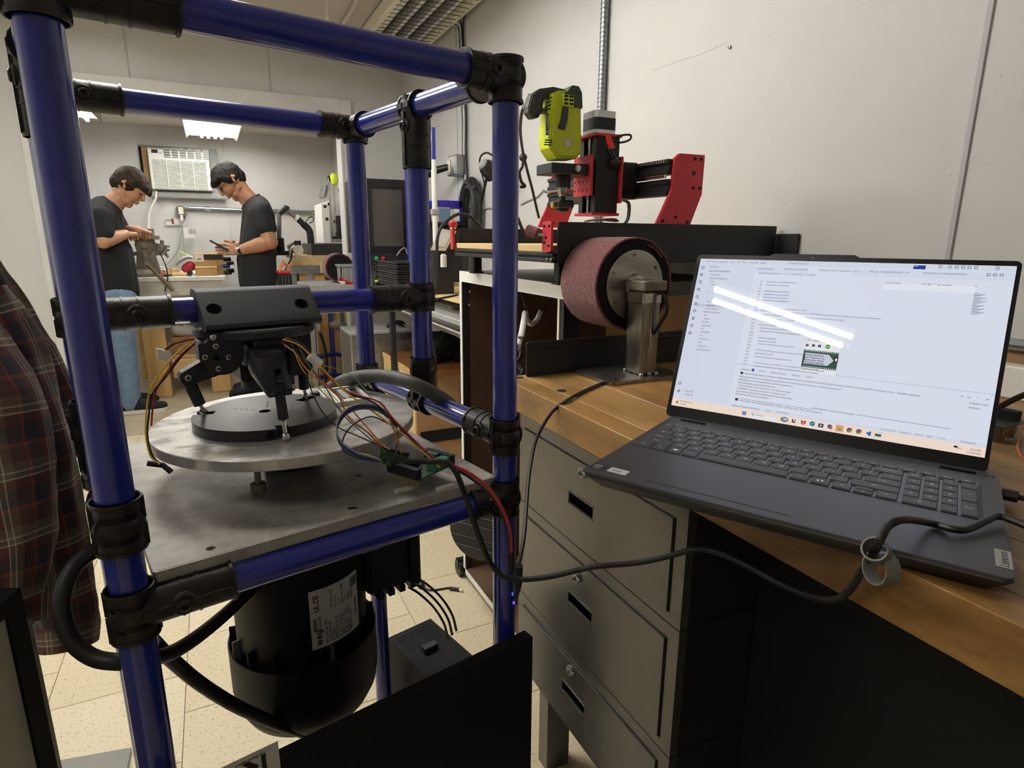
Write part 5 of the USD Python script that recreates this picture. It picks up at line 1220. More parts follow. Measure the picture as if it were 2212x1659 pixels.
t.p('cable', tube([(0.6775,0.9108,0.8735),(0.6087,0.8719,0.8735),(0.5384,0.8307,0.8735),(0.4829,0.7912,0.8735)] + [(0.462,0.7982,0.8551),(0.435,0.7936,0.8201),(0.408,0.7648,0.7843),(0.381,0.7229,0.7532),(0.354,0.6774,0.7287),(0.327,0.6367,0.7171),(0.3,0.5888,0.7359)], .0028, 8), W_BLK)
t.p('plug', tube([(0.2792,0.548,0.7646),(0.2784,0.5484,0.7411)], .0052, 10), BLK)
t.p('plug_boot', tube([(0.2784,0.5484,0.7411),(0.2766,0.5493,0.7256)], [.005, .003], 8), BLK)
t.p('led_strip', cat(*[box(*sum(([c - .0012, c + .0012] for c in q), [])) for q in [(0.2751,0.5534,0.7267),(0.2761,0.5529,0.7152)]]), VIOLET)

# ---------------------------------------------------------------- abrasive drum on its stand
t = T('abrasive_drum_stand', 'steel pillar stand on the bench end carrying a big maroon abrasive drum', 'machine')
bp = sbox(.615, .855, .786, .98).buffer(-.012).buffer(.012).difference(Point(.640, .872).buffer(.004)).difference(Point(.765, .875).buffer(.004))
t.p('base_plate', prism(bp, (0, 0, 0), X, Y, Z, .8705, .8775), STEELD)
t.p('pillar', box(.697, .737, .878, .926, .8775, 1.030, .003), STEELD)
t.p('pillar_head', box(.695, .739, .876, .928, 1.008, 1.034, .004), STEEL)
t.p('cap_block', box(.693, .745, .872, .930, 1.034, 1.052, .002), CAST)
t.p('weld', cat(*[m3.Manifold.sphere(.0045, 10).translate((a, b, .879)) for a in (.700, .718, .734) for b in (.877, .927)]), STEEL)
t.p('slot_strip', box(.7145, .7175, .8765, .878, .93, .99), STEEL)
t.p('cable', tube([(.732, .874, 1.030), (.732, .862, 1.024), (.735, .858, 1.0), (.728, .866, .975), (.722, .876, .955)], .0032, 8), RUB)
dr = (.718, 1.041)
dm = t.p('drum_core', lathe((dr[0], .934, dr[1]), Y, [(.004, .0), (.004, .066), (0, .067), (0, .0825), (.128, .0825), (.128, .0)], 64), BLKM)
t.p('end_plate', lathe((dr[0], .9325, dr[1]), Y, [(.0, .0), (0, .0655), (.004, .0655), (.004, 0)], 56), mat('spun_steel', '#b5b1aa', .3, .95, '#928d85', 12, stretch=(1, 1, 3)))
t.p('hub', lathe((dr[0], .924, dr[1]), Y, [(0, 0), (0, .018), (.004, .021), (.009, .022), (.009, 0)], 30), STEEL)
for a in range(6):
    an = math.radians(a * 60 + 35)
    t.p('screw', screw((dr[0] + .056 * math.cos(an), .9325, dr[1] + .056 * math.sin(an)), -Y, .0032, .0015), STEELD)
g = []
ang = np.linspace(0, 2 * np.pi, 180, endpoint=False); ys = np.linspace(.9345, 1.0605, 30)
aa, yy = np.meshgrid(np.append(ang, ang[0]), ys)
rr = .0855 + .0014 * meshkit.noise(np.stack([np.cos(aa) * 22, yy * 260, np.sin(aa) * 22], -1))
outer = np.stack([dr[0] + rr * np.cos(aa), yy, dr[1] + rr * np.sin(aa)], -1)
t.p('abrasive_sleeve', sheet(outer, .004), FELT)
t.p('sleeve_seam', cat(tube([(dr[0] + .078 * math.cos(a), .932, dr[1] + .078 * math.sin(a)) for a in np.linspace(.75, 1.25, 8)], .0018, 6), tube([(dr[0] + (.076 + .003 * (i % 2)) * math.cos(a), .9315, dr[1] + (.076 + .003 * (i % 2)) * math.sin(a)) for i, a in enumerate(np.linspace(.72, 1.2, 12))], .0014, 6)), FELT)

# ---------------------------------------------------------------- open shelf unit beyond the bench
t = T('shelf_unit', 'open brown backed shelf unit with white edges under the desktop mill', 'shelf')
sx0, sx1, sy0, sy1 = .664, 1.20, 1.085, 1.712
t.p('top_panel', box(sx0 + .002, sx1, sy0, sy1, 1.000, 1.031), mat('shelf_grey', '#4a4847', .5))
t.p('edge_band', box(sx0, sx0 + .002, sy0, sy1, 1.000, 1.031), WHITEC, label='white front edge of the top')
t.p('side_panel', box(sx0 + .026, sx1, sy1 - .018, sy1, .03, 1.0), BROWN)
t.p('front_stile', box(sx0 + .002, sx0 + .026, sy1 - .018, sy1, .03, 1.0), BLKP)
t.p('edge_band', box(sx0, sx0 + .002, sy1 - .016, sy1, .03, 1.0), WHITEC)
t.p('front_stile', box(sx0 + .002, sx0 + .04, sy0 + .02, sy0 + .042, .03, 1.0), BLKP)
t.p('rear_stile', box(sx1 - .04, sx1, sy0 + .02, sy0 + .042, .03, 1.0), BLKP)
t.p('edge_band', box(sx0, sx0 + .002, sy0 + .036, sy0 + .044, .03, 1.0), CREAM)
t.p('back_panel', box(1.19, 1.196, sy0 + .042, sy1 - .018, .05, 1.0), BROWNL)
t.p('bottom_panel', box(sx0 + .002, sx1, sy0 + .02, sy1 - .018, .03, .048), BROWN)
t.p('edge_band', box(sx0, sx0 + .002, sy0, sy1, .03, .048), WHITEC)
for y in (1.18, 1.66):
    for x in (.70, 1.14):
        t.p('castor', cat(lathe((x - .008, y, .02), (1, 0, 0), [(0, 0), (0, .019), (.016, .019), (.016, 0)], 20), box(x - .012, x + .012, y - .01, y + .01, .026, .032)), BLK)
q = [(0.6422,1.7278,0)][0]
t.p('castor', cat(lathe((.655, 1.745, .028), (1, 0, 0), [(0, 0), (0, .027), (.004, .028), (.018, .028), (.022, .027), (.022, 0)], 24), box(.652, .68, 1.735, 1.755, .03, .062)), BLK)
for (z, y) in ((.97, 1.68), (.93, 1.685)):
    t.p('screw', screw((sx0 + .02, y, z), -X, .004, .002), STEEL)
t = T('sleeved_cable', 'white spiral wrapped cable bundle hanging in the open shelf', 'cables')
t.p('sleeve', tube([(0.7825,1.4185,0.9363),(0.7658,1.4077,0.916),(0.7446,1.3992,0.9059),(0.7256,1.3895,0.9203),(0.7142,1.3757,0.9369)] , .007, 10), WHITEP)
t.p('sleeve', tube([(0.7141,1.3757,0.9393),(0.6903,1.3392,0.9165),(0.6657,1.3032,0.894),(0.6383,1.2685,0.875)], .0085, 10), WHITEP)
t.p('wrap', cat(*[tube([np.add(p, (0, 0, 0)), np.add(p, (0, 0, .0025))], .0088, 10, smooth=False) for p in [(0.7066,1.3683,0.9191),(0.6807,1.3254,0.9072),(0.6531,1.2834,0.8942)]]), GREYP)
t.p('lead', tube([(0.7152,1.3751,0.9369),(0.7041,1.3621,0.966),(0.689,1.3511,0.9907),(0.6752,1.3395,1.0148)], .002, 6), W_BLK)
for k in range(6):
    t.p('lead', tube([np.add(p, (.004 * k, .006 * k, -.004 * (k % 3))) for p in [(0.6383,1.2685,0.875),(0.6376,1.252,0.8588),(0.6231,1.2425,0.8394),(0.6281,1.2231,0.8238),(0.6137,1.2136,0.8127)]], .002, 6), W_BLK)
t.p('lead', tube([(0.7729,1.401,0.9387),(0.7956,1.3997,0.9587),(0.8194,1.3975,0.9788)], .0018, 6), W_BLK)
t = T('black_fan', 'round black fan guard hung on the front edge of the shelf unit', 'fan')
fc = np.array((0.615,1.4751,0.2996))
dn = np.array([.80, .60, 0])
t.p('shroud', lathe(fc, -dn, [(-.035, .0), (-.035, .085), (0, .092), (.006, .088), (.006, .0)], 36), BLKP)
t.p('grille', cat(*[tube([fc - dn * .008 + np.cross(dn, UZ) * a * s + UZ * z for s in (-1, 1)], .0014, 5) for z, a in ((-.05, .064), (-.02, .08), (.02, .08), (.05, .064))]), DRILLG)
t.p('bracket', box(fc[0] + .01, .664, fc[1] - .01, fc[1] + .03, fc[2] - .015, fc[2] + .015), BLKP)
t = T('bottom_clutter', 'loose white and grey scraps lying in the bottom of the open shelf', 'scraps')
for k in range(7):
    c = np.array([.70 + .05 * rng.random(), 1.42 + .12 * rng.random(), .05])
    a = rng.random() * 3.1
    d = np.array([math.cos(a), math.sin(a), .25 * rng.random()])
    t.p('scrap', tube([c, c + d * (.04 + .04 * rng.random())], .006, 5, flat=.3), [WHITEP, GREYP, BLK, RED, PAPER, W_BLK, STEELD][k])

# ---------------------------------------------------------------- desktop mill on the shelf
t = T('desktop_mill', 'black and red desktop milling machine standing on the shelf unit', 'milling machine')
mx0, mx1, my0, my1 = .622, 1.228, 1.060, 1.62
t.p('near_panel', box(mx0, mx1, my0, my0 + .006, 1.076, 1.158, .0008), BLKP)
t.p('far_panel', box(mx0 + .004, mx1, my1 - .006, my1, 1.09, 1.152, .0008), BLKP)
t.p('side_extrusion', cat(box(mx0 - .01, mx0 + .02, my0 + .006, my1 - .01, 1.078, 1.086, .001), box(mx0 - .004, mx0 + .02, my0 + .006, my1 - .01, 1.086, 1.094), box(mx0 - .01, mx0 + .02, my0 + .006, my1 - .01, 1.091, 1.098, .001)), BLKP)
t.p('side_extrusion', box(mx1 - .03, mx1, my0 + .006, my1 - .01, 1.078, 1.098, .001), BLKP)
t.p('bed_board', box(mx0 - .006, mx1 - .02, my0 + .03, my1 - .012, 1.0985, 1.1125, .001), PLY)
c = t.p('corner_plate', prism(sbox(my0 + .0, 1.1005, my0 + .036, 1.159).buffer(-.003).buffer(.003), (mx0 - .012, 0, 0), Y, Z, X, -.005, .0), RED)
for a, b in ((.008, 1.15), (.027, 1.15), (.008, 1.112), (.027, 1.118), (.020, 1.128)):
    t.p('screw', screw((mx0 - .017, my0 + a, b), -X, .0032, .002), BLK, under=c)
for a in (.010, .026):
    t.p('screw', screw((mx0 - .0102, my0 + a, 1.085), -X, .0028, .0018), STEEL)
c = t.p('corner_plate', box(mx0 - .017, mx0 - .010, my1 - .014, my1 + .004, 1.095, 1.155, .001), RED)
t.p('knob', lathe((mx0 - .012, my1 - .005, 1.155), Z, [(0, 0), (0, .010), (.006, .0125), (.012, .0125), (.016, .008), (.016, 0)], 22), REDP)
t.p('knob_ring', cyl((mx0 - .012, my1 - .005, 1.150), (mx0 - .012, my1 - .005, 1.156), .009, sec=18), WHITEP)
for x in (.66, 1.17):
    for y in (1.11, 1.57):
        t.p('foot', cat(box(x - .012, x + .012, y - .012, y + .012, 1.036, 1.078, .002), box(x - .016, x + .016, y - .016, y + .016, 1.031, 1.037, .002)), BLK)
poly = [(0.871,1.075,1.1547),(0.9068,1.075,1.2289),(0.91,1.075,1.2943),(0.9218,1.075,1.3043),(0.9922,1.075,1.3049),(0.9913,1.075,1.2232),(0.9646,1.075,1.1541)]
poly = Poly([(q[0], q[2] if q[2] > 1.16 else 1.158) for q in poly])
for y, n in ((1.068, -1), (1.602, 1)):
    sp = t.p('gantry_plate', prism(poly, (0, y, 0), X, Z, Y, 0, .008), RED)
    for q in [(0.9653,1.075,1.2956),(0.9825,1.075,1.2957),(0.9659,1.075,1.236),(0.9833,1.075,1.2357),(0.9219,1.075,1.1732),(0.8867,1.075,1.1647),(0.9557,1.075,1.1629)]:
        t.p('screw', screw((q[0], y, q[2]), -Y, .0034, .0022), BLK, under=sp)
    q = (0.9643,1.075,1.2659)
    t.p('bore', lathe((q[0], y - .0002, q[2]), -Y, [(0, 0), (0, .0052), (.0004, .0052), (.0004, 0)], 16), BLK, under=sp)
for z0, z1 in ((1.262, 1.293), (1.218, 1.252)):
    t.p('gantry_beam', cat(box(.898, .926, 1.076, 1.602, z0, z0 + .009, .001), box(.903, .926, 1.076, 1.602, z0 + .009, z1 - .009), box(.898, .926, 1.076, 1.602, z1 - .009, z1, .001)), BLKP)
t.p('scale_marks', cat(*[box(.8975, .898, 1.09 + .008 * i, 1.0915 + .008 * i, 1.287, 1.2915) for i in range(28)]), LEG, kind='stuff')
t.p('lead_screw', cyl((.893, 1.076, 1.257), (.893, 1.602, 1.257), .004, sec=14), STEEL)
# carriage, column and its motor
yc = 1.215
t.p('carriage_plate', box(.846, .852, yc - .045, yc + .055, 1.205, 1.305, .002), RED)
t.p('carriage_block', box(.852, .898, yc - .035, yc + .045, 1.215, 1.295, .002), BLKP)
zc0, zc1 = 1.183, 1.345
t.p('column', cat(box(.80, .846, yc - .034, yc + .034, zc0, zc1, .001), box(.785, .80, yc - .034, yc - .018, zc0, zc1), box(.785, .80, yc + .018, yc + .034, zc0, zc1)), BLKP)
t.p('column_screw', cyl((.790, yc, zc0), (.790, yc, zc1), .004, sec=12), STEEL)
t.p('column_cap', box(.776, .850, yc - .038, yc + .038, zc1, zc1 + .006, .001), RED)
t.p('column_foot', box(.776, .850, yc - .038, yc + .038, zc0 - .006, zc0, .001), RED)
mz = zc1 + .006
def oct_(r, c):
    return Poly([(r, r - c), (r - c, r), (-r + c, r), (-r, r - c), (-r, -r + c), (-r + c, -r), (r - c, -r), (r, -r + c)])
mt = t.p('motor', prism(oct_(.0285, .006), (.812, yc, 0), X, Y, Z, mz + .009, mz + .034), BLKP)
t.p('motor_flange', prism(oct_(.0285, .006), (.812, yc, 0), X, Y, Z, mz, mz + .009), STEEL, under=mt)
t.p('motor_cap', prism(oct_(.0285, .006), (.812, yc, 0), X, Y, Z, mz + .034, mz + .048), STEEL, under=mt)
pp = t.p('slide_plate', box(.768, .776, (0.77,1.1771,1.241)[1], (0.77,1.2469,1.246)[1], (0.77,1.2098,1.2193)[2], (0.77,1.215,1.3049)[2], .001), RED)
for a in (-.025, -.008, .008, .025):
    for z in (1.215, 1.232, 1.25):
        t.p('bolt_hole', lathe((.7679, yc + a, z), -X, [(0, 0), (0, .0028), (.0004, .0028), (.0004, 0)], 10), BLK, under=pp)
# tool bracket
q0, q1 = (0.6631,1.215,1.2757), (0.7917,1.215,1.2865)
t.p('tool_clamp', cat(box(.672, .755, yc - .035, yc + .035, 1.262, 1.284, .002), box(.755, .785, yc - .03, yc + .03, 1.262, 1.286, .002)), BLKP)
t.p('clamp_knob', lathe((.735, yc - .035, 1.274), -Y, [(0, .0), (0, .0075), (.004, .0075), (.005, .005), (.005, 0)], 18), STEEL)
t.p('wire_loop', tube([(0.8095,1.16,1.3392),(0.8373,1.16,1.347),(0.8584,1.16,1.3485),(0.8565,1.16,1.3388),(0.832,1.16,1.3314),(0.8134,1.16,1.3348)], .0022, 8), W_BLK)
t.p('alligator_clip', hull([np.add(p, (0, d, 0)) for p in [(0.7947,1.16,1.3438),(0.8045,1.16,1.3408),(0.8155,1.16,1.3188),(0.8058,1.16,1.3163)] for d in (-.005, .005)]), REDB)
t.p('cable_clutter', cat(*[tube([np.add(p, (0, .01 * k, 0)) for p in [(0.8128,1.17,1.3179),(0.8288,1.17,1.2968),(0.8196,1.17,1.2836),(0.8354,1.17,1.2903),(0.8297,1.17,1.2803),(0.8142,1.17,1.2911)]], .0022, 6) for k in range(3)], m3.Manifold.sphere(.012, 14).translate((0.8302,1.175,1.2906))), W_BLK)
t.p('cable_duct', tube([(1.0568,1.45,1.2327),(1.0781,1.45,1.2233),(1.0789,1.45,1.1854),(1.0657,1.45,1.1648)], .007, 8, flat=.5), RUB)
t.p('white_mark', box(.840, .8405, yc - .03, yc - .029, 1.2, 1.21), LEG)
solo('corner_box', box(1.232, 1.2395, 1.0, 1.10, 1.085, 1.14, .002), BLKP, 'small black box on the wall at the right end of the mill panel', 'box')
t = T('felt_scrap', 'ragged maroon abrasive scrap lying on the mill panel behind the drum', 'abrasive pad')
t.p('pad', tube([(0.7101,1.1,1.1612),(0.7329,1.1,1.1644),(0.7504,1.1,1.1657),(0.7799,1.1,1.1672),(0.791,1.1,1.1626)], .006, 8, flat=.35), FELT)
t.p('pad', tube([(0.7387,1.1,1.1655),(0.7623,1.1,1.164),(0.7862,1.1,1.1625)], .005, 8, flat=.4), FELT)
t = T('small_abrasive_roll', 'small maroon abrasive roll on a steel spindle at the mill front corner', 'abrasive roll')
a, b = np.array((0.5846,1.12,1.1422)), np.array((0.5974,1.1,1.1349))
t.p('roll', cyl(a, b, .0115, sec=28), FELT)
t.p('spindle', cyl(b, (0.609,1.09,1.1305), .003, sec=10), STEEL)

# ---------------------------------------------------------------- lime drill in the clamp
t = T('lime_drill', 'lime green and grey corded drill clamped upright in the desktop mill', 'drill')
def slabs(pts, m, name, th=.026, under='', soft=.006, yy=1.215):
    pg = Poly([(q[0], q[2]) for q in pts]).buffer(-.003).buffer(.003)
    ms = []
    for ins, a, b in ((0, -th + soft, th - soft), (soft * .35, -th + soft * .4, th - soft * .4), (soft, -th, th)):
        g = pg.buffer(-ins)
        if not g.is_empty:
            ms.append(prism(g if g.geom_type == 'Polygon' else max(g.geoms, key=lambda k: k.area), (0, yy, 0), X, Z, Y, a, b))
    return t.p(name, cat(*ms), m, under=under, smooth=50)
bdy = slabs([(0.6748,1.215,1.4217),(0.6928,1.215,1.4289),(0.7412,1.215,1.4338),(0.7483,1.215,1.4019),(0.7517,1.215,1.3405),(0.7529,1.215,1.3078),(0.7388,1.215,1.2953),(0.6916,1.215,1.2926),(0.6726,1.215,1.3142),(0.6699,1.215,1.3347),(0.6732,1.215,1.3905)], LIME, 'body', .027)
slabs([(0.7111,1.215,1.428),(0.7223,1.215,1.4411),(0.7386,1.215,1.4409),(0.7473,1.215,1.4289),(0.7496,1.215,1.3973),(0.7284,1.215,1.3973),(0.7116,1.215,1.4106)], DRILLG, 'rear_cap', .0295, soft=.003)
slabs([(0.7043,1.215,1.4255),(0.7158,1.215,1.4285),(0.7127,1.215,1.3735),(0.7064,1.215,1.3505),(0.6878,1.215,1.3528),(0.6954,1.215,1.3702)], DRILLG, 'side_grip', .0295, soft=.0015)
slabs([(0.6264,1.215,1.3935),(0.6327,1.215,1.4157),(0.6523,1.215,1.4302),(0.6858,1.215,1.4373),(0.7156,1.215,1.4349),(0.7113,1.215,1.4235),(0.6816,1.215,1.4224),(0.6638,1.215,1.4115),(0.6597,1.215,1.3893),(0.6511,1.215,1.3739),(0.6377,1.215,1.3719),(0.6265,1.215,1.3827)], DRILLG, 'handle', .017)
slabs([(0.6597,1.215,1.3929),(0.6731,1.215,1.3978),(0.6734,1.215,1.385),(0.6621,1.215,1.384)], GREYM, 'trigger', .008, soft=.001)
va, vb = (0.6986,1.184,1.4209), (0.7256,1.184,1.3973)
t.p('vent_panel', box(va[0], vb[0], 1.1838, 1.188, vb[2], va[2], .001), LIME, under=bdy)
for i in range(2):
    for k in range(3):
        x0_ = va[0] + .0025 + i * (vb[0] - va[0]) * .48; z0_ = vb[2] + .004 + k * (va[2] - vb[2]) * .31
        t.p('vent', box(x0_, x0_ + (vb[0] - va[0]) * .36, 1.1834, 1.1845, z0_, z0_ + .004, .0003), BLKM, under=bdy)
for k in range(4):
    p = np.array([(0.6638,1.187,1.4082),(0.6618,1.187,1.4009),(0.6608,1.187,1.3936),(0.6599,1.187,1.3864)][k])
    t.p('vent', rot(box(p[0] - .002, p[0] + .011, 1.1872, 1.189, p[2] - .001, p[2] + .001), p, Y, -25), BLKM, under=bdy)
for k in range(3):
    p = np.array([(0.6589,1.187,1.3283),(0.6579,1.187,1.3237),(0.6569,1.187,1.319)][k])
    t.p('vent', box(p[0], p[0] + .017, 1.1872, 1.189, p[2] - .001, p[2] + .001), BLKM, under=bdy)
p = (0.6632,1.187,1.3378)
t.p('name_panel', box(p[0] - .0035, p[0] + .0035, 1.1868, 1.189, p[2], p[2] + .043, .001), DRILLG, under=bdy)
t.p('name_print', text('RYOBI', (p[0] + .0022, 1.1866, p[2] + .004), Z, -X, h=.0045, width=.034, t=.0003), LEG, under=bdy)
p = (0.7148,1.187,1.3258)
t.p('rating_label', box(p[0] - .008, p[0] + .008, 1.1868, 1.189, p[2] - .007, p[2] + .008), PAPER, under=bdy)
cx_ = (0.7213,1.215,1.2417)[0]
zA, zB, zC, zD = (0.7207,1.215,1.2642)[2], (0.7215,1.215,1.2358)[2], (0.7221,1.215,1.217)[2], (0.7231,1.215,1.1841)[2]
t.p('collar', lathe((cx_, yc, zA), Z, [(0, .0), (0, .020), (.004, .022), (1.264 - zA, .022), (1.264 - zA, 0)], 28), BLK)
ch = t.p('chuck', lathe((cx_, yc, zB), Z, [(0, 0), (0, .0150), (.004, .0165), (zA - zB - .004, .0170), (zA - zB, .015), (zA - zB, 0)], 30), BLK)
t.p('chuck_ring', lathe((cx_, yc, zC), Z, [(0, .0), (0, .0085), (.005, .0115), (zB - zC - .004, .0128), (zB - zC - .003, .0155), (zB - zC, .0155), (zB - zC, 0)], 30), STEEL, under=ch)
t.p('key_teeth', cat(*[rot(box(cx_ - .0008, cx_ + .0008, yc - .0168, yc - .0150, zB - .004, zB + .001), (cx_, yc, 0), Z, a * 18) for a in range(20)]), STEELD, under=ch, kind='stuff')
t.p('arbor', cyl((cx_, yc, zC - .012), (cx_, yc, zC), .006, sec=16), BLK)
t.p('sanding_block', cat(box(cx_ - .020, cx_ + .020, yc - .02, yc + .02, zC - .026, zC - .008, .004), box(cx_ - .012, cx_ + .012, yc - .012, yc + .012, zD, zC - .025, .003)), BLK)
t.p('block_tip', box(cx_ - .028, cx_ - .020, yc - .006, yc + .006, zC - .024, zC - .012, .001), mat('brass_yellow', '#b39a3c', .4, .5))
t.p('cord', tube([(0.6384,1.23,1.4127),(0.6597,1.2975,1.4032),(0.6895,1.365,1.3817),(0.7265,1.4325,1.3622),(0.7694,1.5,1.3339)] + [(0.7838,1.5,1.2881),(0.8168,1.54,1.2566),(0.8507,1.58,1.2163),(0.8821,1.62,1.1861)], .0036, 8), RUB)
t.p('cord_guard', tube([(0.6423,1.225,1.4203),(0.6337,1.225,1.405),(0.6272,1.225,1.3899)], [.0065, .0045], 8), DRILLG)
t = T('cable_bundle', 'black tied leads hanging behind the right front post beside the drill', 'cables')
t.p('lead', tube([(0.8017,1.6,1.1839),(0.817,1.6,1.152),(0.8324,1.6,1.13)], .005, 8), RUB)
t.p('lead', tube([(0.809,1.6,1.3471),(0.8177,1.6,1.3501),(0.8151,1.6,1.3228),(0.8065,1.6,1.3075),(0.8126,1.6,1.2829),(0.8246,1.6,1.2709),(0.8098,1.6,1.2678)], .0045, 8), RUB)
t.p('tie', m3_ := cat(m3.Manifold.sphere(.012, 12).translate((0.8178,1.6,1.3476))), RUB)
t.p('lead', tube([(1.235,2.4341,1.2694),(1.235,2.3692,1.2816),(1.235,2.2869,1.294),(1.235,2.2289,1.3176)], .003, 6), GREYP)

# ---------------------------------------------------------------- right side beyond the shelf
def ybox(p0, p1, y0, y1, b=.002):
    """block whose near face runs between two points"""
    return box(p0[0], p1[0], y0, y1, p0[2], p1[2], b)

t = T('control_machine', 'black framed machine with a dark window, green and red buttons, behind the rear post', 'machine')
a, b = (0.7141,3.3,1.4267), (0.9788,3.3,1.0413)
t.p('case', box(a[0], b[0], 3.32, 3.60, b[2], a[2], .004), BLKP)
w0, w1 = (0.7887,3.3,1.384), (0.9593,3.3,1.0811)
t.p('frame', prism(sbox(a[0], b[2], b[0], a[2]).difference(sbox(w0[0], w1[2], w1[0], w0[2])), (0, 3.3, 0), X, Z, Y, 0, .022), BLK)
t.p('window', box(w0[0], w1[0], 3.314, 3.32, w1[2], w0[2]), mat('smoked_window', '#4f4a45', .3))
c0, c1 = (0.7334,3.24,1.0416), (0.967,3.24,0.9935)
t.p('control_console', box(c0[0], c1[0], 3.24, 3.6, c1[2], c0[2], .004), BLKP)
for px_, m in (((813, 558), mat('button_green', '#35a86a', .4)), ((827, 558), REDP)):
    q = {813: (0.7885,3.24,1.0197), 827: (0.8232,3.24,1.0194)}[px_[0]]
    t.p('button', lathe(q, (0, -1, 0), [(-.004, 0), (-.004, .011), (.004, .011), (.004, .008), (.012, .0085), (.013, .006), (.013, 0)], 16), m)
t.p('clip', tube([(0.8881,3.2,1.0345), (0.9119,3.2,1.0632), (0.9349,3.2,1.0728), (0.9466,3.2,1.0438)], .004, 6), GREYP)
zt = .84
t = T('side_table', 'grey topped side table with a pipe rail along the right wall', 'table')
t.p('top', box(.775, 1.225, 1.90, 3.62, zt - .022, zt, .003), GREYP)
t.p('rail', cyl((.79, 1.90, zt - .055), (.79, 3.62, zt - .055), .013, sec=16), STEELD)
for y in (2.0, 2.45, 2.9, 3.4):
    t.p('rail_clip', cyl((.79, y, zt - .055), (.79, y + .014, zt - .055), .0165, sec=16), GREYM)
for y in (1.98, 2.98, 3.59):
    t.p('leg', box(.782, .808, y, y + .03, 0, zt - .022, .002), BLKP)
t.p('stretcher', box(.83, 1.2, 2.985, 3.0, .62, .65, .002), BLKP)
t = T('riser_shelf', 'pale plywood riser board on the side table carrying black trays', 'shelf')
t.p('board', box(.80, 1.2, 1.98, 3.15, .892, .905, .001), PLY)
for x, y in ((.82, 2.02), (.82, 3.1), (1.18, 2.02), (1.18, 3.1)):
    t.p('support', box(x - .012, x + .012, y - .012, y + .012, zt, .892), PINE)
def tray_stack(name, label, p0, p1, y0, y1, z0, n, m):
    t = T(name, label, 'tray stack')
    z1 = p0[2]; h = (z1 - z0) / n
    for i in range(n):
        t.p('tray', cat(box(p0[0], p1[0], y0, y1, z0 + i * h, z0 + (i + .78) * h, .003), box(p0[0] - .004, p1[0] + .004, y0 - .004, y1 + .004, z0 + (i + .78) * h, z0 + (i + .98) * h, .001)), m)
    return t
tray_stack('tray_stack', 'black ribbed tray stack right of the middle blue post, on the riser', (0.737,2.66,1.0177), (0.9733,2.66,1.015), 2.66, 3.02, .906, 5, BLK)
tray_stack('tray_stack', 'black ribbed tray stack left of the middle blue post, in front of the buttons', (0.7704,3.18,0.998), (0.8786,3.18,0.9968), 3.18, 3.5, .86, 4, BLK)
solo('yellow_rule', box((0.7488,3.1,0.9037)[0], (0.8574,3.1,0.901)[0], 3.10, 3.13, .906, .914), LIMEG, 'yellow straight rule lying in front of the left black tray stack', 'ruler')
t = T('flat_device', 'flat grey device with a black box on the side table by the shelf unit', 'device')
q = [(0.8727,2.5004,0.84)][0]
t.p('body', box(q[0], q[0] + .14, q[1] - .16, q[1] + .1, zt, zt + .012, .003), GREYP)
t.p('black_box', box(q[0] + .05, q[0] + .17, q[1] - .12, q[1] + .0, zt + .012, zt + .035, .003), BLK)
t.p('lead', tube([(q[0] - .02, q[1] + .05, zt + .006), (q[0] + .03, q[1], zt + .03), (q[0] + .1, q[1] - .1, zt + .045)], .003, 6), W_BLK)

t = T('blue_printer', 'blue framed desktop machine with a small lit screen against the right wall', 'machine')
a, b = (1.018,2.95,1.3082), (1.1679,2.95,1.1867)
for x in (a[0], b[0] - .02):
    t.p('upright', box(x, x + .02, 2.95, 2.975, b[2], a[2], .002), mat('violet_blue_plastic', '#2a1f9a', .4))
    t.p('upright', box(x, x + .02, 3.13, 3.155, b[2], a[2], .002), LOOKS['violet_blue_plastic'])
t.p('top_frame', box(a[0], b[0], 2.95, 3.16, a[2] - .035, a[2], .003), LOOKS['violet_blue_plastic'])
t.p('base', box(a[0], b[0], 2.93, 3.16, b[2], b[2] + .02, .003), BLK)
s0, s1 = (1.034,2.93,1.2684), (1.0885,2.93,1.2076)
t.p('display', box(s0[0] - .006, s1[0] + .006, 2.93, 2.945, s1[2] - .006, s0[2] + .006, .002), GREYP)
t.p('display_glass', box(s0[0], s1[0], 2.928, 2.93, s1[2], s0[2]), glow('display_blue', '#9db4c4', .35))
t.p('spool_holder', box(b[0] - .05, b[0] - .02, 2.94, 2.96, b[2] + .02, b[2] + .08, .002), WHITEP)
t = T('black_stand', 'black stand box on the side table under the blue framed machine', 'stand')
t.p('case', box(a[0], b[0], 2.96, 3.16, .906, b[2], .004), BLKP)
t.p('panel', box(a[0] + .02, b[0] - .02, 2.955, 2.96, .93, b[2] - .02, .001), BLK)
t = T('tilted_meter', 'tilted white faced meter in a black housing beside the red knob', 'meter')
fq = [np.array(q) for q in ([(0.7757,2.3,1.082),(0.8348,2.3,1.0784),(0.8809,2.3,1.1514),(0.8137,2.3,1.1613)])]
dd = np.array([.05, .11, -.02])
t.p('housing', hull([q + dd * s for q in fq for s in (.08, 1)] + [fq[2] + np.array([.07, .02, -.01])]), BLKP)
mid = sum(fq) / 4
t.p('bezel', hull([mid + (q - mid) * 1.03 + dd * s for q in fq for s in (-.02, .12)]), CREAM)
t.p('face', hull([mid + (q - mid) * .66 + dd * s for q in fq for s in (-.05, 0)]), WHITEC)
t.p('stand', hull([np.array([mid[0] + a, mid[1] + b + .05, z]) for a in (-.03, .05) for b in (-.03, .03) for z in (.906, mid[2] - .03)]), BLK)
t.p('bottle', lathe(np.array((0.8084,2.25,1.0462)), UZ, [(-.03, 0), (-.03, .012), (.015, .012), (.02, .006), (.02, 0)], 14), WHITEP)

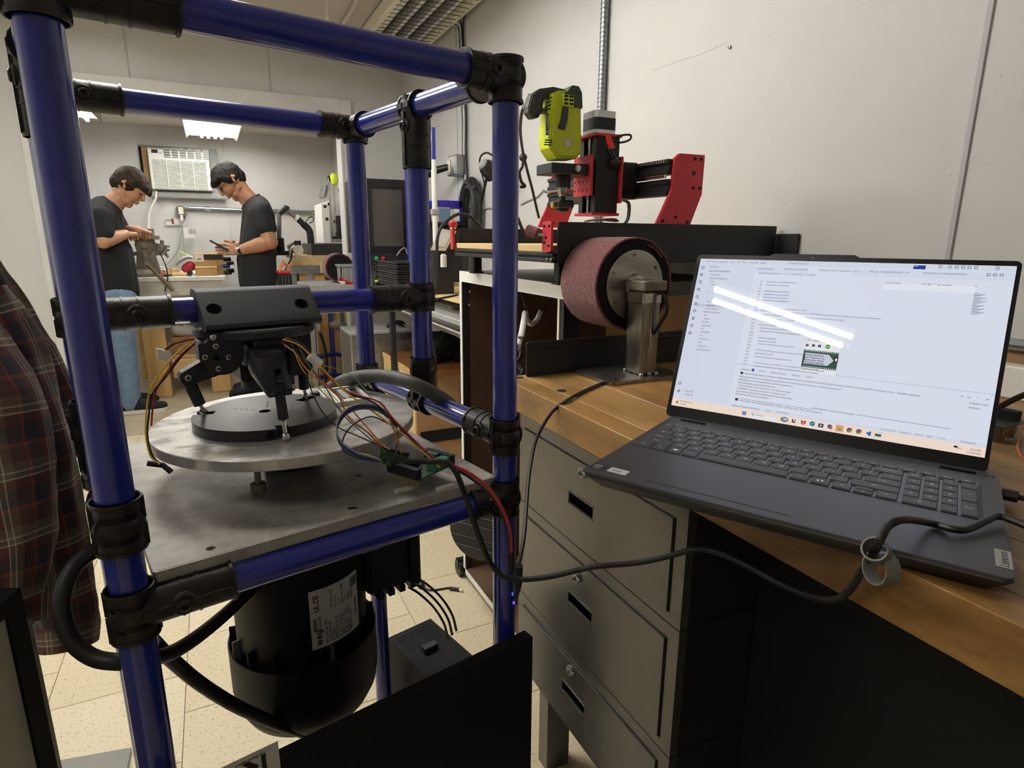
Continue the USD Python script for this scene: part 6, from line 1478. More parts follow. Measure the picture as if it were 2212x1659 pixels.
t = T('pole', 'white and blue upright pole between the middle post and the right wall', 'pole')
q = (0.8642,2.5,1.3393)
t.p('white_sleeve', cyl((q[0], 2.5, .906), (q[0], 2.5, (0.8668,2.5,1.4393)[2]), .0115, sec=16), WHITEP)
t.p('blue_pipe', cyl((q[0] + .001, 2.5, (0.8668,2.5,1.4393)[2]), (q[0] + .001, 2.5, (0.8699,2.5,1.5623)[2]), .0088, sec=16), BLUE)
t.p('collar', box(q[0] - .016, q[0] + .016, 2.485, 2.515, (0.8615,2.5,1.2318)[2] - .012, (0.8615,2.5,1.2318)[2] + .012, .003), GREYP)
t = T('pole', 'thin blue upright pole just left of the middle blue post', 'pole')
q = (0.9558,3.2,1.5071)
t.p('pipe', cyl((q[0], 3.2, zt), (q[0], 3.2, (0.9584,3.2,1.5792)[2]), .010, sec=16), BLUE)
t.p('cap', cyl((q[0], 3.2, (0.9584,3.2,1.5792)[2]), (q[0], 3.2, (0.9588,3.2,1.5904)[2]), .017, sec=16), GREYM)
t = T('wall_outlet', 'grey metal outlet box with a black plug on the right wall', 'outlet')
q = (1.2,3.1182,1.4988)
t.p('box', box(1.175, 1.24, q[1] - .06, q[1] + .06, q[2] - .055, q[2] + .045, .004), GALV)
t.p('cover', box(1.17, 1.175, q[1] - .055, q[1] + .055, q[2] - .05, q[2] + .04, .002), GALV)
t.p('receptacle', box(1.165, 1.17, q[1] + .0, q[1] + .045, q[2] - .04, q[2] + .02, .001), CREAM)
t.p('plug', cyl((1.165, q[1] + .03, q[2] - .01), (1.10, q[1] + .08, q[2] - .03), .016, .02, sec=14), BLK)
t.p('plug_body', cyl((1.10, q[1] + .08, q[2] - .03), (1.05, q[1] + .1, q[2] - .045), .026, sec=14), BLK)
t.p('cord', tube([(1.06, q[1] + .1, q[2] - .06), (1.08, q[1] + .08, q[2] - .3), (1.09, q[1] + .06, q[2] - .55)], .005, 6), RUB)
t.p('cord', tube([(1.05, q[1] + .1, q[2] - .05), (1.0, q[1] + .1, q[2] - .25), (1.02, q[1] + .12, q[2] - .5)], .004, 6), RUB)
t = T('hanging_hoses', 'bundle of black hoses draped over a hook on the right wall', 'hoses')
for k, (x0_, r) in enumerate(((0, .016), (.012, .018), (.02, .02), (-.008, .017))):
    t.p('hose', tube([np.add(p, (-.02 * (k % 2) - x0_ * .3, 0, x0_)) for p in [(1.21,3.0375,1.1604),(1.21,3.0149,1.2533),(1.21,2.987,1.3321),(1.21,2.9361,1.3804),(1.21,2.8822,1.3722),(1.21,2.8424,1.3131),(1.21,2.8322,1.2362),(1.21,2.8452,1.1589)]], r, 10), RUB)
t.p('hose', tube([(1.19,3.0018,1.2981),(1.19,2.9931,1.3611),(1.19,2.9479,1.3959),(1.19,2.8752,1.3926)], .005, 8), RUB)
t.p('hook', cyl((1.17,2.8099,1.3656), (1.24,2.978,1.38), .006, sec=10), STEELD)
t = T('work_lamp', 'black work lamp on a thin stand with a looping cord by the wall', 'lamp')
q = np.array((1.1,2.4714,1.4109))
t.p('head', lathe(q, (.75, .1, -.5), [(-.04, 0), (-.04, .02), (-.02, .034), (.014, .038), (.03, .040), (.03, .034), (.014, .022), (.014, 0)], 22), BLK)
t.p('cap', lathe(q + np.array([-.028, -.004, .0185]), (-.75, -.1, .5), [(0, .024), (.010, .020), (.016, 0)], 20), GREYP)
t.p('stand', tube([(1.1,2.4861,1.3934),(1.1,2.5216,1.3314),(1.1,2.5639,1.2456),(1.1,2.5866,1.1559)], .006, 8), BLK)
t.p('cord', tube([(1.09,2.4108,1.4592),(1.09,2.4676,1.4765),(1.09,2.5268,1.4721),(1.09,2.5475,1.4441),(1.09,2.518,1.3881),(1.09,2.4985,1.3448),(1.09,2.5398,1.2934),(1.09,2.5515,1.2153)], .004, 6), RUB)
solo('wall_cable', tube([(1.232,2.8425,1.2656),(1.232,2.7693,1.2693),(1.232,2.694,1.2599)], .004, 6), GREYP, 'short pale cord across the right wall beside the work lamp', 'cord')
t = T('cable_loop', 'black cable arching over the tilted meter and down behind the middle post', 'cable')
t.p('cable', tube([(0.9282,2.2,1.1821),(0.8998,2.2,1.2054),(0.8623,2.2,1.2148),(0.8249,2.2,1.2006),(0.7876,2.2,1.1698),(0.7684,2.2,1.1244),(0.7647,2.2,1.0482),(0.7607,2.2,0.9621),(0.7465,2.2,0.9103)], .006, 8), RUB)
t.p('plug', tube([(0.9244,2.2,1.1889),(0.9396,2.2,1.1651),(0.9433,2.2,1.1479)], .010, 10), BLK)
t.p('cable', tube([(0.6748,2,0.914),(0.702,2,0.921),(0.7449,2,0.9274),(0.771,2,0.933)], .004, 6), W_BLK)
t.p('cable', tube([(0.6407,1.9,0.7859),(0.6484,1.9,0.7062),(0.6407,1.9,0.6588)] , .004, 6), W_BLK)

t = T('wooden_box', 'wooden chest with stained lid and pale plywood end on the floor by the right wall', 'chest')
t.p('end_panel', box(.815, .823, 2.72, 3.29, .02, .488), PLY)
t.p('front_panel', box(.823, 1.2, 2.72, 2.73, .02, .475), BROWNL)
t.p('rear_panel', box(.823, 1.2, 3.28, 3.29, .02, .475), PLY)
t.p('lid', box(.823, 1.205, 2.70, 3.295, .475, .50, .002), OAK)
t.p('end_rim', box(.811, .823, 2.715, 3.295, .478, .504, .002), PINE)
t.p('plinth', box(.83, 1.19, 2.75, 3.27, 0, .02), BLKM)
t.p('shelf_gap', box(.84, 1.19, 2.715, 2.722, .14, .20), BLKM)
t = T('black_bag', 'dark rounded bag on the wooden chest', 'bag')
q = [(1.1394,3.2262,0.5)][0]
t.p('body', blob([((.98, 2.9, .56), .06, (1.12, 2.92, .56), .055), ((1.02, 2.9, .60), .06, (1.08, 2.92, .60), .055), ((1.1, 2.88, .53), .03, (1.19, 2.88, .53), .03)], .02, 6), BLKM)
t.p('strap', tube([(.98, 2.86, .60), (1.05, 2.85, .68), (1.12, 2.86, .61)], .008, 8, flat=.3), BLK)
t = T('metal_case', 'silver metal case on the floor behind the rear post', 'case')
a, b = (0.6456,3.32,0.6013), (0.9968,3.32,0.4543)
t.p('case', box(a[0], b[0], 3.32, 3.58, .33, a[2], .005), GALV)
t.p('lid', box(a[0] - .004, b[0] + .004, 3.316, 3.584, a[2], a[2] + .02, .004), GREYP)
t.p('latch', box(a[0] + .05, a[0] + .09, 3.31, 3.32, a[2] - .04, a[2] + .01, .002), STEEL)
t.p('tangle', cat(*[tube([np.add(p, (0, .02 * k, .004 * k)) for p in [(0.8754,3.4,0.6125),(0.9092,3.4,0.6427),(0.9579,3.4,0.6292),(0.9899,3.4,0.5975),(0.967,3.4,0.5798),(0.9124,3.4,0.5887),(0.895,3.4,0.6274),(0.942,3.4,0.6463),(0.9803,3.4,0.6387)]], .004, 6) for k in range(3)]), W_BLK)
solo('case_stand', box(a[0] + .02, b[0] - .02, 3.34, 3.56, 0, .33, .004), BLKP, 'black block under the silver metal case', 'stand')
t = T('blue_cart', 'blue pipe cart in the opening to the far room', 'cart')
c = {k: np.array(v) for k, v in dict(a=[(0.6227,4.572,0)][0], b=[(0.7683,4.6646,0)][0]).items()}
for q, ht in ((c['a'], .50), (c['b'], .62)):
    t.p('post', cyl((q[0], q[1], 0), (q[0], q[1], ht), .019, sec=18), BLUE)
q0, q1 = c['a'], c['b']
rx = q1 + np.array([.22, -.35, 0])
t.p('post', cyl((rx[0], rx[1], 0), (rx[0], rx[1], .62), .019, sec=18), BLUE)
for z in (.10, .26):
    t.p('rail', cyl((q0[0], q0[1], z), (q1[0], q1[1], z), .017, sec=16), BLUE)
    t.p('rail', cyl((q1[0], q1[1], z), (rx[0], rx[1], z), .017, sec=16), BLUE)
a, b = (0.6149,4.6,0.5952), (0.6771,4.6,0.4481)
t.p('junction_box', box(a[0], b[0], 4.6, 4.68, b[2], a[2], .006), WHITEP)
a = np.array((0.8062,4.5,0.502))
t.p('clamp', blob([(a + (-.05, 0, 0), .03, a + (.03, 0, -.01), .04), (a + (.03, 0, .01), .02, a + (.08, 0, .04), .012)], .012, 4), CAST)
t.p('lead', tube([(0.6615,4.5,0.4493),(0.6819,4.5,0.3628),(0.6937,4.5,0.2412),(0.6759,4.5,0.0677)], .01, 8), RUB)
t.p('lead', tube([(0.9157,4.45,0.5431),(0.8471,4.45,0.5129),(0.8101,4.45,0.4471),(0.8216,4.45,0.3608),(0.8785,4.45,0.3568),(0.9141,4.45,0.3889)], .007, 8), RUB)

t = T('metal_bench', 'narrow grey steel bench in front of the right jamb', 'bench')
za = (0.6326,3.75,0.8588)[2]
t.p('top', box(.47, .75, 3.62, 4.02, za - .05, za, .003), GREYP)
for x, y in ((.49, 3.64), (.73, 3.64), (.49, 4.0), (.73, 4.0)):
    t.p('leg', box(x - .015, x + .015, y - .015, y + .015, 0, za - .05, .002), GREYM)
t.p('channel', box(.44, .62, 4.04, 4.075, (0.5428,4.04,0.8998)[2], (0.5466,4.04,0.9544)[2], .002), GALV)
t.p('channel_post', box(.45, .475, 4.04, 4.07, 0, (0.5428,4.04,0.8998)[2], .002), GALV)
dq = np.array((0.6992,3.85,0.8899))
dq[2] = max(dq[2], za + .087)
t = T('spare_drum', 'dark abrasive drum with a maroon rim on the grey bench by the right jamb', 'abrasive drum')
t.p('core', lathe((dq[0], 3.80, dq[2]), Y, [(0, 0), (0, .080), (.12, .080), (.12, 0)], 40), BLKM)
t.p('sleeve', lathe((dq[0], 3.799, dq[2]), Y, [(0, .079), (0, .0865), (.122, .0865), (.122, .079), (0, .079)], 48), FELT)
t = T('grey_bin', 'grey plastic bin on the grey bench in front of the dark drum', 'bin')
a, b = (0.6768,3.66,0.9707), (0.7875,3.66,0.8771)
zb = za + .0
t.p('walls', cat(box(a[0], b[0], 3.66, 3.665, zb, a[2]), box(a[0], b[0], 3.775, 3.78, zb, a[2]), box(a[0], a[0] + .005, 3.66, 3.78, zb, a[2]), box(b[0] - .005, b[0], 3.66, 3.78, zb, a[2]), box(a[0], b[0], 3.66, 3.78, zb, zb + .005)), GREYP)
t.p('rim', prism(sbox(a[0] - .008, 3.652, b[0] + .008, 3.788).difference(sbox(a[0] + .003, 3.664, b[0] - .003, 3.776)), (0, 0, 0), X, Y, Z, a[2] - .012, a[2]), GREYP)
for k in range(6):
    x = a[0] + .012 + k * (b[0] - a[0] - .024) / 5
    t.p('rib', box(x - .0015, x + .0015, 3.657, 3.66, zb + .01, a[2] - .012), GREYP)
t = T('red_tool', 'red handled tool lying in front of the grey bin', 'tool')
t.p('handle', tube([np.add(p, (0, 0, 0)) for p in [(0.6595,3.635,0.8924),(0.693,3.635,0.8756),(0.7326,3.635,0.8639),(0.7759,3.635,0.8627)]], .009, 8), REDP)
t.p('grip_end', tube([(0.6676,3.63,0.8659),(0.6916,3.63,0.8679)], .012, 8), CREAM)

# ---------------------------------------------------------------- far room
ac = T('air_conditioner', 'white window air conditioner in the far wall above the two people', 'air conditioner')
yA = FY - .10
a, b = (-0.3636,5.75,1.7959), (0.068,5.75,1.4909)
ac.p('case', box(a[0], b[0], yA, FY + .05, b[2], a[2], .008), WHITEC)
gz0, gz1 = (-0.3574,5.75,1.4995)[2], (-0.3322,5.75,1.7158)[2]
ac.p('grille_well', box(a[0] + .03, b[0] - .03, yA - .0015, yA, gz0, gz1), GREYP)
for i in range(22):
    z = gz0 + (i + .5) * (gz1 - gz0) / 22
    ac.p('louvre', rot(box(a[0] + .028, b[0] - .028, yA - .012, yA - .001, z - .0022, z + .0022), (0, yA, z), X, 25), WHITEC)
for i in range(1, 4):
    x = a[0] + .03 + i * (b[0] - a[0] - .06) / 4
    ac.p('grille_bar', box(x - .003, x + .003, yA - .014, yA - .001, gz0, gz1), WHITEC)
v0, v1 = (-0.2571,5.75,1.7341), (0.0762,5.75,1.8107)
n = 6
for i in range(n):
    x0 = v0[0] + i * (v1[0] - v0[0]) / n
    ac.p('vent', box(x0 + .006, x0 + (v1[0] - v0[0]) / n - .006, yA - .002, yA, v0[2], v1[2]), GREYM)
    ac.p('vent_vane', cat(*[box(x0 + .006, x0 + (v1[0] - v0[0]) / n - .006, yA - .006, yA - .001, v0[2] + (k + .5) * (v1[2] - v0[2]) / 4 - .002, v0[2] + (k + .5) * (v1[2] - v0[2]) / 4 + .002) for k in range(4)]), WHITEC)
d0, d1 = (-0.3361,5.75,1.7636), (-0.292,5.75,1.7903)
ac.p('display', box(d0[0], d1[0], yA - .002, yA, d0[2], d1[2]), mat('display_dark', '#23332e', .3))
ac.p('knob', lathe((-0.2759,5.748,1.7637), -Y, [(0, 0), (0, .006), (.006, .005), (.006, 0)], 12), GREYP)
f = ac
f.p('side_board', box(a[0] - .045, a[0] - .012, FY - .03, FY - .001, b[2] - .02, a[2] + .015, .001), CARD)
f.p('gap_strip', box(a[0] - .065, a[0] - .045, FY - .012, FY - .001, b[2] - .03, a[2] + .03), BLKM)
f.p('filler_panel', box(b[0] + .006, b[0] + .06, FY - .02, FY - .001, b[2] - .03, a[2] + .02, .001), GREYP)
f.p('top_strip', box(a[0] - .065, b[0] + .06, FY - .016, FY - .001, a[2] + .02, a[2] + .034, .001), GREYM)
f.p('sill', box(a[0] - .02, b[0] + .09, FY - .06, FY - .001, b[2] - .06, b[2] - .015, .003), GREYP)
f.p('sill_lip', box(a[0] - .02, b[0] + .12, FY - .066, FY - .06, b[2] - .062, b[2] - .05, .001), GREYM)
solo('white_power_cable', tube([(-0.3363,5.78,1.4776),(-0.3498,5.78,1.4169),(-0.3818,5.78,1.3626),(-0.4082,5.78,1.3013),(-0.4212,5.78,1.2185),(-0.435,5.78,1.1281)], .009, 8), WHITEP, 'white power cord hanging from the air conditioner', 'cord')
t = T('wall_socket', 'grey wall socket with pale cover plate under the air conditioner', 'socket')
a, b = (-0.2154,5.8,1.3717), (-0.1452,5.8,1.2784)
t.p('box', box(a[0], b[0], 5.79, FY, b[2], a[2], .015), GREYM)
a, b = (-0.1992,5.78,1.3604), (-0.1621,5.78,1.3031)
t.p('cover', box(a[0], b[0], 5.78, 5.79, b[2], a[2], .003), CREAM)
t.p('plug', box((-0.1895,5.76,1.291)[0], (-0.1696,5.76,1.2586)[0], 5.75, 5.79, (-0.1905,5.76,1.2509)[2], (-0.1853,5.76,1.2983)[2], .003), WHITEP)
t.p('cord', tube([(-0.1805,5.76,1.2511),(-0.1863,5.76,1.1667),(-0.1882,5.76,1.0557),(-0.1833,5.76,0.9435)], .006, 6), GREYP)
t.p('cord', tube([(-0.1963,5.76,1.1666),(-0.2184,5.76,1.0557),(-0.2721,5.76,0.963),(-0.3291,5.76,0.9002)], .007, 6), GREYP)
t = T('horizontal_conduit', 'grey conduit running level along the far wall', 'pipe')
t.p('pipe', tube([(-0.1374,5.82,1.3564),(0.0233,5.82,1.3532),(0.2711,5.82,1.3482),(0.5681,5.82,1.3477),(0.932,5.82,1.3405)], .016, 10), CONDUIT)
t.p('clip', cat(*[lathe(q, X, [(-.02, .0), (-.02, .019), (.02, .019), (.02, 0)], 12) for q in [(0.0198,5.82,1.3531),(0.868,5.82,1.343)]]), STEEL)
t = T('warning_label', 'white paper label with red bars on the far wall below the socket', 'paper')
a, b = (-0.3045,5.83,1.2687), (-0.1731,5.83,1.2157)
t.p('sheet', box(a[0], b[0], 5.825, 5.828, b[2], a[2]), PAPER)
for p in ((-0.25,5.82,1.2475), (-0.1836,5.82,1.2413)):
    t.p('red_bar', box(p[0] - .008, p[0] + .008, 5.823, 5.825, b[2] + .01, a[2]), mat('print_red', '#8f2a33', .6))
t.p('print', text('WARNING', (a[0] + .005, 5.8245, b[2] + .03), X, Z, h=.016, width=.045, t=.001), INKG)
t = T('barcode_tag', 'white tag with barcode hanging from the cords on the far wall', 'tag')
a, b = (-0.1754,5.74,1.1996), (-0.0971,5.74,1.1119)
t.p('tag', box(a[0], b[0], 5.737, 5.74, b[2], a[2], .001), PAPER)
for k in range(9):
    x = a[0] + .035 + k * .0065
    t.p('bar', box(x, x + [.002, .004][k % 2], 5.7355, 5.737, b[2] + .035, b[2] + .085 - .01 * (k % 3)), INKG)

tbz = (-0.1727,4.84,0.8521)[2]
tb = T('work_table', 'white edged work table with lumber legs in front of the far wall', 'table')
tx0, tx1 = (-0.6102,4.84,0.8554)[0], (0.0849,4.84,0.84)[0]
tb.p('top', box(tx0, tx1, 4.84, 5.72, tbz - .03, tbz, .003), WHITEC)
tb.p('apron', box(tx0, tx1 - .03, 4.85, 4.87, tbz - .13, tbz - .03, .002), mat('apron_paint', '#d3cec2', .5, col2='#bfb9ab', scale=8))
tb.p('apron_end', box(tx1 - .05, tx1 - .03, 4.87, 5.7, tbz - .13, tbz - .03), mat('apron_blue', '#c3cbd6', .5))
l0, l1 = (-0.4828,4.86,0.0107)[0], (-0.3425,4.86,-0.005)[0]
tb.p('leg', box(l0, l1, 4.86, 4.95, 0, tbz - .03, .004), PINE)
l0, l1 = (-0.0833,4.87,-0.0077)[0], (0.0472,4.87,-0.0218)[0]
tb.p('leg', box(l0, l1, 4.87, 4.96, 0, tbz - .13, .004), PINE)
r0, r1 = (-0.3209,4.9,0.2592)[2], (-0.3359,4.9,0.1236)[2]
tb.p('cross_rail', box((-0.3233,4.9,0.1843)[0], (-0.0663,4.9,0.161)[0], 4.91, 4.95, r1, r0, .004), PINEX)
tb.p('leg', box(tx0 + .02, tx0 + .1, 5.6, 5.69, 0, tbz - .03, .003), PINE)
tb.p('leg', box(tx1 - .12, tx1 - .04, 5.6, 5.69, 0, tbz - .03, .003), PINE)
tb.p('low_shelf', box(tx0 + .1, tx1 - .05, 4.96, 5.6, r0 - .0, r0 + .02), PLY)
z_ = r0 + .02
solo('brown_carton', box((-0.3168,5,0.3374)[0], (-0.1119,5,0.3225)[0], 5.0, 5.4, z_, z_ + .13, .003), BROWNL, 'brown carton on the low shelf of the work table', 'box')
solo('dark_carton', box((-0.3067,5.02,0.4366)[0], (-0.2309,5.02,0.5005)[0], 5.02, 5.4, z_ + .131, z_ + .24, .003), OAK, 'dark wooden block on the brown carton under the work table', 'block')
solo('plastic_bag', blob([(np.add((-0.2667,5.05,0.4575), (0, 0, .0)), .05, np.add((-0.1925,5.05,0.4426), (0, 0, 0)), .045)], .02, 3), mat('clear_bag', '#b9b7b1', .25), 'crumpled pale plastic bag on the low shelf of the work table', 'bag')
v = T('bench_vise', 'old cast iron bench vise on the work table under the hands of the bending person', 'vise')
vy = 4.98
v.p('base', lathe(((-0.4185,4.98,0.875)[0], vy, tbz), Z, [(0, 0), (0, .11), (.02, .11), (.03, .085), (.05, .07), (.05, 0)], 26), CAST)
vx = (-0.4007,4.98,1.0963)[0]; vz = (-0.3977,4.98,1.1213)[2]
v.p('column', prism([(-.075, tbz + .03), (.075, tbz + .03), (.05, vz - .10), (.06, vz - .05), (-.06, vz - .05), (-.05, vz - .10)], (vx, vy, 0), X, Z, Y, -.05, .05), CAST)
v.p('column_rib', cat(box(vx - .085, vx + .085, vy - .03, vy + .03, vz - .125, vz - .10, .004), box(vx - .015, vx + .015, vy - .065, vy - .05, tbz + .03, vz - .08, .003)), CAST)
v.p('body', cat(cyl((vx, vy - .062, vz - .055), (vx, vy + .062, vz - .055), .056, sec=28), box(vx - .055, vx + .06, vy - .05, vy + .05, vz - .06, vz - .012, .006)), CAST)
v.p('body_boss', lathe((vx, vy - .062, vz - .055), -Y, [(0, 0), (0, .026), (.012, .022), (.012, 0)], 20), CAST)
v.p('jaw', box(vx - .115, vx - .012, vy - .075, vy + .075, vz - .014, vz + .014, .003), CAST)
v.p('jaw', box(vx + .004, vx + .092, vy - .075, vy + .075, vz - .016, vz + .010, .003), CAST)
v.p('jaw_post', box(vx - .012, vx + .006, vy - .04, vy + .04, vz - .03, vz + .045, .002), STEELD)
a = np.array((-0.3587,4.98,1.1465))
v.p('eye_block', prism(sbox(-.022, -.022, .022, .03).difference(Point(0, .008).buffer(.011)), a, X, Z, Y, -.02, .02), CAST)
v.p('side_arm', prism([(q[0], q[2]) for q in [(-0.352,4.98,1.0839),(-0.3081,4.98,1.0745),(-0.2694,4.98,1.065),(-0.2723,4.98,1.014),(-0.3058,4.98,0.995),(-0.3383,4.98,1.008),(-0.3597,4.98,1.0176)]], (0, vy, 0), X, Z, Y, -.035, .035), CAST)
v.p('arm_hub', lathe((-0.3088,4.94,1.0466), -Y, [(0, 0), (0, .026), (.014, .022), (.014, .010), (.020, .008), (.020, 0)], 20), STEELD)
v.p('arm_knob', cyl((-0.2971,4.98,1.0713), (-0.2939,4.98,1.0998), .012, sec=12), CAST)
for q in [(-0.2758,4.98,1.0587),(-0.2787,4.98,1.0332)]:
    v.p('arm_stud', cyl(q, np.add(q, (.024, 0, 0)), .008, sec=10), CAST)
v.p('bracket', tube([(-0.3552,4.96,0.9959),(-0.325,4.96,1.0147),(-0.2861,4.96,1.0082),(-0.2662,4.96,0.9825)], .010, 8), CAST)
v.p('handle', tube([(-0.3888,4.8,0.9392),(-0.3603,4.8,0.9049),(-0.3079,4.8,0.8354),(-0.2549,4.8,0.7614)], .013, 10), mat('handle_brown', '#6b6040', .5))
v.p('lead', tube([(-0.3079,4.83,1.0206),(-0.2825,4.83,0.9272),(-0.2802,4.83,0.8487),(-0.3076,4.83,0.7544)], .004, 6), RUB)
c = T('cardboard_box', 'brown cardboard box with black print and white label on the work table', 'box')
a, b = (-0.1077,5,1.0063), (0.0927,5,0.8508)
c.p('carton', box(a[0], b[0], 5.0, 5.3, tbz, a[2], .003), CARD)
p0, p1 = (-0.0426,4.998,0.9994), (0.0786,4.998,0.9621)
c.p('print_block', box(p0[0], p1[0], 4.997, 5.0, p1[2], p0[2]), INK)
c.p('white_label', box(a[0] + .004, p0[0] - .004, 4.9965, 5.0, p1[2] - .012, a[2] - .006), PAPER)
c.p('print', cat(box(p0[0] + .08, p1[0] - .01, 4.998, 5.0, p1[2] - .05, p1[2] - .045), box(p0[0] + .08, p0[0] + .084, 4.998, 5.0, p1[2] - .05, p1[2] - .01)), INKG)
c.p('label_print', text('CANON', (a[0] + .02, 4.996, p1[2] - .0), X, Z, h=.02, t=.001) if False else box(a[0] + .02, p0[0] - .02, 4.996, 4.9965, p1[2], p1[2] + .012), INKG)
c = T('small_carton', 'small plain cardboard box in front of the printed box', 'box')
a, b = (-0.1014,4.9,0.9088), (0.0323,4.9,0.8476)
c.p('carton', box(a[0], b[0], 4.9, 4.99, tbz, a[2], .002), CARD)
c.p('lid_edge', box(a[0] - .003, b[0] + .003, 4.897, 4.993, a[2], a[2] + .006, .001), PLY)
q = (-0.3769,5.1,0.9173), (-0.2902,5.1,0.9885)
t = T('paper_stack', 'crumpled white papers behind the vise handle', 'papers')
for k in range(4):
    t.p('sheet', rot(box(q[0][0], q[1][0], 5.1 + .02 * k, 5.25, tbz + .015 * k, tbz + .015 * k + .012, .003), (q[0][0], 5.1, 0), Z, (k - 1) * 7), PAPER)
t = T('red_sander', 'red and clear hand tool between the papers and the cardboard box', 'tool')
t.p('body', blob([(np.add((-0.1682,5.06,0.8994), (0, 0, .0)), .032, np.add((-0.1395,5.06,0.9156), (0, 0, 0)), .036)], .012, 3), mat('dull_red', '#b0252c', .6))
t.p('guard', tube([(-0.2308,5.05,0.9206),(-0.197,5.05,0.9597),(-0.153,5.05,0.9823),(-0.1176,5.05,0.9787)], [.02, .04, .03], 10, flat=.4), GREYP)
t.p('yellow_strap', tube([(-0.2131,5.1,0.9648),(-0.201,5.1,1.0209),(-0.1783,5.1,1.0109),(-0.1411,5.1,0.9941)], .008, 6, flat=.4), LIMEG)
t = T('hammer', 'wooden handled hammer lying on the work table edge', 'hammer')
t.p('handle', tube([np.array((q_[0], 4.93, tbz + .014)) for q_ in [(-0.2539,4.93,0.8745),(-0.2021,4.93,0.8735),(-0.1498,4.93,0.8725)]], .012, 8), PINEX)
t.p('head', cyl(((-0.144,4.93,0.8724)[0], 4.90, tbz + .02), ((-0.144,4.93,0.8724)[0], 4.97, tbz + .02), .018, sec=14), BLK)
t = T('pliers', 'red handled pliers on the front edge of the work table', 'pliers')
t.p('handle', tube([np.array((q_[0], 4.87, tbz + .01)) for q_ in [(-0.3395,4.87,0.8634),(-0.3196,4.87,0.8662),(-0.3004,4.87,0.8626)]], .010, 8), REDP)
t.p('jaws', tube([np.array((q_[0], 4.87, tbz + .01)) for q_ in [(-0.3004,4.87,0.8626),(-0.2522,4.87,0.8648)]], [.011, .005], 8), BLK)
t = T('wood_offcuts', 'small pale wood offcuts beside the hammer', 'offcuts')
for k, q_ in enumerate([(-0.3146,5.02,0.8873),(-0.2854,5.02,0.89),(-0.2498,5.02,0.896)]):
    t.p('offcut', rot(box(q_[0] - .03, q_[0] + .03, 5.0, 5.06, tbz, tbz + .03 + .01 * k, .003), (q_[0], 5.03, 0), Z, 20 * k), PINEX)
t = T('robot_parts', 'black and silver machine parts at the right end of the work table', 'parts')
for k, q_ in enumerate([(0.1057,4.95,0.9667),(0.1216,4.95,0.9399),(0.0948,4.95,0.917),(0.1194,4.95,0.8832),(0.1017,4.95,0.86)]):
    t.p('part', cyl((q_[0] - .02, 4.95, max(q_[2], tbz + .016)), (q_[0] + .022, 4.97, max(q_[2], tbz + .016)), .016, sec=12), [BLK, STEEL, W_BLU, BLK, STEEL][k])

tz = (0.7303,4.75,0.9944)[2]
ft = T('plywood_bench', 'plywood faced bench at the right side of the far room', 'bench')
bx0 = (0.426,4.75,0.8377)[0] + .1
ft.p('top', box(bx0, 1.07, 4.75, 5.7, tz - .02, tz, .002), PLY)
ft.p('front_board', box(bx0, 1.07, 4.74, 4.75, (0.7217,4.75,0.8654)[2], tz - .0, .002), PLY)
for k in range(4):
    x = bx0 + .06 + k * (.95 - bx0) / 3
    ft.p('leg', box(x - .04, x + .04, 4.78, 4.86, 0, tz - .02, .003), PINE)
ft.p('back_panel', box(bx0 + .25, 1.06, 5.3, 5.32, .05, tz - .05), PLY)
t = T('robot_manipulator', 'dark articulated robot arm on the plywood bench behind the man with the phone', 'robot arm')
P_ = [np.array(q_) for q_ in [(0.4758,4.95,1.0998),(0.4833,4.95,1.1943),(0.4914,4.95,1.2947),(0.5369,4.95,1.3357),(0.611,4.95,1.2704),(0.6578,4.95,1.2238),(0.6983,4.95,1.1765),(0.7055,4.95,1.0834),(0.7136,4.95,1.0033)]]
z0 = tz + .025
t.p('base', box(P_[0][0] - .06, P_[0][0] + .06, 4.88, 5.02, tz, tz + .03, .004), BLK)
t.p('turret', cyl((P_[0][0], 4.95, tz + .03), P_[0] + (0, 0, .02), .035, sec=18), BLK)
t.p('shoulder_joint', m3_j := cat(m3.Manifold.sphere(.03, 16).translate(tuple(P_[0])), m3.Manifold.sphere(.022, 16).translate(tuple(P_[3]))), WHITEP if False else BLKP)
t.p('upper_arm', tube([P_[0], P_[1], P_[2]], .017, 10, smooth=False), GREYM)
t.p('elbow', tube([P_[2], P_[3], P_[3] + (.02, 0, -.01)], .021, 10), BLKP)
t.p('forearm', tube([P_[3], P_[4]], .019, 10, smooth=False), GREYM)
t.p('wrist', tube([P_[4], P_[5]], .022, 10, smooth=False), BLKP)
t.p('wrist_ring', cyl(P_[4] - (.006, 0, -.004), P_[4] + (.012, 0, -.01), .026, sec=16), WHITEC)
t.p('stem', tube([P_[5], P_[6], P_[7], P_[8]], .026, 12), BLKP)
t.p('stem_base', cyl((P_[8][0], 4.95, tz), P_[8] + (0, 0, .01), .04, sec=18), BLK)
t.p('hook', tube([(0.6756,4.95,1.2377),(0.7051,4.95,1.2723),(0.7322,4.95,1.2728),(0.7304,4.95,1.2455),(0.7022,4.95,1.2313)], .004, 6), W_BLK)
t = T('white_machine', 'tall white machine cabinet with dark holes and a yellow taped head', 'machine')
a, b = (0.8007,4.95,1.3766), (0.8548,4.95,1.0872)
rgt = (1.0642,5.25,1.3981)[0]
t.p('cabinet', hull([(x, y, z) for x, y in ((a[0], 4.95), (b[0], 4.95), (1.05, 5.2), (1.05, 5.5), (a[0], 5.3)) for z in (b[2], a[2] + .0)] + [(b[0] + .02, 5.0, a[2] + .03), (1.05, 5.3, a[2] + .03)]), WHITEC)
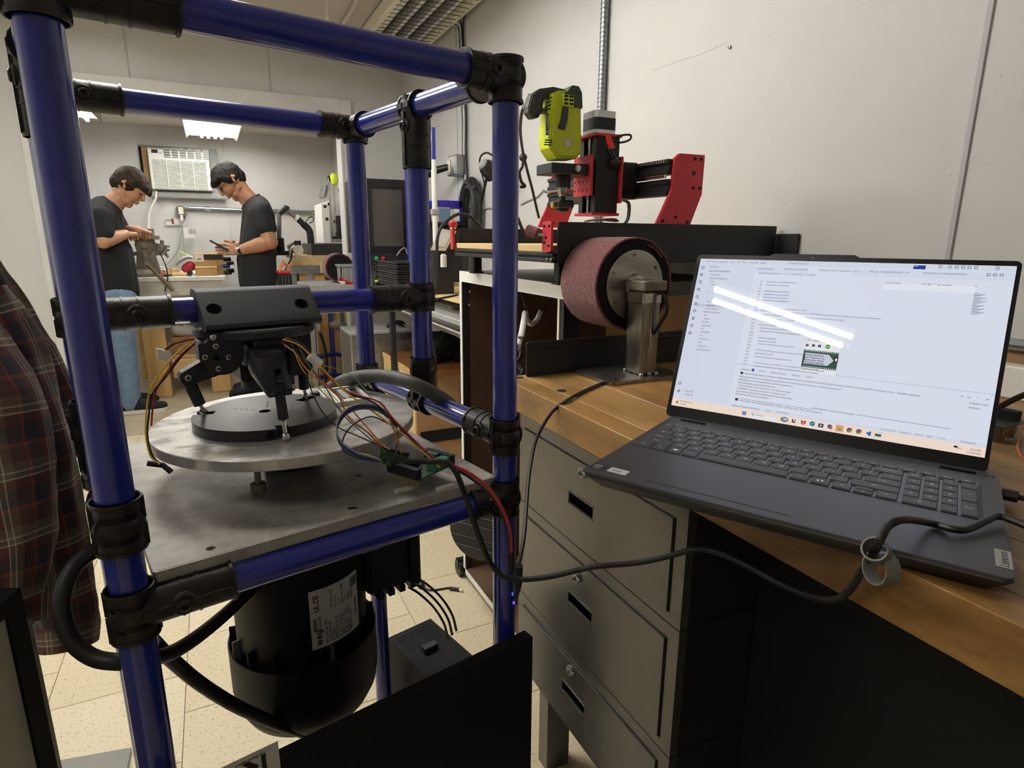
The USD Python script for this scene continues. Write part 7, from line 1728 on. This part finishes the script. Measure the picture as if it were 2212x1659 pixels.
for q_ in [(0.8267,4.949,1.3569),(0.8589,4.949,1.3748),(0.8345,4.949,1.2645)]:
    t.p('port', lathe(q_, -Y, [(-.001, 0), (-.001, .012), (.002, .012), (.002, 0)], 14), BLK)
a, b = (0.839,5.1,1.437), (0.9125,5.1,1.5338)
t.p('screen', rot(box(a[0], a[0] + .03, 5.1, 5.3, a[2], b[2], .003), a, Y, 16), GREYM)
for q_ in (713, 724):
    x_ = {713: (0.8566,4.9,1.308)[0], 724: (0.8912,4.9,1.3088)[0]}[q_]
    t.p('guide_rod', cyl((x_, 4.9, tz + .13), (x_, 4.9, (0.8726,4.9,1.5609)[2]), .005, sec=8), STEELD)
hq = np.array((0.8996,4.9,1.5555))
t.p('taped_head', blob([(hq + (0, 0, .015), .03, hq + (0, 0, -.02), .024)], .012, 2), LIMEG)
t.p('head_mount', box(hq[0] - .04, hq[0] + .045, 4.92, 4.97, hq[2] - .01, hq[2] + .025, .002), BLK)
t.p('slide', box(hq[0] + .0, hq[0] + .03, 4.87, 4.93, tz + .14, (0.9109,4.9,1.2887)[2], .003), BLKP)
t.p('cross_bar', box(hq[0] - .02, 1.0, 4.90, 4.92, (0.9075,4.9,1.2336)[2], (0.9088,4.9,1.2543)[2], .002), BLKP)
t.p('clutter', cat(*[box(hq[0] - .05 + .035 * k, hq[0] - .02 + .035 * k, 4.86, 4.9, tz + .12, tz + .14 + .03 * ((k * 7) % 3), .003) for k in range(5)]), BLK)
t.p('lamp_head', blob([(np.array((0.9498,4.9,1.4737)), .025, np.array((0.9617,4.9,1.4402)), .02)], .012, 2), BLK)
a, b = (0.6808,4.78,1.0781), (0.9477,4.78,1.0026)
t.p('black_base', box(a[0], 1.06, 4.78, 5.3, tz, a[2], .004), BLKP)
t = T('white_box', 'white slotted box at the left end of the plywood bench', 'box')
a, b = (0.4465,4.9,1.0765), (0.5419,4.9,1.0019)
t.p('case', box(max(a[0], bx0 + .005), b[0], 4.8, 4.95, tz, a[2], .004), WHITEC)
t.p('slot', box(a[0] + .03, a[0] + .036, 4.798, 4.80, tz + .01, a[2] - .012), BLK)
t = T('clamp_light', 'dark clamp light and pale roll on the plywood bench', 'clamp light')
t.p('head', tube([(0.5153,4.8,1.0544),(0.5461,4.8,1.0777),(0.57,4.8,1.0944)], .012, 8), GREYM)
t.p('bracket', box((0.5673,4.8,1.101)[0], (0.6104,4.8,1.0678)[0], 4.78, 4.84, (0.5778,4.8,1.0677)[2], (0.5802,4.8,1.101)[2], .003), BLK)
t.p('roll', cyl(((0.5863,4.8,1.0511)[0], 4.77, tz + .04), ((0.5863,4.8,1.0511)[0], 4.88, tz + .04), .036, sec=20), CREAM)
t.p('cord', tube([(0.5413,4.73,1.0357),(0.5235,4.73,0.9699),(0.4865,4.73,0.9041),(0.4559,4.73,0.8382)], .006, 6), RUB)
t = T('parts_organizer', 'black organizer box with a red lid at the left end of the plywood bench', 'organizer')
a, b = (0.3982,4.29,0.8893), (0.5206,4.29,0.8135)
t.p('case', box(a[0], b[0], 4.29, 4.50, b[2] - .1, a[2], .003), BLK)
t.p('lid', box(a[0] - .004, b[0] + .004, 4.286, 4.504, a[2], a[2] + .014, .003), REDP)
for k in range(5):
    x = a[0] + .012 + k * (b[0] - a[0] - .02) / 5
    t.p('divider', box(x, x + .003, 4.287, 4.29, b[2] - .05, a[2] - .005), GREYM)
t.p('wires', cat(*[tube([np.add(p, (0, .01 * k, .01 * k)) for p in [(0.3991,4.29,0.9013),(0.4263,4.29,0.9549),(0.4528,4.29,0.9245),(0.489,4.29,0.9421),(0.5185,4.29,0.9052)]], .004, 6) for k in range(3)]), W_ORG)
solo('organizer_stand', box(a[0] + .01, b[0] - .01, 4.30, 4.49, 0, b[2] - .1, .003), GREYM, 'grey stand under the black organizer with the red lid', 'stand')

# ---------------------------------------------------------------- people
def hand(w, d, up, side, L=.18, curl=.5, spread=.35):
    """bones of a hand: wrist w, pointing along d, back of the hand up, thumb towards side"""
    w, d, up, side = (np.asarray(k, float) for k in (w, d, up, side))
    d = d / np.linalg.norm(d); up = up - d * (up @ d); up /= np.linalg.norm(up); side = np.cross(up, d) * (1 if np.cross(up, d) @ side > 0 else -1)
    B = []
    p = w + d * L * .45
    for k in range(4):
        B.append((w + side * (.022 - .014 * k) * .6, .016, p + side * (.030 - .020 * k), .0125))
    for k, ln in enumerate((.40, .45, .42, .33)):
        q = p + side * (.030 - .020 * k); dd = d.copy(); uu = up.copy()
        for j in range(3):
            a = curl * (.5 + .5 * j)
            nd = dd * math.cos(a) - uu * math.sin(a); uu = uu * math.cos(a) + dd * math.sin(a); dd = nd
            q2 = q + dd * L * ln * (.45, .32, .23)[j]
            B.append((q, .0092 - .0007 * j, q2, .0085 - .0007 * j)); q = q2
    a = w + side * .026 + d * .03
    b = a + (d * .6 + side * .75 - up * .25) * .045
    B += [(w + side * .012, .014, a, .0135), (a, .0125, b, .0105), (b, .0105, b + (d * .9 - up * .35 + side * .05) * .035, .009)]
    return B

def V3(q, dy=0, dx=0, dz=0):
    return np.array([q[0] + dx, q[1] + dy, q[2] + dz])

def head(c, r, face, upv):
    """bones of a head with brow, nose, lips, chin and ears: c centre of the skull, face its forward, upv its up"""
    c, f, u = (np.asarray(k, float) for k in (c, face, upv))
    f = f / np.linalg.norm(f); u = u - f * (u @ f); u /= np.linalg.norm(u); s = np.cross(f, u)
    P = lambda a, b, k=0: c + f * a * r + u * b * r + s * k * r
    B = [(P(-.14, .16), .80 * r, P(.10, .10), .78 * r),
         (P(.36, -.30, .16), .48 * r, P(.36, -.30, -.16), .48 * r),
         (P(.34, -.78, .2), .30 * r, P(.34, -.78, -.2), .30 * r), (P(.52, -.98), .20 * r, P(.46, -.90), .26 * r),
         (P(-.02, -.6, .45), .22 * r, P(.34, -.86, .22), .22 * r), (P(-.02, -.6, -.45), .22 * r, P(.34, -.86, -.22), .22 * r),
         (P(.80, .14, .28), .12 * r, P(.80, .14, -.28), .12 * r),
         (P(.84, .02), .09 * r, P(.97, -.27), .105 * r), (P(.90, -.33, .1), .09 * r, P(.90, -.33, -.1), .09 * r),
         (P(.80, -.56, .14), .085 * r, P(.80, -.56, -.14), .085 * r), (P(.77, -.68, .11), .085 * r, P(.77, -.68, -.11), .085 * r)]
    for k in (1, -1):
        B += [(P(-.10, .12, .80 * k), .10 * r, P(-.02, -.22, .80 * k), .08 * r), (P(-.22, .0, .84 * k), .08 * r, P(-.10, .12, .80 * k), .09 * r)]
    return B, P

def eyes(t, P, r, body):
    for k in (.30, -.30):
        t.p('eye', m3e(P(.735, -.05, k), .075 * r), HAIR2, under=body)
        t.p('brow', tube([P(.86, .17, k - .16), P(.90, .21, k), P(.84, .18, k + .16)], .035 * r, 6), HAIR2, under=body)
    t.p('lips', tube([P(.80, -.62, .18), P(.875, -.62, 0), P(.80, -.62, -.18)], .03 * r, 6), mat('lip', '#9b6050', .5), under=body)
def m3e(c, r):
    return cat(m3.Manifold.sphere(r, 14).translate(tuple(map(float, c))))

def hairdo(P, r, fringe, seed, bangs):
    rg = np.random.default_rng(seed)
    B = [(P(-.16, .30), .86 * r, P(.06, .34), .82 * r), (P(-.42, -.10), .62 * r, P(-.36, .2), .66 * r), (P(.02, .15, .36), .56 * r, P(.02, .15, -.36), .56 * r)]
    for k in np.linspace(-.5, .5, 5):
        a = P(.42, .66 - abs(k) * .3, k); b = P(.78 + bangs * .12, .50 - bangs * .12 - abs(k) * .1, k * .95)
        B.append((a, .30 * r, b, .20 * r))
        if bangs > .5:
            B.append((b, .20 * r, P(.98 + .1 * rg.random(), .28 - .15 * rg.random(), k * .9), .11 * r))
    for k in (1, -1):
        B.append((P(-.30, -.05, .62 * k), .24 * r, P(.16, .16, .70 * k), .18 * r))
        B.append((P(.14, .1, .70 * k), .16 * r, P(.16, -.16, .72 * k), .09 * r))
    v, f = blob(B, .012, 5)
    n = (meshkit.fbm(v * 55, 3, seed)[:, None] - .5) * .016
    c = v.mean(0); d = v - c; d /= np.linalg.norm(d, axis=1, keepdims=True)
    return v + d * n, f

def shoe(t, heel, toe, z0, m, sole, label=None):
    heel, toe = np.asarray(heel, float), np.asarray(toe, float)
    d = toe - heel; d[2] = 0; L = np.linalg.norm(d); d /= L; s = np.array([-d[1], d[0], 0])
    P = lambda a, b, z: np.array([heel[0], heel[1], z0]) + d * a * L + s * b + UZ * z
    up = blob([(P(.14, 0, .055), .045, P(.40, 0, .055), .043), (P(.14, 0, .075), .042, P(.22, 0, .105), .045), (P(.40, 0, .055), .042, P(.72, 0, .040), .040), (P(.70, .012, .036), .034, P(.90, .005, .034), .028), (P(.72, -.014, .036), .032, P(.88, -.004, .034), .027), (P(.22, 0, .1), .042, P(.5, 0, .055), .034)], .012, 4)
    v, f = up; v = v.copy(); v[:, 2] = np.maximum(v[:, 2], z0 + .018)
    q = t.p('shoe', (v, f), m)
    pg = Poly([(0.0, -.036), (-.01, 0), (0, .036), (.5 * L, .040), (.75 * L, .049), (.93 * L, .03), (L, 0), (.93 * L, -.034), (.75 * L, -.047), (.5 * L, -.036)]).buffer(.004)
    t.p('sole', prism(pg, P(0, 0, 0), d, s, UZ, 0, .024), sole, under=q)
    t.p('lace', cat(*[tube([P(.36 + .07 * k, -.022, .088 - .010 * k), P(.36 + .07 * k, 0, .100 - .011 * k), P(.36 + .07 * k, .022, .088 - .010 * k)], .003, 5) for k in range(4)]), GREYM, under=q)
    return q

# -- left: bending over the vise
t = T('person', 'person in black t-shirt and faded jeans bending over the vise, seen from the side', 'person')
y0 = 4.60
sk = V3((-0.4106,4.6,1.4307)); r = .103
fc = np.array([.80, -.10, -.60]); upv = np.array([.60, 0, .80])
hb, P = head(sk, r, fc, upv)
nk0, nk1 = V3((-0.546,4.6,1.2881)), V3((-0.4627,4.6,1.368))
shn, shf = V3((-0.5685,4.6,1.2266), -.165), V3((-0.5525,4.6,1.238), .165)
eln, wrn = V3((-0.5732,4.6,1.0948), -.235, .01), V3((-0.4565,4.6,1.1381), -.12)
elf, wrf = V3((-0.5141,4.6,1.1545), .24), V3((-0.4127,4.6,1.167), .12)
hn = hand(wrn, np.array((-0.3985,4.75,1.1598)) - wrn, (0.1, -.3, 1), (0, 1, .2), curl=.55)
hf = hand(wrf, np.array((-0.3914,4.82,1.1575)) - wrf, (0.1, .3, 1), (0, -1, .2), curl=.55)
body = t.p('body', blob(hb + [(nk0, .062, nk1, .055), (nk1, .055, P(-.1, -.55), .058), (nk0, .070, shn, .050), (nk0, .070, shf, .050), (shn, .05, eln, .043), (eln, .043, V3((eln + wrn) / 2, 0, 0, .004), .041), (V3((eln + wrn) / 2, 0, 0, .004), .040, wrn, .027), (shf, .05, elf, .043), (elf, .042, wrf, .027)] + hn + hf, .009, 6), SKIN)
eyes(t, P, r, body)
t.p('hair', hairdo(P, r, 0, 3, 1.0), HAIR)
hp = V3((-0.5547,4.6,0.7509))
t.p('t_shirt', blob([(nk0 + (-.012, 0, -.02), .088, V3((-0.5777,4.6,1.041), 0), .12), (nk0 + (-.015, 0, -.012), .093, shn, .072), (nk0 + (-.015, 0, -.012), .093, shf, .072),
    (V3((-0.5706,4.6,1.2099), -.09), .088, V3((-0.5648,4.6,1.0267), -.075), .112), (V3((-0.5706,4.6,1.2099), .09), .088, V3((-0.5648,4.6,1.0267), .075), .112),
    (V3((-0.5679,4.6,1.041), -.07), .115, V3((-0.5603,4.6,0.7865), -.065), .112), (V3((-0.5679,4.6,1.041), .07), .115, V3((-0.5603,4.6,0.7865), .065), .112), (V3((-0.5598,4.6,1.0267), 0), .122, V3((-0.5503,4.6,0.7862), 0), .118),
    (shn, .074, shn + (eln - shn) * .66, .064), (shf, .074, shf + (elf - shf) * .6, .064), (shn, .075, shf, .075)], .012, 5), TEE)
kn, an = V3((-0.5607,4.6,0.3739), -.10), V3((-0.564,4.6,0.0694), -.10)
t.p('jeans', blob([(V3(hp, -.09), .105, V3(hp, .09), .105), (V3(hp, -.09), .10, kn, .073), (kn, .073, an, .062), (V3(hp, .09), .10, V3(kn, .2, -.03), .073), (V3(kn, .2, -.03), .073, V3(an, .2, -.06), .062)], .014, 6), DENIM)
an0 = np.array([(-0.6032,4.5643,0),(-0.3893,4.5641,0)][0]); an1 = np.array([(-0.6032,4.5643,0),(-0.3809,4.6115,0)][1])
fy = an[1]
shoe(t, (an[0] - .07, fy, 0), (an[0] + .21, fy - .02, 0), 0, TEE, WHITEP)
shoe(t, (an[0] - .13, fy + .2, 0), (an[0] + .15, fy + .2, 0), 0, TEE, WHITEP)

# -- right: looking at a phone
t = T('person', 'person in charcoal polo shirt and black trousers standing and looking down at a phone', 'person')
sk = V3((0.1692,4.75,1.5012)); r = .108
fc = np.array([-.72, -.12, -.66]); upv = np.array([-.66, 0, .74])
hb, P = head(sk, r, fc, upv)
nk0, nk1 = V3((0.319,4.75,1.3315)), V3((0.2409,4.75,1.425))
shn, shf = V3((0.3391,4.75,1.2849), -.165), V3((0.327,4.75,1.2846), .165)
eln, wrn = V3((0.375,4.75,1.0941), -.235), V3((0.1753,4.75,1.0331), -.14)
elf, wrf = V3((0.3232,4.75,1.1003), .22), V3((0.1382,4.75,1.0491), .08)
ph0, ph1 = np.array((0.1094,4.62,1.0297)), np.array((0.0029,4.62,1.0968))
hn = hand(wrn, np.array((0.088,4.62,1.0451)) - wrn, (-.2, -1, .25), (-.4, 0, 1), curl=.42)
hf = hand(wrf, np.array((0.0849,4.68,1.0596)) - wrf, (-.2, 1, .25), (-.4, 0, 1), curl=.45)
body = t.p('body', blob(hb + [(nk0, .065, nk1, .06), (nk1, .06, P(-.1, -.5), .062), (nk0, .070, shn, .050), (nk0, .070, shf, .050), (shn, .055, eln, .052), (eln, .050, eln + (wrn - eln) * .35, .050), (eln + (wrn - eln) * .35, .050, wrn, .030), (shf, .05, elf, .047), (elf, .046, wrf, .028)] + hn + hf, .009, 6), SKIN2)
eyes(t, P, r, body)
t.p('hair', hairdo(P, r, 0, 5, .35), HAIR2)
t.p('glasses', cat(*[tube([P(.86, -.04 + .17 * math.sin(a), k + .17 * math.cos(a)) for a in np.linspace(0, 6.28, 14)], .0022, 5) for k in (.27, -.27)], tube([P(.84, .0, .44), P(.4, .04, .78), P(-.05, .05, .84)], .0022, 5), tube([P(.84, .0, -.44), P(.4, .04, -.78), P(-.05, .05, -.84)], .0022, 5)), W_BLK)
hp = V3((0.2868,4.75,0.7482))
t.p('polo_shirt', blob([(nk0 + (.008, 0, -.012), .094, V3((0.3116,4.75,1.036), 0), .128), (nk0 + (.008, 0, -.01), .096, shn, .078), (nk0 + (.008, 0, -.01), .096, shf, .078),
    (V3((0.3369,4.75,1.2596), -.09), .098, V3((0.3055,4.75,1.036), -.07), .115), (V3((0.3369,4.75,1.2596), .09), .098, V3((0.3055,4.75,1.036), .07), .115),
    (V3((0.3055,4.75,1.036), -.065), .118, V3((0.2913,4.75,0.8011), -.06), .122), (V3((0.3055,4.75,1.036), .065), .118, V3((0.2913,4.75,0.8011), .06), .122), (V3((0.2907,4.75,0.9714), 0), .128, V3((0.2888,4.75,0.8078), 0), .126),
    (shn, .08, shn + (eln - shn) * .52, .072), (shf, .08, shf + (elf - shf) * .5, .072), (shn, .08, shf, .08)], .012, 5), POLO)
nd = nk1 - nk0
t.p('collar', lathe(nk0 + nd * .02, nd, [(0, .078), (0, .094), (.028, .082), (.050, .080), (.050, .074), (.02, .072), (0, .078)], 30), POLO)
kn = V3((0.2369,4.75,0.3893), -.09)
an = np.array([.20, 4.68, .11]); an[0] = kn[0] - .01
t.p('trousers', blob([(V3(hp, -.08), .112, V3(hp, .08), .112), (V3(hp, -.09, 0, .03), .11, kn, .075), (kn, .075, an, .060), (V3(hp, .09, 0, .03), .11, V3(kn, .18), .075), (V3(kn, .18), .075, V3(an, .18, .03), .060)], .014, 6), PANT)
shoe(t, (an[0] + .07, an[1], 0), (an[0] - .20, an[1] - .03, 0), 0, TEE, BLKM)
shoe(t, (an[0] + .10, an[1] + .18, 0), (an[0] - .17, an[1] + .16, 0), 0, TEE, BLKM)
wd = wrn - eln; wd /= np.linalg.norm(wd)
w = t.p('wristwatch', lathe(wrn - wd * .02, wd, [(0, .029), (0, .034), (.022, .034), (.022, .029), (0, .029)], 22), STEEL)
t.p('watch_dial', lathe(wrn - wd * .009 + np.array([0, -.031, -.004]), (0, -1, -.15), [(0, 0), (0, .017), (.006, .016), (.006, 0)], 18), BLK, under=w)
t = T('phone', 'dark phone held tilted in the hands of the man in the polo shirt', 'phone')
d = ph1 - ph0; L = np.linalg.norm(d); d /= L; s = np.array([0, 1., 0]); n = np.cross(d, s)
n = n if n[2] > 0 else -n
case = t.p('case', hull([ph0 + d * a + s * b + n * c for a in (.0, L) for b in (-.036, .036) for c in (0, .012)]), mat('phone_case', '#23343a', .4))
t.p('display', hull([ph0 + d * a + s * b + n * c for a in (.006, L - .006) for b in (-.032, .032) for c in (.012, .0126)]), BEZ)

for th in THINGS:
    th.write()
